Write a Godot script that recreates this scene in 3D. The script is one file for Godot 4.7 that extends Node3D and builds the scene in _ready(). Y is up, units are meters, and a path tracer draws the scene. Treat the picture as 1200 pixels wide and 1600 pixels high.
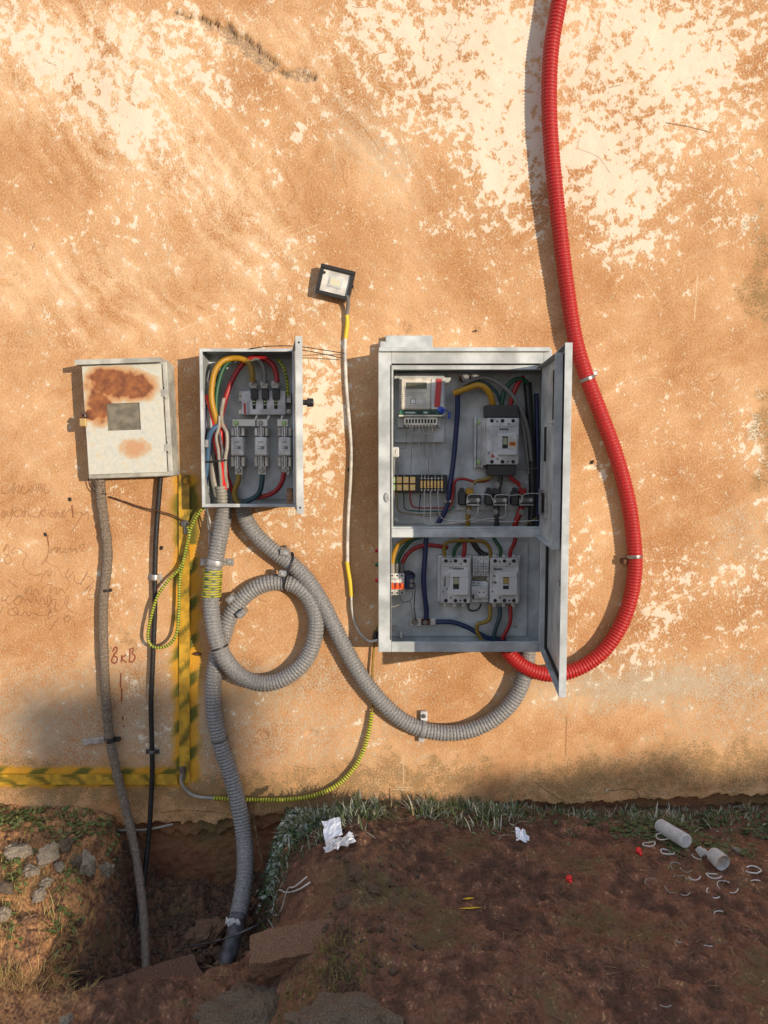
extends Node3D

# ---------------------------------------------------------------- view constants (the photograph's camera)
const F := 1205.0
const CY := 1.37
const CZ := 2.9
const PITCH := 4.5
var sp := sin(deg_to_rad(PITCH))
var cp := cos(deg_to_rad(PITCH))
var rng := RandomNumberGenerator.new()
var base := {}
var M := {}
var mutex := Mutex.new()

# a photo position turned into a point of the plane z metres in front of the wall
func W(px: float, py: float, z: float) -> Vector3:
	var u := (px - 600.0) / F
	var v := (800.0 - py) / F
	var d := Vector3(u, v * cp - sp, -v * sp - cp)
	return Vector3(0, CY, CZ) + d * ((z - CZ) / d.z)

# ... or of the level plane at height y
func G(px: float, py: float, y: float) -> Vector3:
	var u := (px - 600.0) / F
	var v := (800.0 - py) / F
	var d := Vector3(u, v * cp - sp, -v * sp - cp)
	return Vector3(0, CY, CZ) + d * ((y - CY) / d.y)

func inv(p: Vector3) -> Vector2:
	var d := p - Vector3(0, CY, CZ)
	var f := -d.y * sp - d.z * cp
	return Vector2(600.0 + F * d.x / f, 800.0 - F * (d.y * cp - d.z * sp) / f)

func ps(n: float, z: float) -> float:
	return n * (CZ - z) / F

# ---------------------------------------------------------------- mesh builder
class MB:
	var v := PackedVector3Array()
	var n := PackedVector3Array()
	var c := PackedColorArray()
	var t := PackedVector2Array()
	var i := PackedInt32Array()
	var tint := Color(1, 1, 1)
	var use_c := false
	var use_t := false

	func vert(p: Vector3, nn: Vector3, uv := Vector2.ZERO) -> int:
		v.append(p)
		n.append(nn)
		c.append(tint)
		t.append(uv)
		return v.size() - 1

	func tri(a: Vector3, b: Vector3, d: Vector3) -> void:
		var nn := (b - a).cross(d - a).normalized()
		var k := vert(a, nn)
		vert(b, nn)
		vert(d, nn)
		i.append_array([k, k + 2, k + 1])

	func quad(a: Vector3, b: Vector3, d: Vector3, e: Vector3) -> void:
		var nn := (b - a).cross(e - a).normalized()
		var k := vert(a, nn, Vector2(0, 1))
		vert(b, nn, Vector2(1, 1))
		vert(d, nn, Vector2(1, 0))
		vert(e, nn, Vector2(0, 0))
		i.append_array([k, k + 2, k + 1, k, k + 3, k + 2])

	# box with chamfered edges; b: basis that turns it
	func box(ce: Vector3, size: Vector3, bev := 0.0, b := Basis()) -> void:
		var h := size * 0.5
		var e: float = minf(bev, minf(h.x, minf(h.y, h.z)) * 0.9)
		for ax in 3:
			var ux := (ax + 1) % 3
			var uy := (ax + 2) % 3
			for s in [-1.0, 1.0]:
				var q: Array[Vector3] = []
				for k in [[-1, -1], [1, -1], [1, 1], [-1, 1]]:
					var p := Vector3.ZERO
					p[ax] = h[ax] * s
					p[ux] = (h[ux] - e) * k[0]
					p[uy] = (h[uy] - e) * k[1]
					q.append(ce + b * p)
				if s > 0:
					quad(q[0], q[1], q[2], q[3])
				else:
					quad(q[1], q[0], q[3], q[2])
		if e <= 0.0:
			return
		for ax in 3:
			var ux := (ax + 1) % 3
			var uy := (ax + 2) % 3
			for sx in [-1.0, 1.0]:
				for sy in [-1.0, 1.0]:
					var q: Array[Vector3] = []
					for k in [[-1, 0], [1, 0], [1, 1], [-1, 1]]:
						var p := Vector3.ZERO
						p[ax] = (h[ax] - e) * k[0]
						p[ux] = (h[ux] - (e if k[1] == 1 else 0.0)) * sx
						p[uy] = (h[uy] - (0.0 if k[1] == 1 else e)) * sy
						q.append(ce + b * p)
					if sx * sy > 0:
						quad(q[0], q[1], q[2], q[3])
					else:
						quad(q[1], q[0], q[3], q[2])
		for sx in [-1.0, 1.0]:
			for sy in [-1.0, 1.0]:
				for sz in [-1.0, 1.0]:
					var s3 := Vector3(sx, sy, sz)
					var p0 := ce + b * (Vector3(h.x, h.y - e, h.z - e) * s3)
					var p1 := ce + b * (Vector3(h.x - e, h.y, h.z - e) * s3)
					var p2 := ce + b * (Vector3(h.x - e, h.y - e, h.z) * s3)
					if sx * sy * sz > 0:
						tri(p0, p1, p2)
					else:
						tri(p0, p2, p1)

	# box between two corners
	func bb(a: Vector3, d: Vector3, bev := 0.0) -> void:
		box((a + d) * 0.5, (d - a).abs(), bev)

	# tube along points; rad per point (one number = everywhere); tints per point
	func tube(p: PackedVector3Array, rad: PackedFloat32Array, segs := 10, caps := true, tints := PackedColorArray()) -> void:
		var m := p.size()
		var tan := (p[1] - p[0]).normalized()
		var nn := tan.cross(Vector3(0.13, 0.21, 0.97)).normalized()
		if nn.length() < 0.5:
			nn = tan.cross(Vector3.UP).normalized()
		var first := v.size()
		var s := 0.0
		var axis: Vector3
		for a in m:
			var tg := (p[mini(a + 1, m - 1)] - p[maxi(a - 1, 0)]).normalized()
			nn = (nn - tg * nn.dot(tg)).normalized()
			axis = tg.cross(nn)
			if a > 0:
				s += p[a].distance_to(p[a - 1])
			var r := rad[mini(a, rad.size() - 1)]
			var r0 := rad[clampi(a - 1, 0, rad.size() - 1)]
			var r1 := rad[clampi(a + 1, 0, rad.size() - 1)]
			var dl := maxf(p[mini(a + 1, m - 1)].distance_to(p[maxi(a - 1, 0)]), 1e-6)
			var slope := (r1 - r0) / dl
			if tints.size():
				tint = tints[a]
			for k in segs + 1:
				var an := TAU * k / segs
				var o := nn * cos(an) + axis * sin(an)
				vert(p[a] + o * r, (o - tg * slope).normalized(), Vector2(float(k) / segs, s))
		var w := segs + 1
		for a in m - 1:
			for k in segs:
				var q := first + a * w + k
				i.append_array([q, q + w + 1, q + 1, q, q + w, q + w + 1])
		if caps:
			for e in [0, m - 1]:
				var tg := (p[1] - p[0]).normalized() * -1.0 if e == 0 else (p[m - 1] - p[m - 2]).normalized()
				var k0 := vert(p[e], tg)
				for k in w:
					vert(v[first + e * w + k], tg)
				for k in segs:
					if e == 0:
						i.append_array([k0, k0 + 1 + k, k0 + 2 + k])
					else:
						i.append_array([k0, k0 + 2 + k, k0 + 1 + k])

	func cyl(a: Vector3, d: Vector3, r: float, segs := 12, bev := 0.0) -> void:
		if bev > 0.0:
			var u := (d - a).normalized()
			tube(PackedVector3Array([a, a + u * 1e-4, d - u * bev, d - u * bev * 0.3, d]), PackedFloat32Array([r, r, r, r - bev * 0.4, r - bev]), segs)
		else:
			tube(PackedVector3Array([a, d]), PackedFloat32Array([r]), segs)

	# open pipe with a wall thickness; r0 at a, r1 at d
	func pipe(a: Vector3, d: Vector3, r0: float, r1: float, th: float, segs := 28) -> void:
		tube(PackedVector3Array([a, d]), PackedFloat32Array([r0, r1]), segs, false)
		var k0 := v.size()
		var i0 := i.size()
		tube(PackedVector3Array([a, d]), PackedFloat32Array([r0 - th, r1 - th]), segs, false)
		for k in range(k0, v.size()): n[k] = -n[k]
		for k in range(i0, i.size(), 3):
			var x := i[k + 1]
			i[k + 1] = i[k + 2]
			i[k + 2] = x
		var w := segs + 1
		var o0 := k0 - 2 * w
		var dir := (d - a).normalized()
		for k in segs:
			for e in [[0, -1.0], [w, 1.0]]:
				var p := [v[o0 + e[0] + k], v[o0 + e[0] + k + 1], v[k0 + e[0] + k + 1], v[k0 + e[0] + k]]
				if e[1] > 0: quad(p[0], p[1], p[2], p[3])
				else: quad(p[1], p[0], p[3], p[2])

	# hexagon bolt head
	func hexa(a: Vector3, d: Vector3, r: float) -> void:
		tube(PackedVector3Array([a, d]), PackedFloat32Array([r]), 6)

	# flat outline (counter-clockwise, seen from +z) with thickness
	func slab(o: PackedVector2Array, z0: float, z1: float) -> void:
		var f := Geometry2D.triangulate_polygon(o)
		for k in range(0, f.size(), 3):
			var a := o[f[k]]
			var b := o[f[k + 1]]
			var d := o[f[k + 2]]
			if (b - a).cross(d - a) < 0:
				var x := b
				b = d
				d = x
			tri(Vector3(a.x, a.y, z1), Vector3(b.x, b.y, z1), Vector3(d.x, d.y, z1))
			tri(Vector3(a.x, a.y, z0), Vector3(d.x, d.y, z0), Vector3(b.x, b.y, z0))
		for k in o.size():
			var a := o[k]
			var b := o[(k + 1) % o.size()]
			quad(Vector3(a.x, a.y, z0), Vector3(b.x, b.y, z0), Vector3(b.x, b.y, z1), Vector3(a.x, a.y, z1))

	# lump: a subdivided ball pushed about by noise and flattened
	func lump(ce: Vector3, size: Vector3, seed_: int, rough := 0.35, rings := 6, b := Basis(), facet := true) -> void:
		var fn := FastNoiseLite.new()
		fn.seed = seed_
		fn.frequency = 1.0
		fn.fractal_octaves = 5 if rings > 12 else 3
		fn.fractal_gain = 0.6 if rings > 12 else 0.5
		var segs := rings * 2
		var g: Array[Vector3] = []
		for a in rings + 1:
			for k in segs:
				var th := PI * a / rings
				var ph := TAU * k / segs
				var d := Vector3(sin(th) * cos(ph), cos(th), sin(th) * sin(ph))
				var q := d * (1.0 + rough * fn.get_noise_3dv(d * 1.1) * 1.6)
				g.append(ce + b * (q * size * 0.5))
		for a in rings:
			for k in segs:
				var p0 := g[a * segs + k]
				var p1 := g[a * segs + (k + 1) % segs]
				var p2 := g[(a + 1) * segs + (k + 1) % segs]
				var p3 := g[(a + 1) * segs + k]
				if facet:
					if a > 0: tri(p0, p1, p2)
					if a < rings - 1: tri(p0, p2, p3)
				else:
					for tr in [[p0, p1, p2], [p0, p2, p3]]:
						var k0 := v.size()
						for q in tr:
							vert(q, (b * ((b.inverse() * (q - ce)) / (size * size))).normalized())
						i.append_array([k0, k0 + 2, k0 + 1])

	func mesh(origin: Vector3) -> ArrayMesh:
		var a := []
		a.resize(Mesh.ARRAY_MAX)
		var w := PackedVector3Array()
		w.resize(v.size())
		for k in v.size():
			w[k] = v[k] - origin
		a[Mesh.ARRAY_VERTEX] = w
		a[Mesh.ARRAY_NORMAL] = n
		if use_c: a[Mesh.ARRAY_COLOR] = c
		if use_t:
			a[Mesh.ARRAY_TEX_UV] = t
		a[Mesh.ARRAY_INDEX] = i
		var m := ArrayMesh.new()
		m.add_surface_from_arrays(Mesh.PRIMITIVE_TRIANGLES, a)
		return m

# ---------------------------------------------------------------- naming and placing
var used := {}
func numbered(called: String) -> String:
	var k: int = used.get(called, 0)
	used[called] = k + 1
	return called if k == 0 else "%s_%03d" % [called, k]

func tag(o: Node3D, label: String, category: String, group := "") -> Node3D:
	o.set_meta("label", label)
	o.set_meta("category", category)
	if group: o.set_meta("group", group)
	return o

func thing(called: String, label: String, category: String, at: Vector3, group := "") -> Node3D:
	var o := Node3D.new()
	o.name = numbered(called)
	o.position = at
	add_child(o)
	base[o] = at
	return tag(o, label, category, group)

func obj(called: String, mb: MB, m: Material, parent: Node3D, label := "") -> MeshInstance3D:
	var o := MeshInstance3D.new()
	o.name = called
	var org: Vector3 = base.get(parent, Vector3.ZERO)
	o.mesh = mb.mesh(org)
	o.material_override = m
	parent.add_child(o, true)
	base[o] = org
	if label: o.set_meta("label", label)
	return o

# a thing of one mesh
func solo(called: String, label: String, category: String, mb: MB, m: Material, group := "") -> MeshInstance3D:
	var o := MeshInstance3D.new()
	o.name = numbered(called)
	var lo := mb.v[0]
	var hi := mb.v[0]
	for p in mb.v:
		lo = lo.min(p)
		hi = hi.max(p)
	var org := Vector3((lo.x + hi.x) * 0.5, lo.y, (lo.z + hi.z) * 0.5)
	o.mesh = mb.mesh(org)
	o.material_override = m
	o.position = org
	add_child(o)
	base[o] = org
	tag(o, label, category, group)
	return o

func dup(o: Node3D, called: String, label: String, move: Vector3, turn := 0.0) -> Node3D:
	var r: Node3D = o.duplicate()
	r.name = numbered(called)
	add_child(r)
	r.position = o.position + move
	r.rotation.z += turn
	r.set_meta("label", label)
	base[r] = r.position
	return r

# ---------------------------------------------------------------- curves
func path(pts: Array, step := 0.008) -> PackedVector3Array:
	var w: Array[Vector3] = []
	for p in pts: w.append(W(p[0], p[1], p[2]))
	return smooth(w, step)

func smooth(w: Array[Vector3], step := 0.008) -> PackedVector3Array:
	var cv := Curve3D.new()
	cv.bake_interval = step
	for k in w.size():
		var a := w[maxi(k - 1, 0)]
		var b := w[mini(k + 1, w.size() - 1)]
		var tg := (b - a).normalized()
		var l0 := w[k].distance_to(w[maxi(k - 1, 0)]) / 3.0
		var l1 := w[k].distance_to(w[mini(k + 1, w.size() - 1)]) / 3.0
		cv.add_point(w[k], -tg * l0, tg * l1)
	return cv.get_baked_points()

func one(r: float) -> PackedFloat32Array:
	return PackedFloat32Array([r])

# corrugated pipe along a path: rounded ribs with narrow grooves
func ribbed(mb: MB, p: PackedVector3Array, r: float, depth: float, pitch: float, segs := 20) -> void:
	var rad := PackedFloat32Array()
	var s := 0.0
	for k in p.size():
		if k: s += p[k].distance_to(p[k - 1])
		var w := 0.5 + 0.5 * cos(TAU * s / pitch)
		rad.append(r - depth * pow(w, 1.6))
	mb.tube(p, rad, segs)

# ---------------------------------------------------------------- materials
var grain_tex := {}
func grain(kind: String) -> Texture2D:
	if grain_tex.has(kind): return grain_tex[kind]
	var fn := FastNoiseLite.new()
	fn.seed = hash(kind) % 1000
	fn.noise_type = FastNoiseLite.TYPE_SIMPLEX
	fn.fractal_type = FastNoiseLite.FRACTAL_FBM
	fn.fractal_octaves = 6
	var lo := 0.8
	match kind:
		"metal": fn.frequency = 0.006; lo = 0.80
		"cloth": fn.frequency = 0.05; lo = 0.7
		"dirty": fn.frequency = 0.012; lo = 0.45
		"soil": fn.frequency = 0.07; lo = 0.62
		"bark": fn.frequency = 0.04; lo = 0.62
		"stone": fn.frequency = 0.06; lo = 0.62
	var im := fn.get_seamless_image(512, 512)
	im.convert(Image.FORMAT_RGB8)
	var d := im.get_data()
	for k in d.size():
		d[k] = int(255.0 * (lo + (1.0 - lo) * clampf((d[k] / 255.0 - 0.22) * 1.8, 0.0, 1.0)))
	var tx := ImageTexture.create_from_image(Image.create_from_data(512, 512, false, Image.FORMAT_RGB8, d))
	grain_tex[kind] = tx
	return tx

func mat(called: String, col: Color, rough := 0.6, metal := 0.0, gr := "", scale := 3.0, vcol := false) -> StandardMaterial3D:
	if M.has(called): return M[called]
	var m := StandardMaterial3D.new()
	m.resource_name = called
	m.albedo_color = col.linear_to_srgb()
	m.roughness = rough
	m.metallic = metal
	m.vertex_color_use_as_albedo = vcol
	if gr:
		m.albedo_texture = grain(gr)
		m.uv1_triplanar = true
		m.uv1_world_triplanar = true
		m.uv1_scale = Vector3.ONE * scale
	M[called] = m
	return m

func materials() -> void:
	mat("paint", Color(0.54, 0.59, 0.60), 0.45, 0.0, "metal", 2.0)
	mat("paint_inside", Color(0.54, 0.59, 0.60), 0.45, 0.0, "metal", 2.0)
	mat("paint_old", Color(0.48, 0.49, 0.44), 0.55, 0.0, "metal", 3.0)
	mat("paint_door", Color(0.54, 0.59, 0.60), 0.45, 0.0, "metal", 2.0)
	mat("seal", Color(0.012, 0.012, 0.012), 0.8)
	mat("black", Color(0.014, 0.014, 0.015), 0.45)
	mat("near_black", Color(0.02, 0.02, 0.022), 0.8, 0.0, "dirty", 6.0)
	mat("cap", Color(0.03, 0.03, 0.032), 0.5)
	mat("white", Color(0.72, 0.72, 0.68), 0.45, 0.0, "metal", 4.0)
	mat("device", Color(0.60, 0.62, 0.62), 0.4, 0.0, "metal", 4.0)
	mat("device_panel", Color(0.54, 0.56, 0.57), 0.4)
	mat("cream", Color(0.70, 0.66, 0.55), 0.45, 0.0, "metal", 4.0)
	mat("display", Color(0.075, 0.075, 0.045), 0.25)
	mat("glass_dark", Color(0.10, 0.095, 0.07), 0.15, 0.0, "dirty", 6.0)
	mat("red_tape", Color(0.42, 0.018, 0.02), 0.4)
	mat("pcb", Color(0.02, 0.13, 0.09), 0.5)
	mat("brass", Color(0.72, 0.50, 0.20), 0.38, 0.75)
	mat("steel", Color(0.24, 0.24, 0.235), 0.36, 0.85)
	mat("zinc", Color(0.55, 0.56, 0.56), 0.45, 0.7, "metal", 8.0)
	mat("tin", Color(0.52, 0.52, 0.50), 0.4, 0.6)
	mat("copper_green", Color(0.35, 0.50, 0.22), 0.5, 0.3)
	mat("blue", Color(0.010, 0.022, 0.080), 0.45)
	mat("blue_light", Color(0.055, 0.14, 0.26), 0.5, 0.0, "cloth", 8.0)
	mat("blue_seal", Color(0.02, 0.06, 0.40), 0.4)
	mat("yellow", Color(0.56, 0.30, 0.015), 0.45, 0.0, "cloth", 8.0)
	mat("yellow_dull", Color(0.34, 0.22, 0.03), 0.5, 0.0, "cloth", 8.0)
	mat("orange", Color(0.70, 0.10, 0.02), 0.4)
	mat("green", Color(0.015, 0.10, 0.045), 0.5, 0.0, "cloth", 8.0)
	mat("teal", Color(0.015, 0.05, 0.06), 0.5)
	mat("red", Color(0.40, 0.014, 0.014), 0.42, 0.0, "cloth", 8.0)
	mat("red_bright", Color(0.62, 0.012, 0.012), 0.4)
	mat("grey_cable", Color(0.16, 0.16, 0.15), 0.5)
	mat("grey_light", Color(0.33, 0.31, 0.26), 0.5, 0.0, "metal", 5.0)
	mat("wire", Color(0.42, 0.42, 0.40), 0.45)
	mat("red_pipe", Color(0.56, 0.020, 0.018), 0.48, 0.0, "stone", 5.0)
	mat("conduit", Color(0.33, 0.33, 0.325), 0.48, 0.0, "stone", 4.0)
	mat("sleeve", Color(0.12, 0.12, 0.13), 0.5, 0.0, "dirty", 4.0)
	mat("old_cable", Color(0.25, 0.20, 0.15), 0.9, 0.0, "bark", 5.0)
	mat("tar_cable", Color(0.017, 0.017, 0.018), 0.6, 0.0, "dirty", 7.0)
	mat("white_cable", Color(0.62, 0.60, 0.54), 0.5, 0.0, "metal", 6.0)
	mat("yellow_tape", Color(0.62, 0.45, 0.02), 0.5)
	mat("striped", Color(1, 1, 1), 0.5, 0.0, "", 1.0, true)
	mat("pipe_white", Color(0.60, 0.60, 0.58), 0.5, 0.0, "metal", 6.0)
	mat("rusty", Color(0.16, 0.065, 0.03), 0.8, 0.1, "dirty", 6.0)
	mat("wood", Color(0.33, 0.19, 0.09), 0.8, 0.0, "dirty", 4.0)
	mat("bar_yellow", Color(0.60, 0.33, 0.012), 0.5, 0.0, "dirty", 3.0)
	mat("stone", Color(0.36, 0.30, 0.22), 0.9, 0.0, "stone", 5.0)
	mat("stone_brown", Color(0.175, 0.13, 0.085), 0.9, 0.0, "stone", 5.0)
	mat("brick", Color(0.25, 0.14, 0.078), 0.95, 0.0, "soil", 4.0)
	mat("slab", Color(0.22, 0.125, 0.080), 0.95, 0.0, "soil", 3.0)
	mat("clod", Color(0.155, 0.098, 0.060), 0.95, 0.0, "soil", 6.0)
	mat("paper", Color(0.72, 0.76, 0.82), 0.6)
	mat("foil", Color(0.62, 0.63, 0.66), 0.35, 0.25)
	mat("plug_red", Color(0.75, 0.02, 0.02), 0.4)
	mat("straw", Color(1, 1, 1), 0.8, 0.0, "", 1.0, true)
	mat("plaster", Color(0.55, 0.50, 0.42), 0.9, 0.0, "stone", 5.0)
	mat("added_shade_hedge", Color(0.05, 0.08, 0.025), 0.8)
	mat("led_red", Color(0.45, 0.01, 0.02), 0.25)
	mat("led_green", Color(0.01, 0.12, 0.05), 0.25)
	mat("sticker_orange", Color(0.62, 0.22, 0.04), 0.5)
	mat("ink", Color(0.012, 0.012, 0.016), 0.6)
	mat("ink_pale", Color(0.16, 0.17, 0.18), 0.6)
	mat("toggle", Color(0.30, 0.33, 0.22), 0.45)
	mat("toggle_yellow", Color(0.34, 0.26, 0.06), 0.45)

# ---------------------------------------------------------------- the scene
func _ready() -> void:
	rng.seed = 77
	var cam := Camera3D.new()
	cam.name = "camera"
	cam.position = Vector3(0, CY, CZ)
	cam.rotation_degrees = Vector3(-PITCH, 0, 0)
	cam.fov = rad_to_deg(2.0 * atan(800.0 / F))
	cam.near = 0.05
	cam.far = 200.0
	add_child(cam)
	var env := Environment.new()
	env.background_mode = Environment.BG_SKY
	var sm := ProceduralSkyMaterial.new()
	sm.sky_top_color = Color(0.56, 0.61, 0.70)
	sm.sky_horizon_color = Color(0.84, 0.80, 0.74)
	sm.sky_curve = 0.16
	sm.ground_bottom_color = Color(0.24, 0.19, 0.15)
	sm.ground_horizon_color = Color(0.50, 0.46, 0.40)
	sm.sky_energy_multiplier = 1.15
	env.sky = Sky.new()
	env.sky.sky_material = sm
	env.tonemap_mode = Environment.TONE_MAPPER_LINEAR
	env.tonemap_exposure = 1.42
	env.sdfgi_enabled = true
	env.ssao_enabled = true
	env.ssil_enabled = true
	var we := WorldEnvironment.new()
	we.name = "air"
	we.environment = env
	add_child(we)
	var sun := DirectionalLight3D.new()
	sun.name = "sun"
	sun.light_color = Color(1.0, 0.92, 0.82)
	sun.light_energy = 1.05
	sun.light_angular_distance = 0.5
	sun.shadow_enabled = true
	add_child(sun)
	sun.look_at_from_position(Vector3.ZERO, Vector3(-0.776, -0.135, -1.0))
	materials()
	build_wall()
	build_ground()
	build_shade_casters()
	meter_box()
	fuse_box()
	fuse_box_inside()
	cabinet()
	cabinet_inside()
	cabinet_lower()
	conduits()
	cables_outside()
	floodlight()
	litter()
	greenery()

# ---------------------------------------------------------------- house wall
const WX := 2.05      # texture covers x -WX..WX and y WY0..WY1
const WY0 := -0.75
const WY1 := 3.35
const TS := 2048
const LS := 256

func blob(p: Vector2, e: Array) -> float:
	var d := p - Vector2(e[0], e[1])
	d = d.rotated(-deg_to_rad(e[4]))
	var q = (d.x / e[2]) * (d.x / e[2]) + (d.y / e[3]) * (d.y / e[3])
	return e[5] * exp(-q * 0.9)

# lower edge of the plaster, as a height at x
var edge_noise := FastNoiseLite.new()
func edge_y(x: float) -> float:
	var b := -0.072
	var k := inv(Vector3(x, 0, 0)).x
	if k < 340: b = -0.075
	elif k < 600: b = lerpf(-0.06, -0.008, (k - 340) / 260.0)
	else: b = lerpf(-0.008, 0.034, clampf((k - 600) / 600.0, 0, 1))
	return b + 0.020 * edge_noise.get_noise_1d(x * 5.0) + 0.016 * edge_noise.get_noise_1d(x * 22.0 + 9.0)

func seg_d(p: Vector2, a: Vector2, b: Vector2) -> float:
	var t := clampf((p - a).dot(b - a) / (b - a).length_squared(), 0.0, 1.0)
	return p.distance_to(a + (b - a) * t)

# 0..1, where the plaster has broken away in the gouges near the top (photo positions)
var gouge_noise := FastNoiseLite.new()
func gouge(p: Vector2) -> float:
	if p.y > 150.0 or p.x < 240.0 or p.x > 520.0: return 0.0
	var q := p + Vector2(gouge_noise.get_noise_2d(p.x * 1.7, p.y * 1.7), gouge_noise.get_noise_2d(p.x * 1.7 + 500.0, p.y * 1.7)) * 9.0
	var r := 0.0
	for s in [[272, 20, 318, 34, 4.0], [318, 34, 352, 52, 8.0], [350, 50, 395, 80, 13.0], [392, 80, 424, 101, 11.0], [436, 117, 462, 114, 7.0], [462, 116, 487, 122, 9.0]]:
		var a := Vector2(s[0], s[1])
		var b := Vector2(s[2], s[3])
		var above: bool = (b - a).cross(q - a) < 0.0
		r = maxf(r, clampf((s[4] + (0.0 if above else 2.0) - seg_d(q, a, b)) / (2.2 if above else 9.0), 0.0, 1.0))
	return r

func chip(p: Vector2) -> float:
	var r := 0.0
	for s in [[930, 731, 14, 8], [622, 513, 20, 12], [742, 516, 8, 5], [410, 1149, 10, 8], [486, 1146, 10, 6]]:
		var q := (p - Vector2(s[0], s[1])) / Vector2(s[2], s[3])
		r = maxf(r, clampf((1.0 + 0.5 * gouge_noise.get_noise_2dv(p * 4.0) - q.length()) * 3.0, 0.0, 1.0))
	return r

func wall_depth(x: float, y: float) -> float:
	var e := edge_y(x)
	var q := inv(Vector3(x, y, 0))
	var z := 0.004 * gouge_noise.get_noise_2d(x * 90.0, y * 90.0) + 0.0022 * gouge_noise.get_noise_2d(x * 420.0, y * 420.0)
	z -= 0.020 * gouge(q) * (0.8 + 0.4 * gouge_noise.get_noise_2dv(q * 2.5))
	z -= 0.008 * chip(q)
	if y < e:
		z -= 0.03 * clampf((e - y) / 0.006, 0.0, 1.0)
		var ledge := e - 0.055 - 0.03 * edge_noise.get_noise_1d(x * 9.0 + 77.0)
		if y < ledge: z -= 0.025 * clampf((ledge - y) / 0.008, 0.0, 1.0)
		z += 0.007 * gouge_noise.get_noise_2d(x * 700.0, y * 700.0)
	elif y < e + 0.07:
		z += 0.012 * gouge_noise.get_noise_2d(x * 300.0, y * 300.0) * (1.0 - (y - e) / 0.07)
	return z

var lows: Array[PackedByteArray] = []
var fine: Array[PackedByteArray] = []
var rows := {}

func low_map(list: Array, floor_: float, warp: float, seed_: int) -> PackedByteArray:
	var fn := FastNoiseLite.new()
	fn.seed = seed_
	fn.frequency = 0.012
	fn.fractal_octaves = 4
	var d := PackedByteArray()
	d.resize(LS * LS)
	for j in LS:
		var y := lerpf(WY1, WY0, (j + 0.5) / LS)
		for k in LS:
			var p := inv(Vector3(lerpf(-WX, WX, (k + 0.5) / LS), y, 0))
			p += Vector2(fn.get_noise_2dv(p), fn.get_noise_2dv(p + Vector2(900, 300))) * warp
			var s := floor_ + 0.16 * fn.get_noise_2dv(p * 1.5 + Vector2(50, 70))
			for e in list:
				if absf(p.x - e[0]) < 2.6 * maxf(e[2], e[3]) and absf(p.y - e[1]) < 2.6 * maxf(e[2], e[3]):
					s += blob(p, e)
			d[j * LS + k] = int(255.0 * clampf(s, 0.0, 1.0))
	var im := Image.create_from_data(LS, LS, false, Image.FORMAT_L8, d)
	im.resize(TS, TS, Image.INTERPOLATE_CUBIC)
	return im.get_data()

func paint_map() -> PackedByteArray:    # r: yellow paint, g: green stripes sprayed over it
	var fn := FastNoiseLite.new()
	fn.seed = 5
	fn.frequency = 0.03
	var n := 512
	var d := PackedByteArray()
	d.resize(n * n * 3)
	for j in n:
		var y := lerpf(WY1, WY0, (j + 0.5) / n)
		if y > 1.6: continue
		for k in n:
			var p := inv(Vector3(lerpf(-WX, WX, (k + 0.5) / n), y, 0))
			if p.x > 360 or p.y < 720 or p.y > 1270: continue
			var w := 5.0 * fn.get_noise_2dv(p)
			var wide := 1.0 + 0.5 * fn.get_noise_2d(p.y * 0.6, 3.0)
			var v := exp(-pow(maxf(absf(p.x - 291.0) - 9.0 + w, 0.0) / (12.0 * wide), 2.0)) * clampf((p.y - 738.0) / 10.0, 0, 1) * clampf((1226.0 - p.y) / 8.0, 0, 1)
			var h := exp(-pow(maxf(absf(p.y - 1214.0) - 9.0 + w, 0.0) / (7.0 * wide), 2.0)) * clampf((300.0 - p.x) / 12.0, 0, 1)
			var s := sin((p.y + p.x * 0.75) / 58.0 * TAU + 0.6 + 0.4 * fn.get_noise_1d(p.y)) if p.y < 1195 else sin((p.x * 0.9 + p.y * 1.2) / 62.0 * TAU + 0.3)
			if p.y < 850 and p.y > 770: s = 0.75
			d[(j * n + k) * 3] = int(255 * clampf(maxf(v, h), 0, 1))
			d[(j * n + k) * 3 + 1] = int(255 * clampf((s - 0.25) * 1.8, 0, 1) * pow(clampf(maxf(v, h), 0, 1), 1.5))
	var im := Image.create_from_data(n, n, false, Image.FORMAT_RGB8, d)
	im.resize(TS, TS, Image.INTERPOLATE_CUBIC)
	return im.get_data()

func noise_bytes(seed_: int, freq: float, oct: int, kind := FastNoiseLite.TYPE_SIMPLEX_SMOOTH, w := TS, h := TS, gain := 0.5) -> PackedByteArray:
	var fn := FastNoiseLite.new()
	fn.seed = seed_
	fn.noise_type = kind
	fn.frequency = freq
	fn.fractal_octaves = oct
	fn.fractal_gain = gain
	var im := fn.get_image(w, h, false, false, false)
	im.convert(Image.FORMAT_L8)
	return im.get_data()

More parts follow.
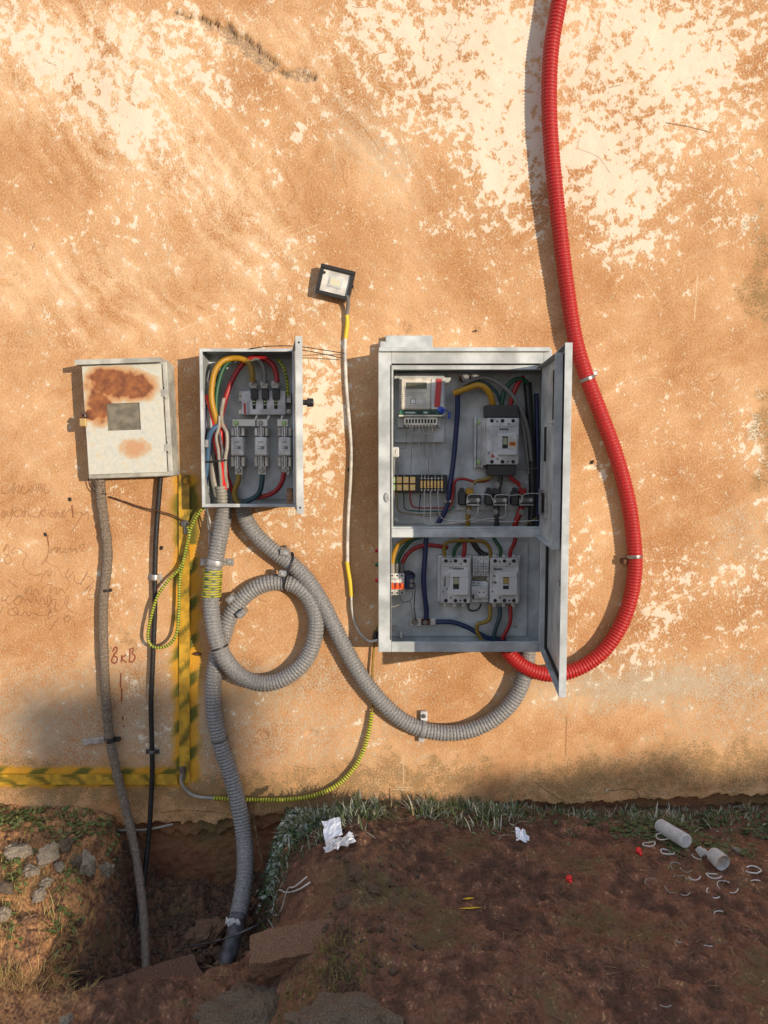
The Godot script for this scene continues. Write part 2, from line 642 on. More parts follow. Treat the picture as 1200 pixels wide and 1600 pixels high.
func wall_rows(block: int) -> void:
	var h := TS / 16
	var out_c := PackedByteArray()
	out_c.resize(TS * h * 3)
	var out_h := PackedByteArray()
	out_h.resize(TS * h)
	var cov := lows[0]
	var wash := lows[1]
	var grey := lows[2]
	var dirt_and_shade := lows[3]
	var pnt := lows[4]
	var nf := fine[0]
	var ng := fine[1]
	var nm := fine[2]
	var nw := fine[3]
	var st := fine[4]
	for j in h:
		var y := block * h + j
		var wy := lerpf(WY1, WY0, (y + 0.5) / TS)
		for x in TS:
			var q := y * TS + x
			var o := j * TS + x
			var gr := ng[q] / 255.0 - 0.5
			var mid := nm[q] / 255.0 - 0.5
			var fl := nf[q] / 255.0 - 0.5
			# orange plaster, uneven
			var r := 184.0 + mid * 50.0 + gr * 44.0
			var g := 139.0 + mid * 60.0 + gr * 44.0
			var b := 96.0 + mid * 60.0 + gr * 42.0
			# thin pale scrapes
			var ws := wash[q] / 255.0
			var su := x * 0.62 + y * 0.78
			var sv := y * 0.62 - x * 0.78
			if wy < 1.75 or x > 1250:
				su = x * 0.88 - y * 0.47
				sv = y * 0.88 + x * 0.47
			sv += mid * 70.0
			var sk := st[(int(sv) & 1023) * 1024 + (int(su * 0.10) & 1023)] / 255.0 - 0.5
			var k := clampf(ws * (0.70 + mid * 1.0 + gr * 0.9 + fl * 0.7 + sk * 1.3) + maxf(sk + fl * 0.5 + mid * 0.5 - 0.24, 0.0) * 0.7, 0.0, 0.9)
			r += (222.0 - r) * k
			g += (196.0 - g) * k
			b += (162.0 - b) * k
			# granular grey where the paint has gone
			var gy := grey[q] / 255.0
			k = clampf((gy + (gr * 1.9 + fl * 0.9) * minf(gy * 3.5, 1.0) - 0.42) * 3.0, 0.0, 0.85)
			r += (176.0 - r) * k
			g += (164.0 - g) * k
			b += (144.0 - b) * k
			# flakes of cream limewash with crisp edges
			var cv := cov[q] / 255.0
			var wm := absf(nw[q] / 255.0 - 0.5)
			var f1 := clampf((cv * 1.05 + fl * 1.75 + mid * 0.5 + sk * 0.5 - 0.63) * (4.0 + 9.0 * nw[q] / 255.0), 0.0, 1.0)
			var f2 := clampf((0.016 + cv * 0.05 - wm) * 45.0, 0.0, 1.0) * clampf((cv + fl * 1.3 + gr * 0.9 - 0.26) * 5.0, 0.0, 1.0)
			k = maxf(f1, f2 * 0.85)
			r += (216.0 + gr * 14.0 + mid * 16.0 - r) * k
			g += (204.0 + gr * 14.0 + mid * 22.0 - g) * k
			b += (184.0 + gr * 14.0 + mid * 28.0 - b) * k
			# damp, dirty and mossy low down; shade painted in lower right and right edge
			var dt := dirt_and_shade[q] / 255.0
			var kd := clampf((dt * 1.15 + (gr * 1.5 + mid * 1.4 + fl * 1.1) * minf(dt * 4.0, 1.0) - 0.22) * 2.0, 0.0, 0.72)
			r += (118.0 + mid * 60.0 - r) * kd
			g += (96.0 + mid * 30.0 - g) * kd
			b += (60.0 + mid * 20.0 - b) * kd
			# yellow and dark green spray paint
			var yl := pnt[q * 3] / 255.0
			k = clampf((yl - 0.10 + gr * 0.3) * 1.15, 0.0, 0.80)
			r += (204.0 + gr * 30.0 - r) * k
			g += (146.0 + gr * 30.0 - g) * k
			b += (24.0 - b) * k
			k = clampf(pnt[q * 3 + 1] / 255.0 + gr * 0.2, 0.0, 0.85)
			r += (74.0 - r) * k
			g += (82.0 - g) * k
			b += (30.0 - b) * k
			out_c[o * 3] = clampi(int(r), 0, 255)
			out_c[o * 3 + 1] = clampi(int(g), 0, 255)
			out_c[o * 3 + 2] = clampi(int(b), 0, 255)
			out_h[o] = clampi(int(120.0 + maxf(f1, f2) * 58.0 + gr * 52.0 + fl * 24.0 + gy * gr * 24.0), 0, 255)
	mutex.lock()
	rows[block] = [out_c, out_h]
	mutex.unlock()

# a worn pencil or paint stroke on the wall picture through photo positions
func stroke(im: Image, pts: Array, col: Color, wide: float, dark := 0.7) -> void:
	var w: Array[Vector3] = []
	for p in pts:
		var q := W(p[0], p[1], 0)
		w.append(Vector3((q.x + WX) / (2.0 * WX) * TS, (WY1 - q.y) / (WY1 - WY0) * TS, 0))
	for p in smooth(w, 0.6):
		for dy in range(-3, 4):
			for dx in range(-3, 4):
				var x := int(p.x) + dx
				var y := int(p.y) + dy
				if x < 0 or y < 0 or x >= TS or y >= TS: continue
				var d := Vector2(x + 0.5 - p.x, y + 0.5 - p.y).length()
				var k := clampf(wide - d, 0.0, 1.0) * dark * (0.35 + fine[1][y * TS + x] / 255.0 * 1.1) * 0.6
				if k > 0.0:
					im.set_pixel(x, y, im.get_pixel(x, y).lerp(col, clampf(k, 0, 1)))

func writing(im: Image) -> void:
	var pc := Color8(104, 70, 48)
	var s := [
		[[6, 756], [2, 768], [6, 771], [14, 769], [19, 763], [24, 755], [20, 770], [25, 762], [30, 759], [28, 770], [34, 763], [36, 758], [33, 770], [40, 771], [47, 764], [49, 769], [56, 757], [58, 768], [63, 756], [64, 769], [69, 757], [70, 770], [78, 768]],
		[[2, 806], [6, 798], [8, 804], [4, 808], [9, 807]], [[10, 800], [14, 807], [20, 797], [16, 812], [11, 822]], [[28, 797], [23, 801], [25, 807], [33, 805], [38, 799], [37, 807], [42, 798], [46, 806], [60, 808]], [[65, 796], [61, 809]], [[71, 795], [64, 802], [70, 808]],
		[[82, 800], [78, 804], [80, 808], [84, 803], [88, 799], [86, 809], [91, 801], [94, 808], [98, 800], [101, 797], [99, 808], [105, 800], [112, 796], [118, 803], [122, 800], [128, 803], [111, 832]], [[128, 801], [131, 805], [136, 800], [138, 812]],
		[[10, 850], [5, 862], [8, 858], [12, 852], [13, 866], [6, 874], [10, 881], [17, 878], [14, 868], [6, 866]], [[24, 855], [18, 864], [27, 862]], [[27, 856], [36, 862], [42, 867]], [[42, 867], [36, 880], [42, 893], [55, 899], [65, 896]],
		[[76, 846], [75, 866], [68, 876], [65, 881], [70, 879], [75, 868]], [[82, 856], [78, 864], [84, 858], [90, 855], [88, 863], [94, 856], [96, 864], [102, 857], [103, 864], [110, 856], [112, 862], [118, 856], [120, 863], [127, 852], [132, 851], [128, 861], [136, 860]],
		[[66, 896], [64, 910]], [[68, 900], [74, 892], [76, 900], [82, 892]], [[108, 888], [104, 902], [116, 893]], [[117, 898], [117, 907], [124, 912], [130, 905], [137, 894], [126, 914]], [[137, 900], [145, 904], [146, 910], [136, 918], [131, 926], [142, 916], [138, 928], [147, 930], [146, 936], [136, 936]],
		[[12, 906], [20, 913], [28, 918]], [[42, 918], [40, 928], [48, 916], [50, 930], [56, 921], [62, 928], [68, 918], [80, 914], [78, 926], [86, 918], [90, 928], [96, 920], [102, 927]],
		[[5, 932], [2, 938], [9, 938]], [[20, 930], [10, 934], [12, 944], [22, 938], [30, 932], [34, 938], [26, 946], [22, 940], [32, 930], [38, 938], [44, 936], [48, 942], [54, 932], [60, 944], [66, 934], [72, 944], [76, 930], [80, 942], [74, 948], [86, 936], [86, 950], [92, 955], [100, 944], [106, 932], [104, 948], [114, 957]],
		[[4, 948], [0, 958]], [[20, 950], [12, 956], [18, 962], [28, 958], [26, 950], [20, 952], [32, 962], [40, 956], [44, 962], [52, 958], [60, 962], [74, 960], [80, 952], [74, 966], [82, 962]], [[92, 964], [84, 976], [78, 985]], [[100, 964], [106, 962], [110, 966], [104, 972], [100, 968], [106, 962]], [[114, 970], [117, 978]]]
	for k in s.size():
		stroke(im, s[k], pc, 1.1, 0.46)
	var rc := Color8(116, 52, 38)
	for p in [[[176, 1018], [181, 1011], [182, 1018], [177, 1024], [183, 1028], [180, 1036], [174, 1033], [178, 1024]], [[190, 1024], [189, 1035]], [[196, 1024], [190, 1029], [197, 1035]], [[203, 1014], [202, 1034]], [[202, 1015], [208, 1014], [206, 1021], [211, 1026], [207, 1034], [202, 1034]],
		[[189, 1052], [188, 1070], [189, 1074]], [[190, 1076], [190, 1096]], [[191, 1120], [192, 1125]], [[193, 1134], [193, 1136]]]:
		stroke(im, p, rc, 1.6, 0.9)
	# cracks and long scratches
	var dk := Color8(70, 45, 28)
	for p in [[[1040, 192], [1075, 198], [1110, 207]], [[0, 1286], [60, 1284], [120, 1290], [160, 1287]], [[835, 1222], [870, 1246], [905, 1262]], [[950, 1236], [990, 1234], [1000, 1246]], [[885, 1120], [884, 1180]], [[250, 1270], [290, 1266], [350, 1270]], [[600, 1266], [596, 1245]], [[50, 390], [54, 380]], [[120, 1222], [170, 1219]], [[560, 1290], [480, 1272], [430, 1268]]]:
		stroke(im, p, dk, 1.1, 0.6)
	var lt := Color8(214, 196, 164)
	for p in [[[420, 390], [470, 362], [500, 350]], [[440, 402], [490, 376]], [[455, 500], [510, 470]], [[240, 230], [285, 185]], [[965, 1000], [1010, 960], [1080, 930]], [[1000, 960], [1150, 890]], [[370, 290], [395, 260], [430, 228]], [[680, 360], [702, 345]], [[1090, 430], [1085, 500]], [[1000, 430], [1030, 470]], [[270, 520], [340, 490]], [[630, 1180], [631, 1224]], [[619, 1230], [645, 1231]], [[616, 1234], [640, 1234]]]:
		stroke(im, p, lt, 1.5, 0.4)
	# fine scratches all over, mostly rising to the right
	var r2 := RandomNumberGenerator.new()
	r2.seed = 404
	for k in 420:
		var a := Vector2(r2.randf_range(-40, 1240), r2.randf_range(-20, 1100))
		var an := deg_to_rad(r2.randfn(-34.0, 16.0) if r2.randf() < 0.75 else r2.randfn(60.0, 20.0))
		var ln := r2.randf_range(6.0, 26.0) * (2.4 if r2.randf() < 0.12 else 1.0)
		var d := Vector2(cos(an), sin(an)) * ln
		var m2 := a + d * 0.5 + Vector2(r2.randfn(0, 2.0), r2.randfn(0, 2.0))
		stroke(im, [[a.x, a.y], [m2.x, m2.y], [a.x + d.x, a.y + d.y]], lt if r2.randf() < 0.8 else Color8(128, 92, 64), r2.randf_range(0.8, 1.3), r2.randf_range(0.2, 0.5))
	# hair cracks wandering downwards
	for k in 16:
		var p := Vector2(r2.randf_range(20, 1180), r2.randf_range(10, 1050))
		var w: Array = []
		for j in 7:
			w.append([p.x, p.y])
			p += Vector2(r2.randfn(3.0, 7.0), r2.randf_range(4.0, 14.0))
		stroke(im, w, Color8(112, 76, 50), 0.95, 0.5)
	# soft mason's stains under the wall plugs
	for p in [[[112, 790], [114, 808]], [[74, 838], [76, 852]]]:
		stroke(im, p, Color8(128, 84, 56), 1.8, 0.8)

func build_wall() -> void:
	edge_noise.seed = 31
	edge_noise.frequency = 1.0
	gouge_noise.seed = 12
	gouge_noise.frequency = 0.03
	lows.append(low_map([[100, 110, 230, 60, 40, 0.62], [190, 60, 70, 60, 0, 0.36], [210, 190, 40, 50, 0, 0.3], [330, 110, 110, 60, 30, 0.36], [330, 30, 90, 30, 0, 0.2],
		[690, 50, 130, 70, 0, 0.62], [560, 20, 60, 40, 0, 0.3], [1060, 60, 190, 110, 0, 0.58], [780, 240, 55, 170, 0, 0.58], [930, 270, 85, 85, 0, 0.52], [1000, 180, 190, 140, 0, 0.32], [660, 150, 110, 80, 0, 0.4],
		[500, 700, 50, 150, 8, 0.42], [490, 640, 30, 70, 0, 0.3], [1055, 905, 60, 50, 0, 0.42], [1025, 965, 30, 18, 0, 0.5], [1170, 930, 50, 100, 20, 0.34], [1000, 1015, 70, 40, -25, 0.42],
		[690, 352, 30, 14, -30, 0.4], [190, 790, 50, 40, 0, 0.24], [178, 930, 14, 60, 0, 0.38], [214, 1066, 22, 16, -40, 0.55], [236, 1150, 26, 60, 0, 0.3], [450, 385, 90, 24, -30, 0.26], [440, 490, 130, 36, -30, 0.26], [400, 820, 50, 40, 0, 0.25],
		[640, 1060, 60, 24, 0, 0.3], [900, 930, 22, 90, 0, 0.34], [935, 730, 20, 14, 0, 0.5], [1180, 690, 30, 50, 0, 0.4], [1080, 720, 90, 70, 0, 0.16], [470, 215, 30, 12, -20, 0.5], [440, 262, 20, 40, 0, 0.25], [90, 510, 26, 30, 0, 0.34], [1150, 340, 30, 40, -40, 0.4], [1000, 390, 40, 60, -30, 0.28], [960, 340, 90, 60, 0, 0.2],
		[150, 350, 130, 60, 0, 0.16], [520, 130, 40, 60, 0, 0.2], [380, 960, 30, 70, 0, 0.2], [1090, 620, 60, 20, 0, 0.26]], 0.19, 26.0, 3))
	lows.append(low_map([[110, 130, 260, 90, 42, 0.85], [300, 260, 230, 56, 55, 0.46], [230, 120, 200, 40, 50, 0.4], [60, 430, 130, 50, 0, 0.4], [180, 440, 100, 40, 0, 0.42], [570, 210, 170, 46, 52, 0.45], [400, 330, 60, 60, 0, 0.25], [700, 60, 240, 90, 0, 0.4], [1000, 100, 230, 160, 0, 0.3], [320, 60, 160, 60, 0, 0.3], [60, 780, 90, 60, 0, 0.16], [470, 1040, 90, 34, 0, 0.24], [40, 1120, 50, 60, 0, 0.5], [480, 560, 60, 20, -20, 0.2], [960, 1080, 120, 30, 0, 0.3], [130, 520, 150, 40, 0, 0.25]], 0.19, 30.0, 8))
	lows.append(low_map([[50, 1140, 90, 50, 0, 0.46], [200, 1150, 130, 50, 0, 0.44], [230, 1100, 40, 100, 0, 0.3], [460, 1060, 140, 30, 0, 0.36], [400, 1130, 90, 60, 0, 0.3], [325, 1160, 30, 80, 0, 0.46], [1090, 1065, 190, 34, 0, 0.62], [1150, 1150, 120, 60, 0, 0.3], [940, 1075, 110, 26, 0, 0.5], [560, 1180, 140, 60, 0, 0.2], [580, 220, 80, 40, 50, 0.3], [1160, 840, 50, 60, 0, 0.3], [150, 1060, 160, 40, 0, 0.2]], 0.13, 24.0, 21))
	lows.append(low_map([[150, 1235, 190, 22, 0, 0.5], [40, 1195, 110, 16, 0, 0.3], [420, 1250, 160, 26, 0, 0.34], [1080, 1195, 200, 44, 0, 0.24], [900, 1220, 260, 30, 0, 0.22], [560, 1222, 260, 36, 0, 0.26], [1190, 430, 26, 110, 0, 0.34], [1195, 700, 22, 90, 0, 0.3], [600, 1350, 1200, 70, 0, 0.36], [520, 600, 20, 60, 0, 0.0], [195, 1020, 40, 50, 0, 0.14], [550, 740, 16, 40, 0, 0.2]], 0.0, 26.0, 44))  # brown blobs down the right edge and lower right stand in for shade
	lows.append(paint_map())
	fine.append(noise_bytes(3, 0.040, 5, FastNoiseLite.TYPE_SIMPLEX_SMOOTH, TS, TS, 0.66))
	fine.append(noise_bytes(4, 0.22, 2))
	fine.append(noise_bytes(5, 0.0045, 5, FastNoiseLite.TYPE_SIMPLEX_SMOOTH, TS, TS, 0.55))
	fine.append(noise_bytes(6, 0.06, 2))
	var sn := FastNoiseLite.new()
	sn.seed = 17
	sn.frequency = 0.03
	sn.fractal_octaves = 4
	sn.fractal_gain = 0.6
	var si := sn.get_seamless_image(1024, 1024)
	si.convert(Image.FORMAT_L8)
	fine.append(si.get_data())
	var id := WorkerThreadPool.add_group_task(wall_rows, 16)
	WorkerThreadPool.wait_for_group_task_completion(id)
	var dc := PackedByteArray()
	var dh := PackedByteArray()
	for k in 16:
		dc.append_array(rows[k][0])
		dh.append_array(rows[k][1])
	rows.clear()
	var im := Image.create_from_data(TS, TS, false, Image.FORMAT_RGB8, dc)
	# colour of the broken places and of the foundation under the plaster
	for j in TS:
		var y := lerpf(WY1, WY0, (j + 0.5) / TS)
		if y < 2.7 and y > 0.05: continue
		for k in TS:
			var x := lerpf(-WX, WX, (k + 0.5) / TS)
			var q := j * TS + k
			var g := (fine[1][q] + fine[0][q]) / 255.0 - 1.0
			if y > 2.7:
				var p := inv(Vector3(x, y, 0))
				if p.y > 150 or p.x < 240 or p.x > 520: continue
				var a := gouge(p)
				if a > 0.0: im.set_pixel(k, j, im.get_pixel(k, j).lerp(Color8(166, 142, 114) * (1.0 + g * 0.5), minf(a * 1.4, 1.0) * (0.35 if fine[0][q] > 150 else 1.0)))
			elif y < edge_y(x):
				var m := fine[2][q] / 255.0 - 0.5
				var c := Color8(134, 92, 62).lerp(Color8(96, 84, 52), clampf(m * 2.4 + 0.25, 0.0, 1.0))
				c = c.lerp(Color8(104, 68, 48), clampf(-m * 3.0, 0.0, 1.0))
				im.set_pixel(k, j, c * (1.0 + g * 0.35))
	writing(im)
	var hi := Image.create_from_data(TS, TS, false, Image.FORMAT_L8, dh)
	hi.convert(Image.FORMAT_RGBA8)
	hi.bump_map_to_normal_map(2.2)
	var m := StandardMaterial3D.new()
	m.resource_name = "old_plaster"
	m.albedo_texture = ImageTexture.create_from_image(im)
	m.normal_enabled = true
	m.normal_texture = ImageTexture.create_from_image(hi)
	m.normal_scale = 0.8
	m.roughness = 0.92
	M["wall"] = m
	# the relief as one grid, with flat wall beyond it
	var x0 := -1.85
	var x1 := 1.85
	var y0 := -0.55
	var y1 := 3.25
	var nx := 520
	var ny := 530
	var v := PackedVector3Array()
	var uv := PackedVector2Array()
	v.resize((nx + 1) * (ny + 1))
	uv.resize((nx + 1) * (ny + 1))
	for j in ny + 1:
		# finer rows low down, where the plaster ends
		var t := float(j) / ny
		var y := lerpf(y0, 0.12, t / 0.34) if t < 0.34 else lerpf(0.12, y1, (t - 0.34) / 0.66)
		for k in nx + 1:
			var x := lerpf(x0, x1, float(k) / nx)
			var fade := clampf(minf(minf(x - x0, x1 - x), y1 - y) / 0.15, 0.0, 1.0)
			v[j * (nx + 1) + k] = Vector3(x, y, wall_depth(x, y) * fade)
			uv[j * (nx + 1) + k] = Vector2((x + WX) / (2.0 * WX), (WY1 - y) / (WY1 - WY0))
	var st := SurfaceTool.new()
	st.begin(Mesh.PRIMITIVE_TRIANGLES)
	for k in v.size():
		st.set_uv(uv[k])
		st.set_smooth_group(0)
		st.add_vertex(v[k])
	for j in ny:
		for k in nx:
			var q := j * (nx + 1) + k
			st.add_index(q); st.add_index(q + nx + 1); st.add_index(q + nx + 2)
			st.add_index(q); st.add_index(q + nx + 2); st.add_index(q + 1)
	var add := func(a: Vector3, b: Vector3, c: Vector3, d: Vector3) -> void:
		var f := v.size()
		for p in [a, b, c, d]:
			st.set_uv(Vector2((p.x + WX) / (2.0 * WX), (WY1 - p.y) / (WY1 - WY0)))
			st.add_vertex(p)
			v.append(p)
		for e in [0, 2, 1, 0, 3, 2]: st.add_index(f + e)
	add.call(Vector3(-6, -0.55, 0), Vector3(x0, -0.55, 0), Vector3(x0, y1, 0), Vector3(-6, y1, 0))
	add.call(Vector3(x1, -0.55, 0), Vector3(7, -0.55, 0), Vector3(7, y1, 0), Vector3(x1, y1, 0))
	add.call(Vector3(-6, y1, 0), Vector3(7, y1, 0), Vector3(7, 5.0, 0), Vector3(-6, 5.0, 0))
	add.call(Vector3(-6, 5.0, 0), Vector3(7, 5.0, 0), Vector3(7, 5.0, -0.4), Vector3(-6, 5.0, -0.4))
	add.call(Vector3(7, -0.55, 0), Vector3(7, -0.55, -0.4), Vector3(7, 5, -0.4), Vector3(7, 5, 0))
	add.call(Vector3(-6, -0.55, -0.4), Vector3(-6, -0.55, 0), Vector3(-6, 5, 0), Vector3(-6, 5, -0.4))
	add.call(Vector3(7, -0.55, -0.4), Vector3(-6, -0.55, -0.4), Vector3(-6, 5, -0.4), Vector3(7, 5, -0.4))
	st.generate_normals()
	st.generate_tangents()
	var o := MeshInstance3D.new()
	o.name = "house_wall"
	o.mesh = st.commit()
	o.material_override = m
	add_child(o)
	tag(o, "weathered orange plaster house wall with flaking cream paint", "wall")

# ---------------------------------------------------------------- ground
var gn := FastNoiseLite.new()

func tri_in(x: float, a: float, b: float) -> float:
	return smoothstep(0.0, 1.0, clampf((x - a) / (b - a), 0.0, 1.0))

# depth of the trench, 0..1
func trench(x: float, z: float) -> float:
	var w := 0.045 * gn.get_noise_2d(x * 2.2, z * 2.2) + 0.02 * gn.get_noise_2d(x * 9.0, z * 9.0)
	var left := tri_in(x + w, -1.09, -0.85)
	var right := 1.0 - tri_in(x + w * 0.8, -0.50 + 0.12 * z, -0.37 + 0.14 * z)
	var front := 1.0 - tri_in(z + w, 0.53 - 0.20 * (x + 0.55), 0.67 - 0.22 * (x + 0.55))
	return left * right * front

func ground_y(x: float, z: float) -> float:
	var y := 0.028 * gn.get_noise_2d(x * 1.3 + 9.0, z * 1.3) + 0.014 * gn.get_noise_2d(x * 6.0, z * 6.0)
	var t := trench(x, z)
	var rough := 0.006 + 0.006 * clampf(gn.get_noise_2d(x * 3.0 + 40.0, z * 3.0) + 0.3, 0.0, 1.0)
	y += 1.6 * rough * gn.get_noise_2d(x * 20.0, z * 20.0) + 0.0045 * gn.get_noise_2d(x * 60.0, z * 60.0)
	y -= 0.33 * t * (1.0 - 0.16 * gn.get_noise_2d(x * 5.0, z * 5.0))
	y += t * (0.030 * gn.get_noise_2d(x * 14.0, z * 14.0) + 0.016 * gn.get_noise_2d(x * 33.0, z * 33.0))
	# spoil heaped beside the trench, a bank of turf by the wall
	y += 0.05 * exp(-pow((x + 0.10) / 0.16, 2.0) - pow((z - 0.34) / 0.30, 2.0))
	y += 0.035 * exp(-pow((x + 1.35) / 0.28, 2.0) - pow((z - 0.25) / 0.35, 2.0))
	y -= 0.012 * exp(-pow(z / 0.06, 2.0))
	y -= 0.30 * clampf(z, 0.0, 1.1) * tri_in(-x, 0.08, 0.50)
	y -= 0.05 * tri_in(x, 1.05, 1.2) * exp(-pow((z - 0.18) / 0.10, 2.0))
	return y

func build_ground() -> void:
	gn.seed = 90
	gn.frequency = 1.0
	gn.fractal_octaves = 3
	var x0 := -2.3
	var x1 := 2.3
	var z0 := -0.10
	var z1 := 2.7
	var nx := 560
	var nz := 340
	# colour picture
	var w := 2048
	var h := 1024
	var a := noise_bytes(61, 0.03, 5, FastNoiseLite.TYPE_SIMPLEX_SMOOTH, w, h, 0.6)
	var b := noise_bytes(62, 0.20, 2, FastNoiseLite.TYPE_SIMPLEX_SMOOTH, w, h)
	var c := noise_bytes(63, 0.006, 4, FastNoiseLite.TYPE_SIMPLEX_SMOOTH, w, h)
	var d := PackedByteArray()
	d.resize(w * h * 3)
	for j in h:
		var z := lerpf(z0, z1, (j + 0.5) / h)
		for k in w:
			var q := j * w + k
			var f := a[q] / 255.0 - 0.5
			var g := b[q] / 255.0 - 0.5
			var m := c[q] / 255.0 - 0.5
			var r := 106.0 + f * 74.0 + g * 44.0 + m * 40.0
			var gg := 74.0 + f * 58.0 + g * 32.0 + m * 28.0
			var bb := 54.0 + f * 48.0 + g * 28.0 + m * 18.0
			# a green film of low moss on patches, dry chaff
			var ms := clampf((m + f * 0.6 - 0.10) * 3.5, 0.0, 0.55)
			r += (74.0 - r) * ms
			gg += (74.0 - gg) * ms
			bb += (42.0 - bb) * ms
			if f + g * 1.4 > 0.52:
				r += 46.0
				gg += 42.0
				bb += 30.0
			# dark damp smears and the pale dry litter of the left bank
			var dk := clampf((-m - f * 0.7 - 0.02) * 1.6, 0.0, 0.22)
			r *= 1.0 - dk * 0.6
			gg *= 1.0 - dk * 0.58
			bb *= 1.0 - dk * 0.5
			var xw := lerpf(x0, x1, (k + 0.5) / w)
			if xw < -0.78:
				var dry := clampf((-0.84 - xw) * 9.0 + f * 2.5, 0.0, 1.0) * clampf(0.62 + f * 1.8 + g * 1.2, 0.0, 0.95)
				r += (176.0 + g * 50.0 - r) * dry
				gg += (128.0 + g * 50.0 - gg) * dry
				bb += (82.0 + g * 40.0 - bb) * dry
			d[q * 3] = clampi(int(r), 0, 255)
			d[q * 3 + 1] = clampi(int(gg), 0, 255)
			d[q * 3 + 2] = clampi(int(bb), 0, 255)
	var m := StandardMaterial3D.new()
	m.resource_name = "bare_soil"
	m.albedo_texture = ImageTexture.create_from_image(Image.create_from_data(w, h, false, Image.FORMAT_RGB8, d))
	m.roughness = 0.95
	M["soil"] = m
	var v := PackedVector3Array()
	var st := SurfaceTool.new()
	st.begin(Mesh.PRIMITIVE_TRIANGLES)
	st.set_smooth_group(0)
	for j in nz + 1:
		for k in nx + 1:
			var x := lerpf(x0, x1, float(k) / nx)
			var z := lerpf(z0, z1, float(j) / nz)
			var fade := clampf(minf(minf(x - x0, x1 - x) * 2.5, z1 - z) / 1.2, 0.0, 1.0)
			var tr := 0.33 * trench(x, z)
			st.set_uv(Vector2(float(k) / nx + tr / (x1 - x0), float(j) / nz + tr / (z1 - z0)))
			st.add_vertex(Vector3(x, lerpf(-0.3, ground_y(x, z), smoothstep(0.0, 1.0, fade)), z))
	for j in nz:
		for k in nx:
			var q := j * (nx + 1) + k
			st.add_index(q); st.add_index(q + 1); st.add_index(q + nx + 2)
			st.add_index(q); st.add_index(q + nx + 2); st.add_index(q + nx + 1)
	var f := (nx + 1) * (nz + 1)
	for r in [[-60, -60, -2.3, 80], [2.3, -60, 60, 80], [-2.3, 2.7, 2.3, 80], [-2.3, -60, 2.3, -0.1]]:
		for p in [[r[0], r[1]], [r[2], r[1]], [r[2], r[3]], [r[0], r[3]]]:
			st.set_uv(Vector2((p[0] - x0) / (x1 - x0), (p[1] - z0) / (z1 - z0)))
			st.add_vertex(Vector3(p[0], -0.3, p[1]))
		for e in [0, 1, 2, 0, 2, 3]: st.add_index(f + e)
		f += 4
	st.generate_normals()
	var o := MeshInstance3D.new()
	o.name = "ground"
	o.mesh = st.commit()
	o.material_override = m
	add_child(o)
	tag(o, "bare brown earth with an open cable trench along the wall", "ground")
	o.set_meta("kind", "structure")

# ---------------------------------------------------------------- unseen walls, pillar and leaves added to throw the long low shadows
func build_shade_casters() -> void:
	var mb := MB.new()
	mb.bb(Vector3(3.2, -0.35, 9.9), Vector3(6.57, 1.02, 10.1), 0.01)
	mb.bb(Vector3(6.572, -0.35, 9.9), Vector3(8.14, 1.345, 10.1), 0.01)
	mb.bb(Vector3(8.142, -0.35, 9.86), Vector3(13.0, 1.46, 10.14), 0.01)
	solo("added_shade_wall", "low rendered wall added unseen behind the viewer to cast shade", "wall", mb, M["plaster"])
	mb = MB.new()
	mb.bb(Vector3(12.76, -0.35, 17.8), Vector3(13.34, 2.84, 18.3), 0.02)
	mb.bb(Vector3(12.72, 2.84, 17.76), Vector3(13.38, 2.90, 18.34), 0.02)
	solo("added_shade_pillar", "tall rendered pillar added unseen far behind the viewer to cast shade", "pillar", mb, M["plaster"])
	# leaves added behind the low wall, rising to the right, to cast shade
	var mm := MultiMesh.new()
	mm.transform_format = MultiMesh.TRANSFORM_3D
	var lf := MB.new()
	lf.quad(Vector3(-0.04, 0, 0), Vector3(0.04, 0, 0), Vector3(0.03, 0.1, 0.02), Vector3(-0.03, 0.1, 0.02))
	mm.mesh = lf.mesh(Vector3.ZERO)
	mm.instance_count = 6000
	for k in 6000:
		var x := rng.randf_range(8.15, 13.0)
		var top := 1.42 + 0.12 * clampf((x - 8.3) / 1.2, 0.0, 1.0) + 0.03 * sin(x * 5.0) + 0.03 * sin(x * 13.0)
		if x < 8.4: top -= (8.4 - x) * 0.6
		var b := Basis.from_euler(Vector3(rng.randf() * TAU, rng.randf() * TAU, rng.randf() * TAU)).scaled(Vector3.ONE * rng.randf_range(0.7, 1.4))
		mm.set_instance_transform(k, Transform3D(b, Vector3(x, rng.randf_range(-0.25, top), 10.3 + rng.randf() * 0.6)))
	var o := MultiMeshInstance3D.new()
	o.name = "added_shade_hedge"
	o.multimesh = mm
	o.material_override = M["added_shade_hedge"]
	add_child(o)
	tag(o, "band of leaves added unseen behind the low wall to cast shade", "added_shade_hedge")
	o.set_meta("kind", "stuff")

# ---------------------------------------------------------------- helpers for things measured on the photo
# a box whose front face, zf before the wall, covers the photo rectangle
func pb(mb: MB, x0: float, y0: float, x1: float, y1: float, zb: float, zf: float, bev := 0.0015) -> void:
	var a := W(x0, (y0 + y1) * 0.5, zf)
	var b := W(x1, (y0 + y1) * 0.5, zf)
	var t := W((x0 + x1) * 0.5, y0, zf)
	var d := W((x0 + x1) * 0.5, y1, zf)
	mb.bb(Vector3(a.x, d.y, zb), Vector3(b.x, t.y, zf), bev)

# a round thing that stands out of the plane zb at a photo position
func pc(mb: MB, x: float, y: float, r: float, zb: float, zf: float, segs := 12, bev := 0.0) -> void:
	var p := W(x, y, zf)
	mb.cyl(Vector3(p.x, p.y, zb), Vector3(p.x, p.y, zf), r, segs, bev)

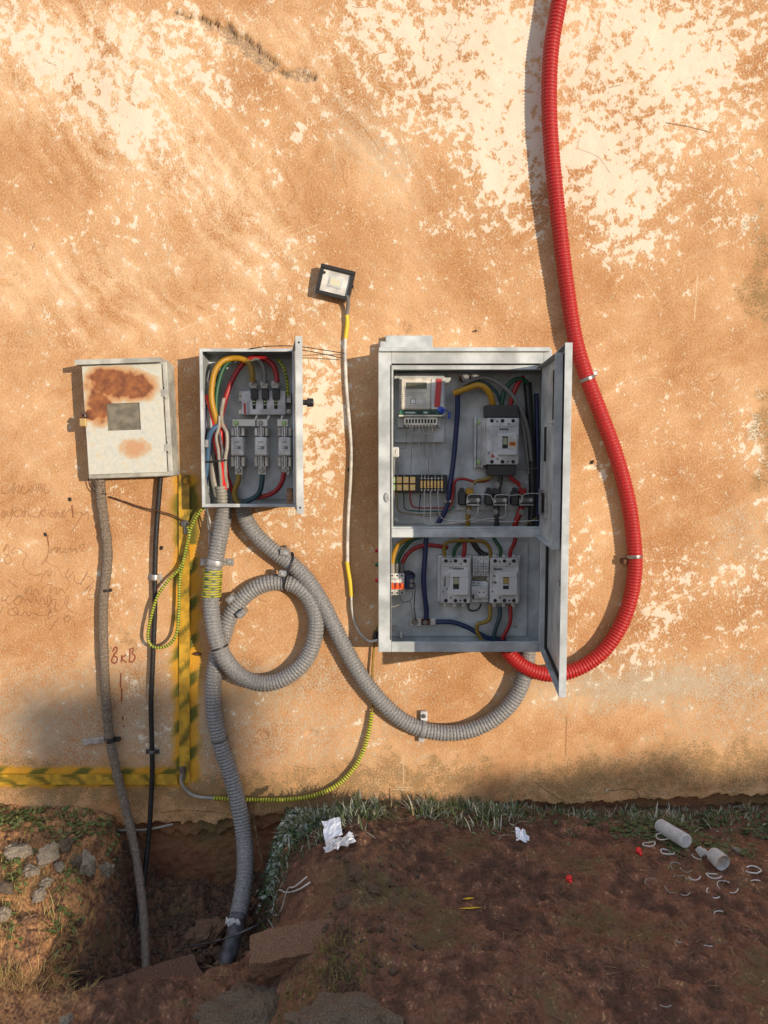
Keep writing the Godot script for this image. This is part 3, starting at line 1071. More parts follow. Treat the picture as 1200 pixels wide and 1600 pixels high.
func bolt(mb: MB, x: float, y: float, r: float, z: float, h := 0.006) -> void:
	var p := W(x, y, z)
	mb.cyl(Vector3(p.x, p.y, z - 0.004), Vector3(p.x, p.y, z + 0.0015), r * 1.5, 14)
	mb.hexa(Vector3(p.x, p.y, z + 0.001), Vector3(p.x, p.y, z + h), r)

func cable(called: String, label: String, pts: Array, r: float, m: String, cat := "cable", group := "") -> MeshInstance3D:
	var mb := MB.new()
	mb.tube(path(pts, 0.006), one(r), 10)
	return solo(called, label, cat, mb, M[m], group)

func wire(label: String, pts: Array, m := "wire", r := 0.0013, group := "") -> MeshInstance3D:
	var mb := MB.new()
	mb.tube(path(pts, 0.006), one(r), 6)
	return solo("wire", label, "wire", mb, M[m], group)

func text(called: String, words: String, at: Vector3, height: float, parent: Node3D, turn := 0.0, m := "ink", slant := 0.0, face := "Droid Sans") -> void:
	var tm := TextMesh.new()
	var fo := SystemFont.new()
	fo.font_names = PackedStringArray([face])
	tm.font = fo
	tm.text = words
	tm.font_size = 32
	tm.pixel_size = height / 32.0
	tm.depth = 0.0008
	fo.font_weight = 700
	var o := MeshInstance3D.new()
	o.name = called
	o.mesh = tm
	o.material_override = M[m]
	o.position = at - base.get(parent, Vector3.ZERO)
	o.rotation.z = turn
	o.scale = Vector3(0.9, 1.0, 1.0)
	parent.add_child(o, true)

# ---------------------------------------------------------------- the closed rusty box on the left
func rust_picture() -> ImageTexture:
	var fn := FastNoiseLite.new()
	fn.seed = 14
	fn.frequency = 0.02
	fn.fractal_octaves = 5
	var w := 300
	var h := 400
	var im := Image.create(w, h, false, Image.FORMAT_RGB8)
	for y in h:
		for x in w:
			var u := float(x) / w
			var v := float(y) / h
			var n := fn.get_noise_2d(x, y)
			var n2 := fn.get_noise_2d(x * 2.2 + 700, y * 2.2)
			var sp_ := fn.get_noise_2d(x * 14.0, y * 14.0 + 300)
			var s := 0.0
			for e in [[0.42, 0.17, 0.42, 0.16], [0.28, 0.10, 0.25, 0.10], [0.64, 0.20, 0.30, 0.14], [0.19, 0.36, 0.18, 0.19], [0.08, 0.44, 0.11, 0.07]]:
				var d := Vector2((u - e[0]) / e[2], (v - e[1]) / e[3])
				s = maxf(s, 1.25 - d.length())
			var d2 := Vector2((u - 0.60) / 0.28, (v - 0.77) / 0.13)
			var t := maxf(1.1 - d2.length(), 0.0)
			s = clampf(s * 1.9 + n * 0.32 + n2 * 0.12 - 0.12, 0.0, 1.0)
			t = clampf(t * 1.7 + n * 0.3 + n2 * 0.3 + sp_ * 0.2 - 0.50, 0.0, 0.7)
			var c := Color8(192, 194, 184) * (1.0 + n2 * 0.05 + n * 0.05)
			c = c.lerp(Color8(190, 176, 140), clampf(n * 0.5 + maxf(s, t) * 1.5, 0.0, 0.45))
			var rc := Color8(180, 116, 62).lerp(Color8(108, 62, 38), clampf(0.05 + n2 * 0.25 + n * 0.5 + (s - 0.7) * 2.0 + sp_ * 0.25, 0.0, 1.0))
			c = c.lerp(rc, s)
			c = c.lerp(Color8(184, 128, 86), t)
			im.set_pixel(x, y, c)
	return ImageTexture.create_from_image(im)

func meter_box() -> void:
	var ce := W(199, 657, 0.10)
	var root := thing("meter_box", "small closed grey steel box with big rust stains and a little window", "electrical box", Vector3(ce.x, ce.y, 0))
	root.rotation.z = deg_to_rad(2.0)
	base[root] = Vector3.ZERO
	var w := ps(132, 0.10) * 0.5
	var h := ps(177, 0.10) * 0.5
	var mb := MB.new()
	mb.bb(Vector3(-w, -h, 0.004), Vector3(w, h, 0.10), 0.003)
	obj("body", mb, M["paint_old"], root)
	mb = MB.new()
	mb.slab(PackedVector2Array([Vector2(-w - 0.012, h - 0.004), Vector2(w - 0.02, h - 0.004), Vector2(w - 0.016, h + 0.012), Vector2(-w - 0.012, h + 0.014)]), 0.0, 0.125)
	obj("rain_hood", mb, M["paint_old"], root)
	# door with rust
	var m := StandardMaterial3D.new()
	m.resource_name = "rusted_paint"
	m.albedo_texture = rust_picture()
	m.roughness = 0.6
	var dl := -w + 0.006
	var dr := w - 0.018
	var db := -h + 0.016
	var dt := h - 0.010
	var q := [-0.066, 0.0, 0.065, 0.0]
	var wx0 := -0.070
	var wx1 := 0.050
	var wy0 := -0.035
	var wy1 := 0.062
	# the door as four strips round its window, so that the window is a real opening
	mb = MB.new()
	mb.use_t = true
	for r in [[dl, wy1, dr, dt], [dl, db, dr, wy0], [dl, wy0, wx0, wy1], [wx1, wy0, dr, wy1]]:
		var k0 := mb.v.size()
		mb.box(Vector3((r[0] + r[2]) * 0.5, (r[1] + r[3]) * 0.5, 0.1045), Vector3(r[2] - r[0], r[3] - r[1], 0.009), 0.0)
		for k in range(k0, mb.v.size()):
			var p := mb.v[k]
			mb.t[k] = Vector2((p.x - dl) / (dr - dl), 1.0 - (p.y - db) / (dt - db))
	var door := obj("door", mb, m, root, "rusty front door")
	mb = MB.new()
	mb.bb(Vector3(wx0 - 0.003, wy0 - 0.003, 0.1012), Vector3(wx1 + 0.003, wy1 + 0.003, 0.1035), 0.0)
	obj("window_pane", mb, mat("dusty_pane", Color(0.20, 0.18, 0.135), 0.18, 0.0, "metal", 6.0), door)
	mb = MB.new()
	mb.bb(Vector3(dr + 0.001, db, 0.1), Vector3(dr + 0.0025, dt, 0.103), 0.0)
	obj("door_gap", mb, M["seal"], root)
	for y in [h - 0.112, -h + 0.105]:
		mb = MB.new()
		mb.cyl(Vector3(dr + 0.010, y - 0.02, 0.106), Vector3(dr + 0.010, y + 0.02, 0.106), 0.005, 10)
		mb.bb(Vector3(dr - 0.006, y - 0.014, 0.109), Vector3(dr + 0.020, y + 0.012, 0.1105), 0.0005)
		obj("hinge", mb, M["paint_old"], root)
	mb = MB.new()
	mb.bb(Vector3(-w - 0.012, 0.012, 0.095), Vector3(-w + 0.020, 0.034, 0.113), 0.002)
	mb.cyl(Vector3(-w - 0.004, 0.022, 0.09), Vector3(-w - 0.004, 0.022, 0.122), 0.006, 10)
	obj("latch", mb, M["rusty"], root)
	# padlock
	var p0 := W(130, 660, 0.118)
	var lock := thing("padlock", "small old brass padlock hanging on the rusty box latch", "padlock", p0)
	mb = MB.new()
	mb.box(p0, Vector3(0.024, 0.030, 0.012), 0.003)
	obj("lock_body", mb, M["brass"], lock)
	mb = MB.new()
	var sh: Array[Vector3] = []
	for k in 9:
		var a := PI * k / 8.0
		sh.append(p0 + Vector3(cos(a) * 0.008, 0.015 + 0.005 + sin(a) * 0.012, 0))
	mb.tube(smooth(sh, 0.003), one(0.0022), 8)
	obj("shackle", mb, M["steel"], lock)

# ---------------------------------------------------------------- the open fuse box in the middle
func fuse_box() -> void:
	var a := W(312, 545, 0.15)
	var b := W(461, 793, 0.15)
	var L := W(314, 670, 0.15).x
	var R := W(461, 670, 0.15).x
	var T := W(388, 545, 0.15).y
	var B := W(388, 792, 0.15).y
	var root := thing("fuse_box", "open grey steel fuse box with its narrow door swung outwards", "electrical box", Vector3((L + R) * 0.5, B, 0))
	var mb := MB.new()
	var th := 0.003
	mb.bb(Vector3(L, B, 0.004), Vector3(L + th, T, 0.15), 0.0005)
	mb.bb(Vector3(R - th, B, 0.004), Vector3(R, T, 0.15), 0.0005)
	mb.bb(Vector3(L + th, T - th, 0.004), Vector3(R - th, T, 0.15), 0.0005)
	mb.bb(Vector3(L + th, B, 0.004), Vector3(R - th, B + th, 0.15), 0.0005)
	mb.bb(Vector3(L + th, B + th, 0.004), Vector3(R - th, T - th, 0.007), 0.0)
	obj("case", mb, M["paint_inside"], root)
	mb = MB.new()
	# folded rim round the opening
	mb.bb(Vector3(L - 0.001, B - 0.001, 0.146), Vector3(L + 0.010, T + 0.001, 0.152), 0.001)
	mb.bb(Vector3(L + 0.0102, T - 0.010, 0.146), Vector3(R, T + 0.001, 0.152), 0.001)
	mb.bb(Vector3(L + 0.0102, B - 0.001, 0.146), Vector3(R, B + 0.011, 0.152), 0.001)
	mb.bb(Vector3(R - 0.008, B + 0.0112, 0.146), Vector3(R, T - 0.0102, 0.152), 0.001)
	obj("rim", mb, M["paint"], root)
	mb = MB.new()
	mb.bb(Vector3(L + 0.035, B + 0.02, 0.016), Vector3(R - 0.012, T - 0.02, 0.019), 0.0005)
	obj("mounting_plate", mb, M["paint_inside"], root)
	# door, seen nearly edge-on
	var h0 := Vector3(R + 0.002, 0, 0.152)
	var h1 := Vector3(W(468, 670, 0.457).x, 0, 0.457)
	var dir := (h1 - h0).normalized()
	var nrm := Vector3(dir.z, 0, -dir.x)
	var bs := Basis(dir, Vector3.UP, dir.cross(Vector3.UP))
	var ln := h0.distance_to(h1)
	var dT := W(468, 525, 0.457).y
	var dB := W(468, 803, 0.457).y
	var mid := (h0 + h1) * 0.5 + Vector3(0, (dT + dB) * 0.5, 0)
	mb = MB.new()
	mb.box(mid + nrm * 0.010, Vector3(ln, dT - dB, 0.002), 0.0005, bs)
	var door := obj("door", mb, M["paint_door"], root)
	mb = MB.new()
	var ed := h1 + Vector3(0, (dT + dB) * 0.5, 0)
	mb.box(ed - dir * 0.001 , Vector3(0.003, dT - dB, 0.022), 0.0008, bs)
	obj("flange", mb, M["paint"], door)
	mb = MB.new()
	for y in [dT - 0.006, dB + 0.006]:
		mb = MB.new()
		mb.box((h0 + h1) * 0.5 + Vector3(0, y, 0) - nrm * 0.001, Vector3(ln - 0.006, 0.003, 0.018), 0.0005, bs)
		obj("edge_fold", mb, M["paint_door"], door)
	for y in [dT - 0.02, dB + 0.02]:
		mb = MB.new()
		var sp0 := ed + Vector3(0, y - (dT + dB) * 0.5, 0)
		mb.cyl(sp0 - dir * 0.0005, sp0 + dir * 0.0012, 0.0035, 8)
		obj("hole", mb, M["seal"], door)
	mb = MB.new()
	var kn := W(478, 629, 0.40)
	mb.cyl(kn - Vector3(0.012, 0, 0), kn + Vector3(0.004, 0, 0), 0.009, 12)
	mb.cyl(kn + Vector3(0.004, 0, 0), kn + Vector3(0.024, 0, 0), 0.014, 16, 0.003)
	obj("lock_knob", mb, M["black"], door)
	mb = MB.new()
	mb.bb(Vector3(R - 0.0045, W(458, 770, 0.1).y, 0.06), Vector3(R - 0.0035, W(458, 690, 0.1).y, 0.13), 0.0)
	obj("inner_lip", mb, M["paint_inside"], root)
	mb = MB.new()
	pb(mb, 448, 763, 462, 787, 0.12, 0.146, 0.001)
	obj("corner_bracket", mb, M["wood"], root, "rust-brown corner bracket")
	mb = MB.new()
	pb(mb, 317, 687, 325, 699, 0.115, 0.135, 0.002)
	obj("lock_catch", mb, M["zinc"], root)

func fuse_box_inside() -> void:
	# three-pole switch
	var at := W(411, 629, 0.09)
	var root := thing("load_switch", "grey three-pole switch with three black arc covers in the fuse box", "switch", at)
	var mb := MB.new()
	pb(mb, 377, 611, 446, 648, 0.025, 0.085, 0.002)
	obj("housing", mb, M["device"], root)
	for y in [611.5, 620, 640]:
		mb = MB.new()
		pb(mb, 373, y, 379, y + 7, 0.03, 0.078, 0.001)
		obj("mounting_ear", mb, M["cream"], root)
	mb = MB.new()
	pb(mb, 381, 630, 384, 647, 0.08, 0.0858, 0.0)
	obj("red_print", mb, M["red_tape"], root)
	mb = MB.new()
	for k in 3: pb(mb, 386 + k * 1.7, 627, 386.6 + k * 1.7, 646, 0.08, 0.0856, 0.0)
	obj("small_print", mb, M["ink_pale"], root)
	for x in [391.5, 408.5, 425.5]:
		mb = MB.new()
		pb(mb, x, 608, x + 11, 624, 0.07, 0.100, 0.002)
		obj("arc_cover", mb, M["black"], root)
		mb = MB.new()
		pb(mb, x + 3, 625, x + 8, 639, 0.07, 0.0862, 0.0)
		obj("contact_slot", mb, M["seal"], root)
		mb = MB.new()
		pb(mb, x + 4, 626, x + 7, 628.5, 0.08, 0.089, 0.0005)
		pb(mb, x + 4, 631, x + 7, 633, 0.08, 0.089, 0.0005)
		obj("contact_blade", mb, M["copper_green"], root)
		mb = MB.new()
		pb(mb, x - 2, 594, x + 10, 607, 0.05, 0.062, 0.0015)
		bolt(mb, x + 1, 600, 0.0055, 0.062)
		bolt(mb, x + 8, 600, 0.0055, 0.062)
		obj("terminal", mb, M["steel"], root)
	mb = MB.new()
	pb(mb, 447, 614, 455, 622, 0.04, 0.07, 0.002)
	pb(mb, 447, 621, 455, 630, 0.04, 0.076, 0.002)
	obj("handle_shaft", mb, M["steel"], root)
	mb = MB.new()
	bolt(mb, 451, 643, 0.006, 0.07, 0.01)
	obj("shaft_bolt", mb, M["steel"], root)
	# link plates with green-capped bolts
	var lk := [[363, 399, "long flat busbar link on the left fuse", 369], [401, 418, "short busbar link on the middle fuse", 407], [433, 450, "short busbar link on the right fuse", 444]]
	for l in lk:
		var t := thing("busbar_link", l[2], "busbar", W(l[3], 661, 0.09), "busbar links above the fuses")
		mb = MB.new()
		pb(mb, l[0], 655, l[1], 666, 0.082, 0.087, 0.001)
		obj("plate", mb, M["tin"], t)
		mb = MB.new()
		bolt(mb, l[3], 661, 0.007, 0.087)
		obj("bolt_head", mb, M["copper_green"] if l[3] != 407 else M["steel"], t)
		mb = MB.new()
		var xx: float = l[1] - 3.0 if l[3] < 440 else l[0] + 3.0
		mb.box(W(xx + 2, 658, 0.082), Vector3(0.007, 0.045, 0.004), 0.001, Basis(Vector3(0, 0, 1), -0.4))
		obj("spade", mb, M["tin"], t)
	# three knife fuses in their holders
	var f0: Node3D
	var names := ["white ceramic knife fuse nearest the coloured cable bundle", "white ceramic knife fuse between the two others", "white ceramic knife fuse nearest the swung door"]
	var xs := [371.0, 407.5, 444.0]
	for k in 3:
		if k:
			dup(f0, "knife_fuse", names[k], W(xs[k], 700, 0.08) - W(xs[0], 700, 0.08))
			continue
		f0 = thing("knife_fuse", names[0], "fuse", W(371, 700, 0.08), "ceramic knife fuses in the fuse box")
		mb = MB.new()
		pb(mb, 361, 683, 380.5, 712, 0.065, 0.108, 0.004)
		obj("ceramic_body", mb, M["white"], f0)
		mb = MB.new()
		pb(mb, 366, 690, 374, 691.3, 0.1, 0.1086, 0.0)
		for j in 3: pb(mb, 366, 694 + j * 3, 368 + j * 2, 694.8 + j * 3, 0.1, 0.1086, 0.0)
		pb(mb, 371, 697, 376, 702, 0.1, 0.1086, 0.0)
		obj("print", mb, M["ink_pale"], f0)
		for y in [[669, 681], [714, 729]]:
			mb = MB.new()
			pb(mb, 361, y[0], 365.5, y[1], 0.03, 0.092, 0.0015)
			pb(mb, 377, y[0], 381.5, y[1], 0.03, 0.092, 0.0015)
			pb(mb, 361, y[0] + 1, 381.5, y[1] - 1, 0.03, 0.055, 0.0015)
			obj("holder_socket", mb, M["cream"], f0)
			mb = MB.new()
			pb(mb, 366.2, y[0] - 1, 369.4, y[1] + 1, 0.055, 0.087, 0.001)
			pb(mb, 372.6, y[0] - 1, 375.8, y[1] + 1, 0.055, 0.087, 0.001)
			obj("spring_clip", mb, M["zinc"], f0)
			mb = MB.new()
			pb(mb, 369.8, y[0] - 3, 372.2, y[1] + 3, 0.06, 0.097, 0.0008)
			obj("blade", mb, M["tin"], f0)
		mb = MB.new()
		pb(mb, 367, 729, 379, 742, 0.078, 0.084, 0.0015)
		obj("cable_lug", mb, M["tin"], f0)
		mb = MB.new()
		bolt(mb, 373, 735, 0.008, 0.084, 0.009)
		obj("bolt", mb, M["steel"], f0)
	# cables
	cable("power_cable", "yellow power cable from the left fuse down into the conduit", [[373, 741, .085], [372, 752, .085], [367.5, 764, .08], [367, 776, .075], [372, 788, .07], [376, 800, .06]], 0.0095, "yellow_dull")
	cable("power_cable", "dark teal power cable below the middle fuse", [[410, 741, .085], [409, 755, .085], [405, 770, .08], [395, 779, .075], [383, 785, .07], [378, 796, .06]], 0.0095, "teal")
	cable("power_cable", "red power cable below the right fuse", [[444, 738, .085], [441, 752, .085], [432, 766, .08], [418, 774, .07], [403, 777, .065], [388, 783, .06], [381, 798, .055]], 0.0090, "red")
	cable("power_cable", "bright yellow cable arching up the left of the fuse box", [[395, 596, .09], [394, 583, .095], [390, 569, .1], [378, 561, .1], [362, 560, .1], [347, 565, .11], [336, 580, .115], [331, 604, .115], [331, 626, .115], [335, 645, .11], [340, 664, .1]], 0.0105, "yellow")
	cable("power_cable", "dark green cable beside the arching yellow cable", [[380, 560, .08], [362, 563, .085], [350, 574, .09], [342, 596, .095], [338, 620, .1], [338, 640, .1], [341, 664, .095]], 0.0090, "green")
	cable("power_cable", "red taped cable slanting down from the switch", [[433, 597, .09], [431, 582, .09], [424, 568, .09], [408, 559, .08], [392, 560, .08], [380, 568, .085], [370, 581, .09], [360, 601, .095], [352, 624, .1], [346, 648, .1], [344, 668, .1]], 0.0095, "red")
	cable("power_cable", "grey cable arching over to the middle switch pole", [[413, 597, .09], [413, 583, .09], [409, 569, .09], [398, 561, .08], [384, 566, .08]], 0.0085, "grey_cable")
	cable("power_cable", "short yellow cable end on the left switch pole", [[394, 597, .1], [394, 582, .106], [389, 567, .106], [383, 563, .1]], 0.0095, "yellow_dull")
	var pe := MB.new()
	striped_tube(pe, path([[450, 617, .08], [449, 600, .085], [446, 584, .09], [440, 569, .09], [432, 561, .08]], 0.003), 0.006, 0.012)
	solo("earth_cable", "thin yellow-green earth wire beside the switch shaft", "cable", pe, M["striped"])
	cable("power_cable", "grey sheathed cable behind the yellow arch", [[352, 575, .06], [337, 590, .07], [327, 612, .08], [325, 632, .09]], 0.008, "grey_light")
	cable("power_cable", "blue cable hugging the left side of the fuse box", [[322, 618, .075], [319, 635, .085], [318, 660, .09], [319, 690, .09], [322, 720, .09], [321, 745, .085], [320, 764, .07]], 0.0105, "blue")
	cable("power_cable", "light blue cable crossing the bundle to the left", [[343, 664, .112], [333, 671, .118], [327, 683, .115], [325, 705, .105], [324, 722, .1], [321, 745, .095]], 0.0095, "blue_light")
	cable("power_cable", "red cable dropping left of the yellow cable", [[324, 618, .09], [328, 634, .1], [333, 652, .1], [336, 668, .1], [336, 690, .1], [342, 715, .1], [347, 740, .09], [350, 762, .08]], 0.0085, "red_bright")
	cable("power_cable", "second bright red cable in the tied bundle", [[347, 664, .085], [345, 684, .085], [346, 705, .095], [349, 725, .095], [352, 748, .085], [352, 764, .08]], 0.0085, "red_bright")
	cable("power_cable", "grey sheathed cable in the middle of the tied bundle", [[343, 650, .115], [342, 668, .118], [338, 682, .118], [341, 704, .118], [343, 724, .112], [345, 745, .1], [346, 764, .085]], 0.0058, "grey_light")
	cable("power_cable", "grey sheathed cable on the right of the tied bundle", [[350, 622, .11], [346, 645, .108], [348, 664, .1], [354, 676, .1], [355, 695, .1], [352, 718, .1], [352, 742, .09], [356, 762, .08]], 0.0070, "grey_light")
	cable("power_cable", "dark red cable behind the tied bundle", [[351, 664, .07], [350, 690, .07], [352, 720, .075], [356, 745, .07], [364, 770, .06], [370, 792, .05]], 0.0075, "red")
	cable("power_cable", "dark olive cable twisted through the tied bundle", [[336, 660, .1], [341, 672, .1], [345, 690, .105], [347, 705, .105], [346, 722, .1]], 0.006, "sleeve")
	cable("power_cable", "broad grey cable sheath at the back of the bundle", [[334, 700, .07], [332, 725, .07], [334, 750, .07], [340, 775, .065]], 0.0125, "grey_light")
	# cable tie round the bundle
	var mt := MB.new()
	var loop: Array[Vector3] = []
	for k in 17:
		var a := TAU * k / 16.0
		loop.append(W(336.5 + 17.5 * cos(a), 720.5 - cos(a) * 1.5, 0.094 + 0.030 * sin(a)))
	mt.tube(smooth(loop, 0.004), one(0.0032), 6)
	solo("cable_tie", "black cable tie round the coloured bundle in the fuse box", "cable tie", mt, M["black"])
	# the conduit's end inside the box
	mt = MB.new()
	ribbed(mt, path([[345, 759, .08], [347, 772, .075], [347, 790, .07]], 0.0015), 0.021, 0.003, 0.0125)
	solo("conduit_end", "ribbed beige end of the conduit inside the fuse box", "conduit", mt, M["grey_light"])
	mt = MB.new()
	pc(mt, 323, 762, 0.010, 0.04, 0.055, 12)
	bolt(mt, 323, 762, 0.006, 0.055)
	solo("earth_bolt", "earth bolt in the lower left corner of the fuse box", "bolt", mt, M["zinc"])
	wire("thin dark wire from the corner earth bolt of the fuse box", [[324, 764, .06], [327, 772, .062], [333, 779, .05], [331, 786, .04]], "black", 0.0015)

func striped_tube(mb: MB, p: PackedVector3Array, r: float, pitch: float, segs := 10, share := 0.5, bump := 0.0) -> void:
	mb.use_c = true
	var tints := PackedColorArray()
	var rad := PackedFloat32Array()
	var s := 0.0
	for k in p.size():
		if k: s += p[k].distance_to(p[k - 1])
		var f := fposmod(s / pitch, 1.0)
		tints.append(Color(0.42, 0.39, 0.03) if f < share else Color(0.03, 0.10, 0.02))
		rad.append(r + bump * cos(TAU * (f - share * 0.5)))
	mb.tube(p, rad, segs, true, tints)
	mb.tint = Color(1, 1, 1)

# ---------------------------------------------------------------- the big cabinet
func cabinet() -> void:
	var L := W(592, 780, 0.15).x
	var R := W(858, 780, 0.15).x
	var T := W(720, 546, 0.15).y
	var B := W(720, 1018, 0.15).y
	var root := thing("distribution_cabinet", "big open grey distribution cabinet with two compartments and two doors", "electrical cabinet", Vector3((L + R) * 0.5, B, 0))
	var mb := MB.new()
	var th := 0.003
	mb.bb(Vector3(L, B, 0.004), Vector3(L + th, T, 0.142), 0.0005)
	mb.bb(Vector3(R - th, B, 0.004), Vector3(R, T, 0.142), 0.0005)
	mb.bb(Vector3(L + th, T - th, 0.004), Vector3(R - th, T, 0.142), 0.0005)
	mb.bb(Vector3(L + th, B, 0.004), Vector3(R - th, B + th, 0.142), 0.0005)
	mb.bb(Vector3(L + th, B + th, 0.004), Vector3(R - th, T - th, 0.008), 0.0)
	obj("case", mb, M["paint_inside"], root)
	# front frame: stiles, rails and an inner step
	var iL := W(611.5, 780, 0.15).x
	var iR := W(846, 780, 0.15).x
	var iT := W(720, 568, 0.15).y
	var iB := W(720, 1003, 0.15).y
	mb = MB.new()
	mb.bb(Vector3(L - 0.002, B - 0.002, 0.138), Vector3(iL, T, 0.151), 0.0015)
	obj("frame_stile", mb, M["paint"], root)
	mb = MB.new()
	mb.bb(Vector3(iR, B - 0.002, 0.138), Vector3(R + 0.002, T, 0.151), 0.0015)
	obj("frame_stile", mb, M["paint"], root)
	mb = MB.new()
	mb.bb(Vector3(iL + 0.0004, iT, 0.138), Vector3(iR - 0.0004, T, 0.1507), 0.0015)
	obj("frame_rail", mb, M["paint"], root)
	mb = MB.new()
	mb.bb(Vector3(iL + 0.0004, B - 0.002, 0.138), Vector3(iR - 0.0004, iB, 0.1507), 0.0015)
	obj("frame_rail", mb, M["paint"], root)
	mb = MB.new()
	pb(mb, 611.8, 826, 846, 840, 0.118, 0.144, 0.002)
	obj("divider", mb, M["paint"], root)
	mb = MB.new()
	pb(mb, 611.8, 823, 846, 825.6, 0.118, 0.138, 0.001)
	obj("divider_lip", mb, M["paint"], root)
	mb = MB.new()
	pb(mb, 612, 570.5, 846, 577.5, 0.112, 0.140, 0.0015)
	obj("inner_rail", mb, M["paint"], root)
	mb = MB.new()
	pb(mb, 611.8, 570.5, 614.4, 826, 0.112, 0.139, 0.001)
	obj("inner_stile", mb, M["paint"], root)
	mb = MB.new()
	var s0 := W(609.8, 570, 0.1515)
	var s1 := W(611, 1000, 0.1515)
	mb.bb(Vector3(s0.x, s1.y, 0.150), Vector3(s1.x, s0.y, 0.1518), 0.0)
	obj("groove_strip", mb, M["seal"], root)  # black strip stands in for the groove along the stile
	mb = MB.new()
	mb.bb(Vector3(W(592, 545, 0.165).x, W(720, 549, 0.165).y, 0.02), Vector3(W(860, 545, 0.165).x, W(720, 542.5, 0.165).y, 0.168), 0.0015)
	obj("rain_lip", mb, M["paint"], root)
	# back plates
	mb = MB.new()
	pb(mb, 616, 582, 842, 818, 0.014, 0.017, 0.0005)
	obj("mounting_plate", mb, M["paint_inside"], root)
	mb = MB.new()
	pb(mb, 608, 846, 824, 994, 0.014, 0.019, 0.0005)
	obj("mounting_plate", mb, M["paint_inside"], root)
	for q in [[616, 981], [805, 977], [619, 849], [618, 813]]:
		mb = MB.new()
		bolt(mb, q[0], q[1], 0.007, 0.02, 0.007)
		obj("plate_bolt", mb, M["zinc"], root)
	mb = MB.new()
	pb(mb, 625, 988, 629, 997, 0.03, 0.045, 0.002)
	obj("edge_clip", mb, M["white"], root)
	# lock tongue on the left stile
	mb = MB.new()
	var o := PackedVector2Array()
	var lc := W(602, 777, 0.152)
	for k in 13:
		var a := PI * k / 12.0
		o.append(Vector2(lc.x - 0.013 * sin(a) * 0.8 + 0.008, lc.y + 0.017 * cos(a)))
	o.append(Vector2(lc.x + 0.013, lc.y - 0.012))
	o.append(Vector2(lc.x + 0.013, lc.y + 0.012))
	mb.slab(o, 0.151, 0.158)
	obj("lock_tongue", mb, M["zinc"], root)
	# signal lamps on the left side
	for q in [[860, "led_red"], [882.5, "led_green"], [907, "led_red"]]:
		mb = MB.new()
		var c := W(591, q[0], 0.128)
		mb.cyl(Vector3(L - 0.007, c.y, 0.128), Vector3(L - 0.001, c.y, 0.128), 0.0085, 12)
		mb.cyl(Vector3(L - 0.014, c.y, 0.128), Vector3(L - 0.007, c.y, 0.128), 0.0065, 12, 0.002)
		obj("signal_lamp", mb, M[q[1]], root)
	# hinges on the right stile
	for y in [620, 935]:
		mb = MB.new()
		var c := W(855, y, 0.156)
		mb.cyl(c - Vector3(0, 0.03, 0), c + Vector3(0, 0.03, 0), 0.006, 10)
		obj("hinge", mb, M["black"] if y > 800 else M["paint"], root)
	inner_door(root)
	outer_door(root)
	# cable gland plate behind the top edge
	var b := thing("wall_bracket", "flat grey steel bracket on the wall above the big cabinet", "bracket", W(638, 543, 0.02))
	mb = MB.new()
	pb(mb, 602, 524, 676, 552, 0.003, 0.035, 0.003)
	obj("plate", mb, M["paint_inside"], b)
	mb = MB.new()
	pb(mb, 593, 533, 603, 552, 0.003, 0.05, 0.004)
	obj("end_cover", mb, M["paint_inside"], b)

# a rectangular sheet in the plane of a door: u along from the hinge, v upwards, w towards the viewer's left
func door_rect(mb: MB, h0: Vector3, bs: Basis, u0: float, v0: float, u1: float, v1: float, w0: float, w1: float, bev := 0.0005) -> void:
	mb.box(h0 + bs * Vector3((u0 + u1) * 0.5, (v0 + v1) * 0.5, (w0 + w1) * 0.5), Vector3(u1 - u0, v1 - v0, absf(w1 - w0)), bev, bs)

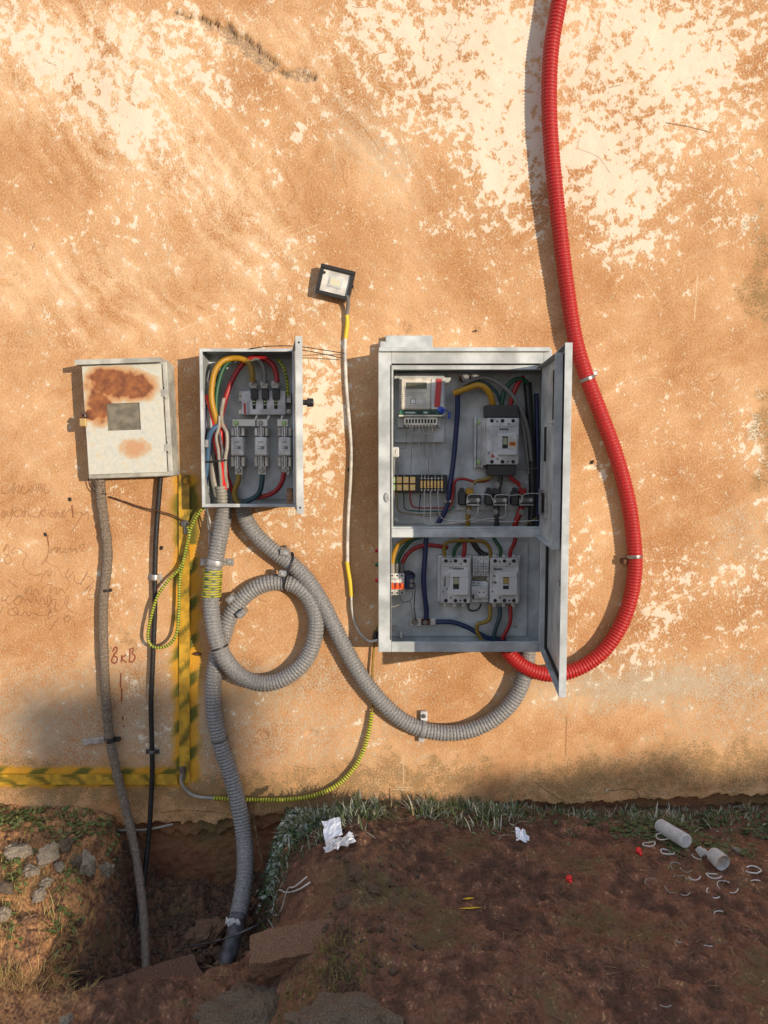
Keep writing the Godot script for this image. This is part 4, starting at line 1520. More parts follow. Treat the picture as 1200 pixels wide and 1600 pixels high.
func inner_door(root: Node3D) -> void:
	var hx := W(845, 700, 0.150).x
	var h0 := Vector3(hx, W(845, 835, 0.150).y, 0.152)
	var e := W(877, 700, 0.575)
	var dir := Vector3(e.x - h0.x, 0, e.z - h0.z)
	var ln := dir.length()
	dir = dir.normalized()
	# third axis: away from the inside face, to the viewer's right
	var bs := Basis(dir, Vector3.UP, dir.cross(Vector3.UP))
	var in_: float = -1.0 if bs.z.x > 0 else 1.0
	var ht := W(845, 576, 0.150).y - h0.y
	var s := in_
	# openings: window, slot for the breaker handle, large cut-out
	var wv0 := W(870, 650, 0.49).y - h0.y
	var wv1 := W(870, 580, 0.49).y - h0.y
	var sv0 := W(852, 721, 0.26).y - h0.y
	var sv1 := W(852, 667, 0.26).y - h0.y
	var cv0 := W(851, 806, 0.25).y - h0.y
	var cv1 := W(851, 765, 0.25).y - h0.y
	var mb := MB.new()
	for r in [[0, 0, ln, cv0], [0, cv0, 0.035, cv1], [0.18, cv0, ln, cv1], [0, cv1, ln, sv0], [0, sv0, 0.065, sv1], [0.135, sv0, ln, sv1], [0, sv1, ln, wv0], [0, wv0, 0.27, wv1], [0.405, wv0, ln, wv1], [0, wv1, ln, ht]]:
		door_rect(mb, h0, bs, r[0], r[1], r[2], r[3], -0.001, 0.001, 0.0)
	var d := obj("inner_door", mb, M["paint_door"], root)
	mb = MB.new()
	door_rect(mb, h0, bs, ln + 0.0002, 0, ln + 0.003, ht, 0.0, s * 0.024)
	obj("flange", mb, M["paint"], d)
	mb = MB.new()
	door_rect(mb, h0, bs, 0.0, -0.0025, ln, -0.0002, 0.0, s * 0.022)
	obj("edge_fold", mb, M["paint_door"], d)
	mb = MB.new()
	door_rect(mb, h0, bs, 0.0, ht + 0.0002, ln, ht + 0.0025, 0.0, s * 0.022)
	obj("edge_fold", mb, M["paint_door"], d)
	mb = MB.new()
	door_rect(mb, h0, bs, 0.262, wv0 - 0.01, 0.413, wv1 + 0.01, s * 0.002, s * 0.0035, 0.0)
	obj("window_pane", mb, M["glass_dark"], d)
	mb = MB.new()
	door_rect(mb, h0, bs, 0.25, wv0 - 0.022, 0.42, wv0 - 0.011, s * 0.0012, s * 0.012)
	obj("window_ledge", mb, M["paint"], d)
	mb = MB.new()
	door_rect(mb, h0, bs, 0.062, sv0 - 0.003, 0.138, sv1 + 0.003, -s * 0.0016, -s * 0.0026, 0.0)
	obj("slot_cover", mb, M["black"], d)
	mb = MB.new()
	var cw := 0.010
	for r in [[0.035, cv0, 0.18, cv0 + cw], [0.035, cv1 - cw, 0.18, cv1], [0.035, cv0 + cw, 0.035 + cw, cv1 - cw], [0.18 - cw, cv0 + cw, 0.18, cv1 - cw]]:
		door_rect(mb, h0, bs, r[0], r[1], r[2], r[3], s * 0.0012, s * 0.010)
	obj("cut_out_frame", mb, M["zinc"], d)
	mb = MB.new()
	door_rect(mb, h0, bs, 0.03, cv0 - 0.003, 0.185, cv1 + 0.003, -s * 0.0016, -s * 0.0026, 0.0)
	obj("cut_out_cover", mb, M["near_black"], d)  # near-black sheet closing the cut-out from behind

func outer_door(root: Node3D) -> void:
	var h0 := Vector3(W(855, 780, 0.152).x + 0.004, W(853, 1002, 0.152).y, 0.158)
	var e := W(889, 800, 0.673)
	var dir := Vector3(e.x - h0.x, 0, e.z - h0.z)
	var ln := dir.length()
	dir = dir.normalized()
	var bs := Basis(dir, Vector3.UP, dir.cross(Vector3.UP))
	var s: float = -1.0 if bs.z.x > 0 else 1.0
	var v1 := W(899, 537, 0.673).y - h0.y
	var v0 := W(881, 1088, 0.673).y - h0.y
	var mb := MB.new()
	door_rect(mb, h0, bs, 0, v0, ln, v1, -0.001, 0.001, 0.0)
	var d := obj("outer_door", mb, M["paint_door"], root)
	mb = MB.new()
	door_rect(mb, h0, bs, ln + 0.0002, v0 - 0.003, ln + 0.003, v1 + 0.003, -s * 0.001, s * 0.020)
	obj("flange", mb, M["paint"], d)
	mb = MB.new()
	for r in [[0, v0 - 0.0025, ln, v0 - 0.0002], [0, v1 + 0.0002, ln, v1 + 0.0025], [-0.003, v0, -0.0002, v1]]:
		mb = MB.new()
		door_rect(mb, h0, bs, r[0], r[1], r[2], r[3], 0, s * 0.02)
		obj("edge_fold", mb, M["paint_door"], d)
	# rubber seal inside the folds
	mb = MB.new()
	for r in [[0.015, v0 + 0.014, ln - 0.03, v0 + 0.026], [0.015, v1 - 0.026, ln - 0.03, v1 - 0.014], [0.015, v0 + 0.027, 0.04, v1 - 0.027], [ln - 0.055, v0 + 0.027, ln - 0.03, v1 - 0.027]]:
		door_rect(mb, h0, bs, r[0], r[1], r[2], r[3], s * 0.0012, s * 0.009)
	obj("rubber_seal", mb, M["seal"], d)
	# lock and rod
	mb = MB.new()
	var lv := W(880, 900, 0.5).y - h0.y
	door_rect(mb, h0, bs, ln - 0.085, lv - 0.012, ln - 0.06, lv + 0.012, s * 0.0012, s * 0.022, 0.003)
	door_rect(mb, h0, bs, ln - 0.085, lv - 0.07, ln - 0.075, lv - 0.013, s * 0.0012, s * 0.008, 0.002)
	obj("lock", mb, M["zinc"], d)
	# instruction card pocket
	mb = MB.new()
	var p0 := W(889, 622, 0.5).y - h0.y
	var p1 := W(889, 585, 0.5).y - h0.y
	door_rect(mb, h0, bs, 0.28, p0, 0.44, p1, s * 0.0012, s * 0.004)
	obj("card", mb, M["cream"], d)

# ---------------------------------------------------------------- devices
# moulded-case breaker; the rectangle is its cover on the photo
func big_breaker(root: Node3D, x0: float, y0: float, x1: float, y1: float, zf: float, panel: Array, tog: Array, zb: float) -> void:
	var mb := MB.new()
	pb(mb, x0, y0, x1, y1, zb, zf, 0.003)
	obj("housing", mb, M["device"], root)
	mb = MB.new()
	for y in [y0 + 4.5, y1 - 4.5]:
		for k in 3:
			pc(mb, x0 + (x1 - x0) * (0.17 + 0.325 * k), y, 0.0068, zf - 0.002, zf + 0.0006, 14)
	for q in [[0.33, 5.5], [0.68, 9.5], [0.34, y1 - y0 - 9], [0.66, y1 - y0 - 4.5]]:
		pc(mb, x0 + (x1 - x0) * q[0], y0 + q[1], 0.0032, zf - 0.002, zf + 0.0006, 10)
	obj("screw_hole", mb, M["seal"], root)
	mb = MB.new()
	pb(mb, x0 + 3, y0 + 13, x1 - 4, y0 + 13.5, zf - 0.001, zf + 0.0004, 0.0)
	pb(mb, x0 + 2, y1 - 20, x0 + 5, y1 - 17, zf - 0.001, zf + 0.0004, 0.0)
	obj("moulding_line", mb, M["ink_pale"], root)
	# raised cover in four strips round the handle opening
	var z2 := zf + 0.010
	mb = MB.new()
	pb(mb, panel[0], panel[1], panel[2], tog[1], zf - 0.002, z2, 0.0015)
	pb(mb, panel[0], tog[3], panel[2], panel[3], zf - 0.002, z2, 0.0015)
	pb(mb, panel[0], tog[1], tog[0], tog[3], zf - 0.002, z2 - 0.0003, 0.0)
	pb(mb, tog[2], tog[1], panel[2], tog[3], zf - 0.002, z2 - 0.0003, 0.0)
	obj("raised_cover", mb, M["device_panel"], root)
	mb = MB.new()
	pb(mb, tog[0], tog[1], tog[2], tog[3], zf - 0.004, zf + 0.001, 0.0)
	obj("handle_well", mb, M["black"], root)

func cabinet_inside() -> void:
	# meter on its own plate
	var pl := thing("meter_plate", "grey sheet plate carrying the electricity meter", "plate", W(653, 692, 0.045))
	var mb := MB.new()
	pb(mb, 616, 583, 694, 691, 0.040, 0.043, 0.0008)
	obj("sheet", mb, M["paint_inside"], pl)
	for q in [[620, 586], [690, 586], [620, 688], [690, 688]]:
		mb = MB.new()
		pc(mb, q[0], q[1], 0.005, 0.018, 0.042, 8)
		obj("spacer", mb, M["zinc"], pl)
	var root := thing("electricity_meter", "cream electricity meter with a red tape strip and open terminal cover", "electricity meter", W(659, 668, 0.06))
	mb = MB.new()
	pb(mb, 623, 589, 696, 651, 0.043, 0.082, 0.003)
	obj("base", mb, M["device"], root)
	mb = MB.new()
	pb(mb, 626.5, 591, 673, 640, 0.08, 0.105, 0.004)
	obj("front_cover", mb, M["cream"], root)
	mb = MB.new()
	pb(mb, 673.2, 591, 694, 640, 0.08, 0.101, 0.003)
	obj("side_cover", mb, M["device"], root)
	mb = MB.new()
	pb(mb, 632, 595.5, 669, 609, 0.1, 0.1066, 0.001)
	obj("display_bezel", mb, M["white"], root)
	mb = MB.new()
	pb(mb, 634, 597.5, 667, 607.5, 0.1, 0.1074, 0.0)
	obj("display", mb, M["display"], root)
	mb = MB.new()
	var tp := W(684.5, 614, 0.104)
	mb.box(tp, Vector3(ps(8.6, 0.1), ps(43, 0.1), 0.003), 0.0008, Basis(Vector3(0, 0, 1), -0.07))
	obj("red_tape", mb, M["red_tape"], root)
	mb = MB.new()
	for k in 3: pc(mb, 629.5, 616 + k * 3.4, 0.0018, 0.1, 0.1056, 8)
	obj("indicator", mb, M["ink"], root)
	mb = MB.new()
	for k in 8: pb(mb, 632, 613 + k * 2.9, 668 - (k * 3 if k < 3 else 0), 613.35 + k * 2.9, 0.1, 0.1054, 0.0)
	pb(mb, 641, 623, 650, 631, 0.1, 0.1056, 0.0)
	obj("print", mb, M["ink_pale"], root)
	mb = MB.new()
	pb(mb, 642, 624, 649, 630.2, 0.1, 0.1058, 0.0)
	pb(mb, 651, 626, 668, 631, 0.1, 0.1054, 0.0)
	obj("rating_label", mb, M["white"], root)
	mb = MB.new()
	pb(mb, 624, 640.6, 692, 648, 0.07, 0.093, 0.001)
	obj("circuit_board", mb, M["pcb"], root)
	mb = MB.new()
	pb(mb, 633, 643.5, 649, 646, 0.09, 0.097, 0.0008)
	obj("connector", mb, M["white"], root)
	mb = MB.new()
	pb(mb, 662, 643, 668, 646, 0.09, 0.096, 0.0008)
	obj("connector", mb, M["white"], root)
	mb = MB.new()
	pb(mb, 652, 643, 660, 647, 0.09, 0.0965, 0.0008)
	obj("chip", mb, M["black"], root)
	mb = MB.new()
	pb(mb, 671, 643, 680, 647, 0.09, 0.0965, 0.0008)
	obj("chip", mb, M["black"], root)
	mb = MB.new()
	pb(mb, 623, 648.2, 692, 650.8, 0.07, 0.099, 0.001)
	obj("cover_edge", mb, M["cream"], root)
	mb = MB.new()
	pb(mb, 631, 652, 684, 664.5, 0.055, 0.094, 0.002)
	obj("terminal_block", mb, M["cream"], root)
	for k in 10:
		mb = MB.new()
		pb(mb, 634.2 + k * 4.85, 655, 637 + k * 4.85, 661, 0.08, 0.0946, 0.0)
		obj("terminal_slot", mb, M["seal"], root)
		mb = MB.new()
		pc(mb, 635.6 + k * 4.85, 665.6, 0.003, 0.06, 0.090, 8)
		obj("terminal_screw", mb, M["tin"], root)
	mb = MB.new()
	pb(mb, 621, 651, 631, 668, 0.043, 0.066, 0.002)
	obj("side_lug", mb, M["paint_inside"], root)
	mb = MB.new()
	pb(mb, 684, 651, 689, 668, 0.043, 0.066, 0.002)
	obj("side_lug", mb, M["paint_inside"], root)
	mb = MB.new()
	mb.lump(W(689, 641, 0.102), Vector3(0.028, 0.022, 0.012), 4, 0.5, 5)
	obj("seal_tag", mb, M["blue_seal"], root)
	mb = MB.new()
	mb.tube(path([[693, 640, .1], [698, 641, .09], [701, 645, .08]], 0.003), one(0.0015), 6)
	mb.box(W(702, 649.5, 0.08), Vector3(0.008, 0.027, 0.006), 0.002, Basis(Vector3(0, 0, 1), -0.15))
	obj("hanging_seal", mb, M["blue_seal"], root)

	# small white sensor
	root = thing("door_sensor", "small white rectangular sensor beside the left frame", "sensor", W(618, 715, 0.09))
	mb = MB.new()
	pb(mb, 612.5, 698.5, 623.5, 714.5, 0.07, 0.088, 0.004)
	obj("housing", mb, M["white"], root)
	mb = MB.new()
	pc(mb, 618, 705, 0.002, 0.08, 0.0885, 8)
	pb(mb, 617.6, 702, 618.4, 708, 0.08, 0.0884, 0.0)
	obj("mark", mb, M["ink_pale"], root)

	# black test terminal block with brass terminals
	root = thing("test_terminal_block", "black terminal block with two rows of brass terminals under the meter", "terminal block", W(655, 770, 0.04))
	mb = MB.new()
	pb(mb, 613, 742, 698.5, 770, 0.02, 0.056, 0.002)
	obj("base", mb, M["black"], root)
	for k in 4:
		var x: float = [614.2, 619.5, 630, 640.5][k]
		var w: float = 3.5 if k == 0 else 8.5
		for y in [[745, 755], [757, 766.5]]:
			mb = MB.new()
			pb(mb, x, y[0], x + w, y[1], 0.05, 0.062, 0.001)
			obj("brass_terminal", mb, M["brass"] if k else M["copper_green"], root)
			mb = MB.new()
			pc(mb, x + w * 0.3, (y[0] + y[1]) * 0.5, 0.0032, 0.06, 0.0645, 10)
			if w > 4: pc(mb, x + w * 0.75, (y[0] + y[1]) * 0.5 + 1.5, 0.0026, 0.06, 0.0645, 10)
			obj("terminal_screw", mb, M["tin"], root)
	for k in 7:
		var x := 657.0 + k * 5.3
		mb = MB.new()
		pb(mb, x, 751, x + 3.4, 763, 0.05, 0.064, 0.001)
		obj("brass_link", mb, M["brass"], root)
		mb = MB.new()
		pc(mb, x + 1.7, 747.5, 0.0034, 0.05, 0.062, 10)
		pc(mb, x + 1.7, 765.5, 0.0030, 0.05, 0.062, 10)
		obj("terminal_screw", mb, M["tin"], root)
		mb = MB.new()
		pc(mb, x + 1.7, 760, 0.0013, 0.06, 0.0646, 8)
		obj("link_hole", mb, M["seal"], root)

	# main breaker with its black terminal shrouds
	root = thing("main_breaker", "upper grey circuit breaker marked in black pen, with black terminal covers", "circuit breaker", W(785, 743, 0.03))
	big_breaker(root, 760, 653, 811, 726, 0.105, [778, 677, 808, 711], [785, 682, 794, 701], 0.03)
	mb = MB.new()
	pb(mb, 759, 633, 809, 652, 0.03, 0.100, 0.002)
	obj("terminal_cover", mb, M["cap"], root)
	mb = MB.new()
	pb(mb, 763, 726.5, 806, 743, 0.03, 0.098, 0.002)
	obj("terminal_cover", mb, M["cap"], root)
	mb = MB.new()
	pb(mb, 786, 684, 793, 695, 0.10, 0.1125, 0.002)
	obj("handle", mb, M["toggle"], root)
	mb = MB.new()
	pb(mb, 795, 679, 806, 703, 0.11, 0.1158, 0.0)
	obj("sticker", mb, M["white"], root)
	mb = MB.new()
	pb(mb, 795.5, 690, 806, 697, 0.11, 0.1164, 0.0)
	obj("orange_band", mb, M["sticker_orange"], root)
	mb = MB.new()
	pb(mb, 797, 692.5, 804.5, 694.5, 0.11, 0.1168, 0.0)
	obj("sticker_print", mb, M["ink"], root)
	mb = MB.new()
	var rt := W(770, 712, 0.106)
	mb.slab(PackedVector2Array([Vector2(rt.x - 0.006, rt.y - 0.006), Vector2(rt.x + 0.008, rt.y - 0.005), Vector2(rt.x - 0.003, rt.y + 0.009)]), 0.104, 0.1075)
	obj("red_mark", mb, M["red_tape"], root)
	text("handwriting", "ввод", W(787, 670, 0.1055), 0.015, root, 0.03)
	# its mounting rail on the left
	root = thing("mounting_rail", "pale grey slotted mounting rail beside the upper breaker", "rail", W(750, 730, 0.03))
	mb = MB.new()
	pb(mb, 741, 651, 744.5, 731, 0.017, 0.055, 0.001)
	pb(mb, 745, 652, 752, 730, 0.017, 0.045, 0.001)
	pb(mb, 752.5, 651, 755.5, 731, 0.017, 0.055, 0.001)
	pb(mb, 756, 653, 760.5, 727, 0.017, 0.075, 0.001)
	obj("rail_profile", mb, M["device"], root)
	for y in [660, 722]:
		mb = MB.new()
		bolt(mb, 747, y, 0.006, 0.046, 0.012)
		obj("bolt", mb, M["copper_green"], root)

	# plate with three current transformers
	root = thing("transformer_plate", "grey plate behind the three current transformers", "plate", W(776, 798, 0.03))
	mb = MB.new()
	pb(mb, 712, 752, 838, 797, 0.030, 0.033, 0.0008)
	obj("sheet", mb, M["paint_inside"], root)
	for q in [[716, 756], [834, 756], [716, 793], [834, 793]]:
		mb = MB.new()
		pc(mb, q[0], q[1], 0.005, 0.017, 0.032, 8)
		obj("spacer", mb, M["zinc"], root)
	var ct: Node3D
	var dx := [0.0, 42.0, 83.0]
	var nm := ["black current transformer with a yellow taped lug", "black current transformer with a bare steel lug", "black current transformer with a red taped lug"]
	for k in 3:
		if k:
			var c2 := dup(ct, "current_transformer", nm[k], W(734 + dx[k], 779, 0.08) - W(734, 779, 0.08))
			for ch in c2.get_children():
				if String(ch.name).begins_with("taped_lug"):
					ch.material_override = M["cap"] if k == 1 else M["red"]
			continue
		ct = thing("current_transformer", nm[0], "current transformer", W(734, 790, 0.04), "current transformers under the upper breaker")
		mb = MB.new()
		pb(mb, 717, 768, 728, 790, 0.033, 0.085, 0.005)
		obj("core", mb, M["cap"], ct)
		mb = MB.new()
		pb(mb, 728.2, 774, 752, 791, 0.033, 0.075, 0.002)
		obj("housing", mb, M["cap"], ct)
		mb = MB.new()
		pb(mb, 729, 788, 751, 790, 0.07, 0.078, 0.0005)
		pb(mb, 728.5, 778, 730, 788, 0.07, 0.078, 0.0005)
		obj("terminal_frame", mb, M["zinc"], ct)
		mb = MB.new()
		pb(mb, 731, 778.5, 747, 785, 0.07, 0.0765, 0.001)
		obj("rating_plate", mb, M["grey_cable"], ct)
		mb = MB.new()
		bolt(mb, 731, 783.5, 0.004, 0.078, 0.006)
		bolt(mb, 747, 781.5, 0.005, 0.078, 0.007)
		obj("screw", mb, M["tin"], ct)
		mb = MB.new()
		pb(mb, 728, 763, 740, 773, 0.055, 0.077, 0.003)
		obj("taped_lug", mb, M["yellow"], ct)
		mb = MB.new()
		bolt(mb, 735, 758.5, 0.008, 0.075, 0.010)
		obj("bolt", mb, M["steel"], ct)
		mb = MB.new()
		pb(mb, 719, 762, 725, 768, 0.04, 0.07, 0.003)
		obj("fixing_foot", mb, M["cap"], ct)
		mb = MB.new()
		bolt(mb, 732, 800, 0.007, 0.072, 0.012)
		obj("lower_bolt", mb, M["steel"], ct)

	# thick cables of the upper compartment
	cable("power_cable", "blue neutral cable running down from the upper bolts past the terminal block", [[715, 614, .08], [715, 640, .07], [713, 670, .06], [710, 705, .055], [706, 740, .055], [702, 765, .055], [700, 785, .05], [694, 802, .045], [684, 818, .04]], 0.0095, "blue")
	cable("power_cable", "yellow cable bending over into the upper breaker", [[709, 615, .085], [716, 612, .09], [730, 607, .095], [746, 602, .1], [757, 605, .1], [765, 615, .095], [769, 627, .085], [770, 640, .07]], 0.0115, "yellow")
	cable("power_cable", "grey cable arching behind the yellow one to the right wall", [[714, 611, .07], [722, 602, .075], [738, 594, .08], [758, 590, .085], [776, 597, .09], [795, 612, .09], [810, 632, .085], [820, 655, .08], [826, 680, .07], [830, 720, .06]], 0.0075, "grey_cable")
	cable("power_cable", "green cable looping into the middle pole of the upper breaker", [[784, 640, .07], [785, 625, .075], [790, 608, .08], [800, 596, .08], [812, 592, .075], [824, 597, .065]], 0.0085, "green")
	cable("power_cable", "red cable leaning into the right pole of the upper breaker", [[797, 640, .07], [799, 625, .075], [804, 610, .078], [810, 598, .075], [818, 590, .065]], 0.0090, "red")
	cable("power_cable", "dark purple cable under the grey arch", [[716, 606, .06], [728, 600, .065], [744, 597, .07], [760, 600, .075], [775, 612, .075], [782, 628, .07]], 0.006, "teal")
	cable("power_cable", "thick black cable down the right wall of the upper compartment", [[824, 598, .045], [827, 640, .05], [830, 690, .05], [832, 740, .05], [832, 790, .045], [830, 822, .04]], 0.0150, "black")
	cable("power_cable", "dark blue cable beside the right wall", [[838, 615, .03], [839, 660, .04], [840, 720, .045], [839, 770, .045], [838, 822, .04]], 0.0085, "blue")
	cable("power_cable", "thin dark cable next to the upper breaker", [[812, 640, .06], [818, 670, .07], [822, 700, .07], [826, 740, .06]], 0.006, "grey_cable")
	cable("power_cable", "red insulated link lying across above the transformers", [[700, 788, .05], [706, 782, .055], [708, 770, .055], [711, 752, .06], [722, 748, .062], [740, 752, .062], [756, 752, .062], [765, 749, .062]], 0.0050, "red")
	cable("power_cable", "short yellow cable below the upper breaker", [[771, 738, .07], [766, 746, .07], [757, 749, .068], [744, 752, .064], [737, 760, .066]], 0.0060, "yellow_dull")
	cable("power_cable", "short black cable from the upper breaker to the middle transformer", [[783, 740, .07], [782, 752, .07], [780, 762, .07], [779, 772, .066]], 0.0080, "cap")
	cable("power_cable", "short red cable from the upper breaker to the last transformer", [[797, 740, .07], [800, 748, .07], [808, 754, .07], [816, 762, .068]], 0.0080, "red")
	cable("power_cable", "yellow cable leaving the first transformer downwards", [[733, 790, .055], [732, 800, .062], [731, 811, .06], [731, 826, .05]], 0.0095, "yellow_dull")
	cable("power_cable", "black cable leaving the middle transformer downwards", [[776, 790, .055], [776, 802, .062], [776, 812, .06], [776, 826, .05]], 0.0105, "cap")
	cable("power_cable", "red cable leaving the last transformer downwards", [[816, 790, .055], [812, 800, .062], [808, 812, .06], [803, 826, .05]], 0.0110, "red")
	mb = MB.new()
	for x in [724, 728, 741, 745]:
		pass
	# upper neutral bolts
	for q in [[727, 590, "left steel bolt at the top of the cabinet interior"], [742, 590, "right steel bolt at the top of the cabinet interior"]]:
		mb = MB.new()
		bolt(mb, q[0], q[1], 0.009, 0.06, 0.012)
		pc(mb, q[0], q[1], 0.004, 0.017, 0.08, 8)
		solo("terminal_bolt", q[2], "bolt", mb, M["steel"])
	mb = MB.new()
	pb(mb, 718, 586, 750, 596, 0.045, 0.055, 0.001)
	solo("neutral_bar", "dark copper bar under the two top bolts", "busbar", mb, M["rusty"])
	for q in [[696, 783, "left small bolt beside the blue neutral cable"], [703, 783, "right small bolt beside the blue neutral cable"]]:
		mb = MB.new()
		bolt(mb, q[0], q[1], 0.006, 0.05, 0.012)
		pc(mb, q[0], q[1], 0.003, 0.017, 0.07, 8)
		solo("terminal_bolt", q[2], "bolt", mb, M["steel"])
	# fine wires from the meter to the terminal block
	var gw := "grey wires between meter and terminal block"
	var run := [[636, 634, 648, 615.5, 742], [641, 640, 660, 621, 742], [645, 642, 700, 631, 742], [650, 644, 676, 642, 742], [656, 655, 690, 659, 744], [661, 660, 716, 664, 744], [666, 664, 724, 669.5, 744], [671, 668, 712, 680, 744], [676, 677, 720, 690.5, 744]]
	for k in run.size():
		var r: Array = run[k]
		var my: float = 700 + (k * 37 % 30)
		var pts := [[r[0], 665, .088], [r[0] - 0.5, 676, .085], [r[1], 690, .075], [r[1] + (k % 3) - 1, my - 6, .066], [r[1] + (1.5 if r[3] > r[1] else -1.5), my, .064], [r[3] - (1.5 if r[3] > r[1] else -1.5), my + 1.5, .064], [r[3], my + 6, .064], [r[3], r[4] - 10, .062], [r[3], r[4] + 4, .062]]
		wire("thin grey wire from meter to black terminal block, %s of nine" % ["leftmost", "second from the left", "third from the left", "fourth from the left", "middle one", "fourth from the right", "third from the right", "second from the right", "rightmost"][k], pts, "wire" if k % 3 else "grey_light", 0.0013, gw)
	for q in [[644, 655], [661, 676]]:
		wire("%s small loop of wire bridging two meter terminals" % ("left" if q[0] < 650 else "right"), [[q[0], 665, .089], [q[0], 673, .089], [q[0] + 3, 677, .089], [q[1] - 3, 677, .089], [q[1], 673, .089], [q[1], 665, .089]], "wire", 0.0013, "wire bridges under the meter")
	wire("thin dark wire below the white door sensor to the terminal block", [[622, 714, .08], [622, 728, .07], [621, 744, .06]], "grey_cable")
	wire("thin pale wire below the white door sensor at the frame", [[617, 714, .08], [616, 728, .07], [615.5, 744, .06]], "wire")
	wire("red wire curving from the terminal block towards the neutral cable", [[641, 767, .06], [641, 780, .055], [645, 791, .052], [655, 793.5, .05], [680, 793.5, .05], [700, 793, .052], [706, 788, .055], [706, 772, .057]], "red", 0.0028)
	wire("green wire curving under the red one", [[631, 767, .06], [631, 782, .055], [633, 795, .05], [645, 798, .048], [675, 799, .046], [703, 797, .046], [710, 790, .048]], "green", 0.0022)
	wire("yellow wire drooping lowest from the terminal block", [[620, 767, .06], [621, 785, .055], [622, 797, .05], [633, 802, .045], [655, 804, .044], [680, 803, .044], [704, 800, .045]], "yellow_dull", 0.0020)
	wire("pale wire drooping beside the yellow one", [[615.5, 767, .06], [617, 782, .055], [624, 798, .048], [645, 803, .042], [672, 807, .042], [690, 803, .042]], "grey_light", 0.0018)
	wire("blue wire dropping behind the terminal block", [[658, 767, .05], [656, 785, .04], [655, 800, .035]], "blue", 0.0020)
	wire("white wire from the terminal block to the middle transformer", [[663, 767, .062], [663, 790, .06], [663, 814, .06], [667, 818.5, .06], [690, 818.5, .06], [730, 816, .062], [760, 811, .066], [788, 807, .07], [790, 797, .076], [790, 783, .082]], "white", 0.0016)
	wire("white wire from the terminal block to the first transformer", [[673, 767, .062], [673, 792, .06], [674, 815, .06], [680, 819, .06], [705, 817, .062], [735, 812, .068], [744, 806, .074], [747, 795, .08], [747, 783, .084]], "white", 0.0016)
	wire("white wire along the sill to the right wall", [[684, 767, .062], [685, 785, .06], [688, 806, .06], [700, 813, .06], [740, 812, .062], [790, 815, .066], [842, 813, .07]], "white", 0.0015)
	wire("white wire strung over the three transformers", [[731, 783, .084], [731, 775, .088], [740, 772.5, .088], [766, 774, .088], [772, 783, .086], [775, 774, .088], [800, 774, .088], [814, 774, .088], [816, 783, .086], [818, 773, .088], [842, 771, .086]], "white", 0.0015)
	wire("yellow wire rising to the right wall in the bottom corner", [[818, 822, .05], [828, 815, .055], [840, 808, .06]], "yellow_dull", 0.0020)
	wire("thin dark wire from the breaker to the right wall", [[806, 733, .07], [822, 733, .07], [840, 731, .06]], "grey_cable", 0.0014)

func small_breaker_row(root: Node3D, x0: float, y0: float, n: int, w: float, h: float, zf: float) -> void:
	for k in n:
		var mb := MB.new()
		pb(mb, x0 + k * w + 0.15, y0, x0 + (k + 1) * w - 0.15, y0 + h, zf - 0.05, zf, 0.0015)
		obj("module", mb, M["device"], root)

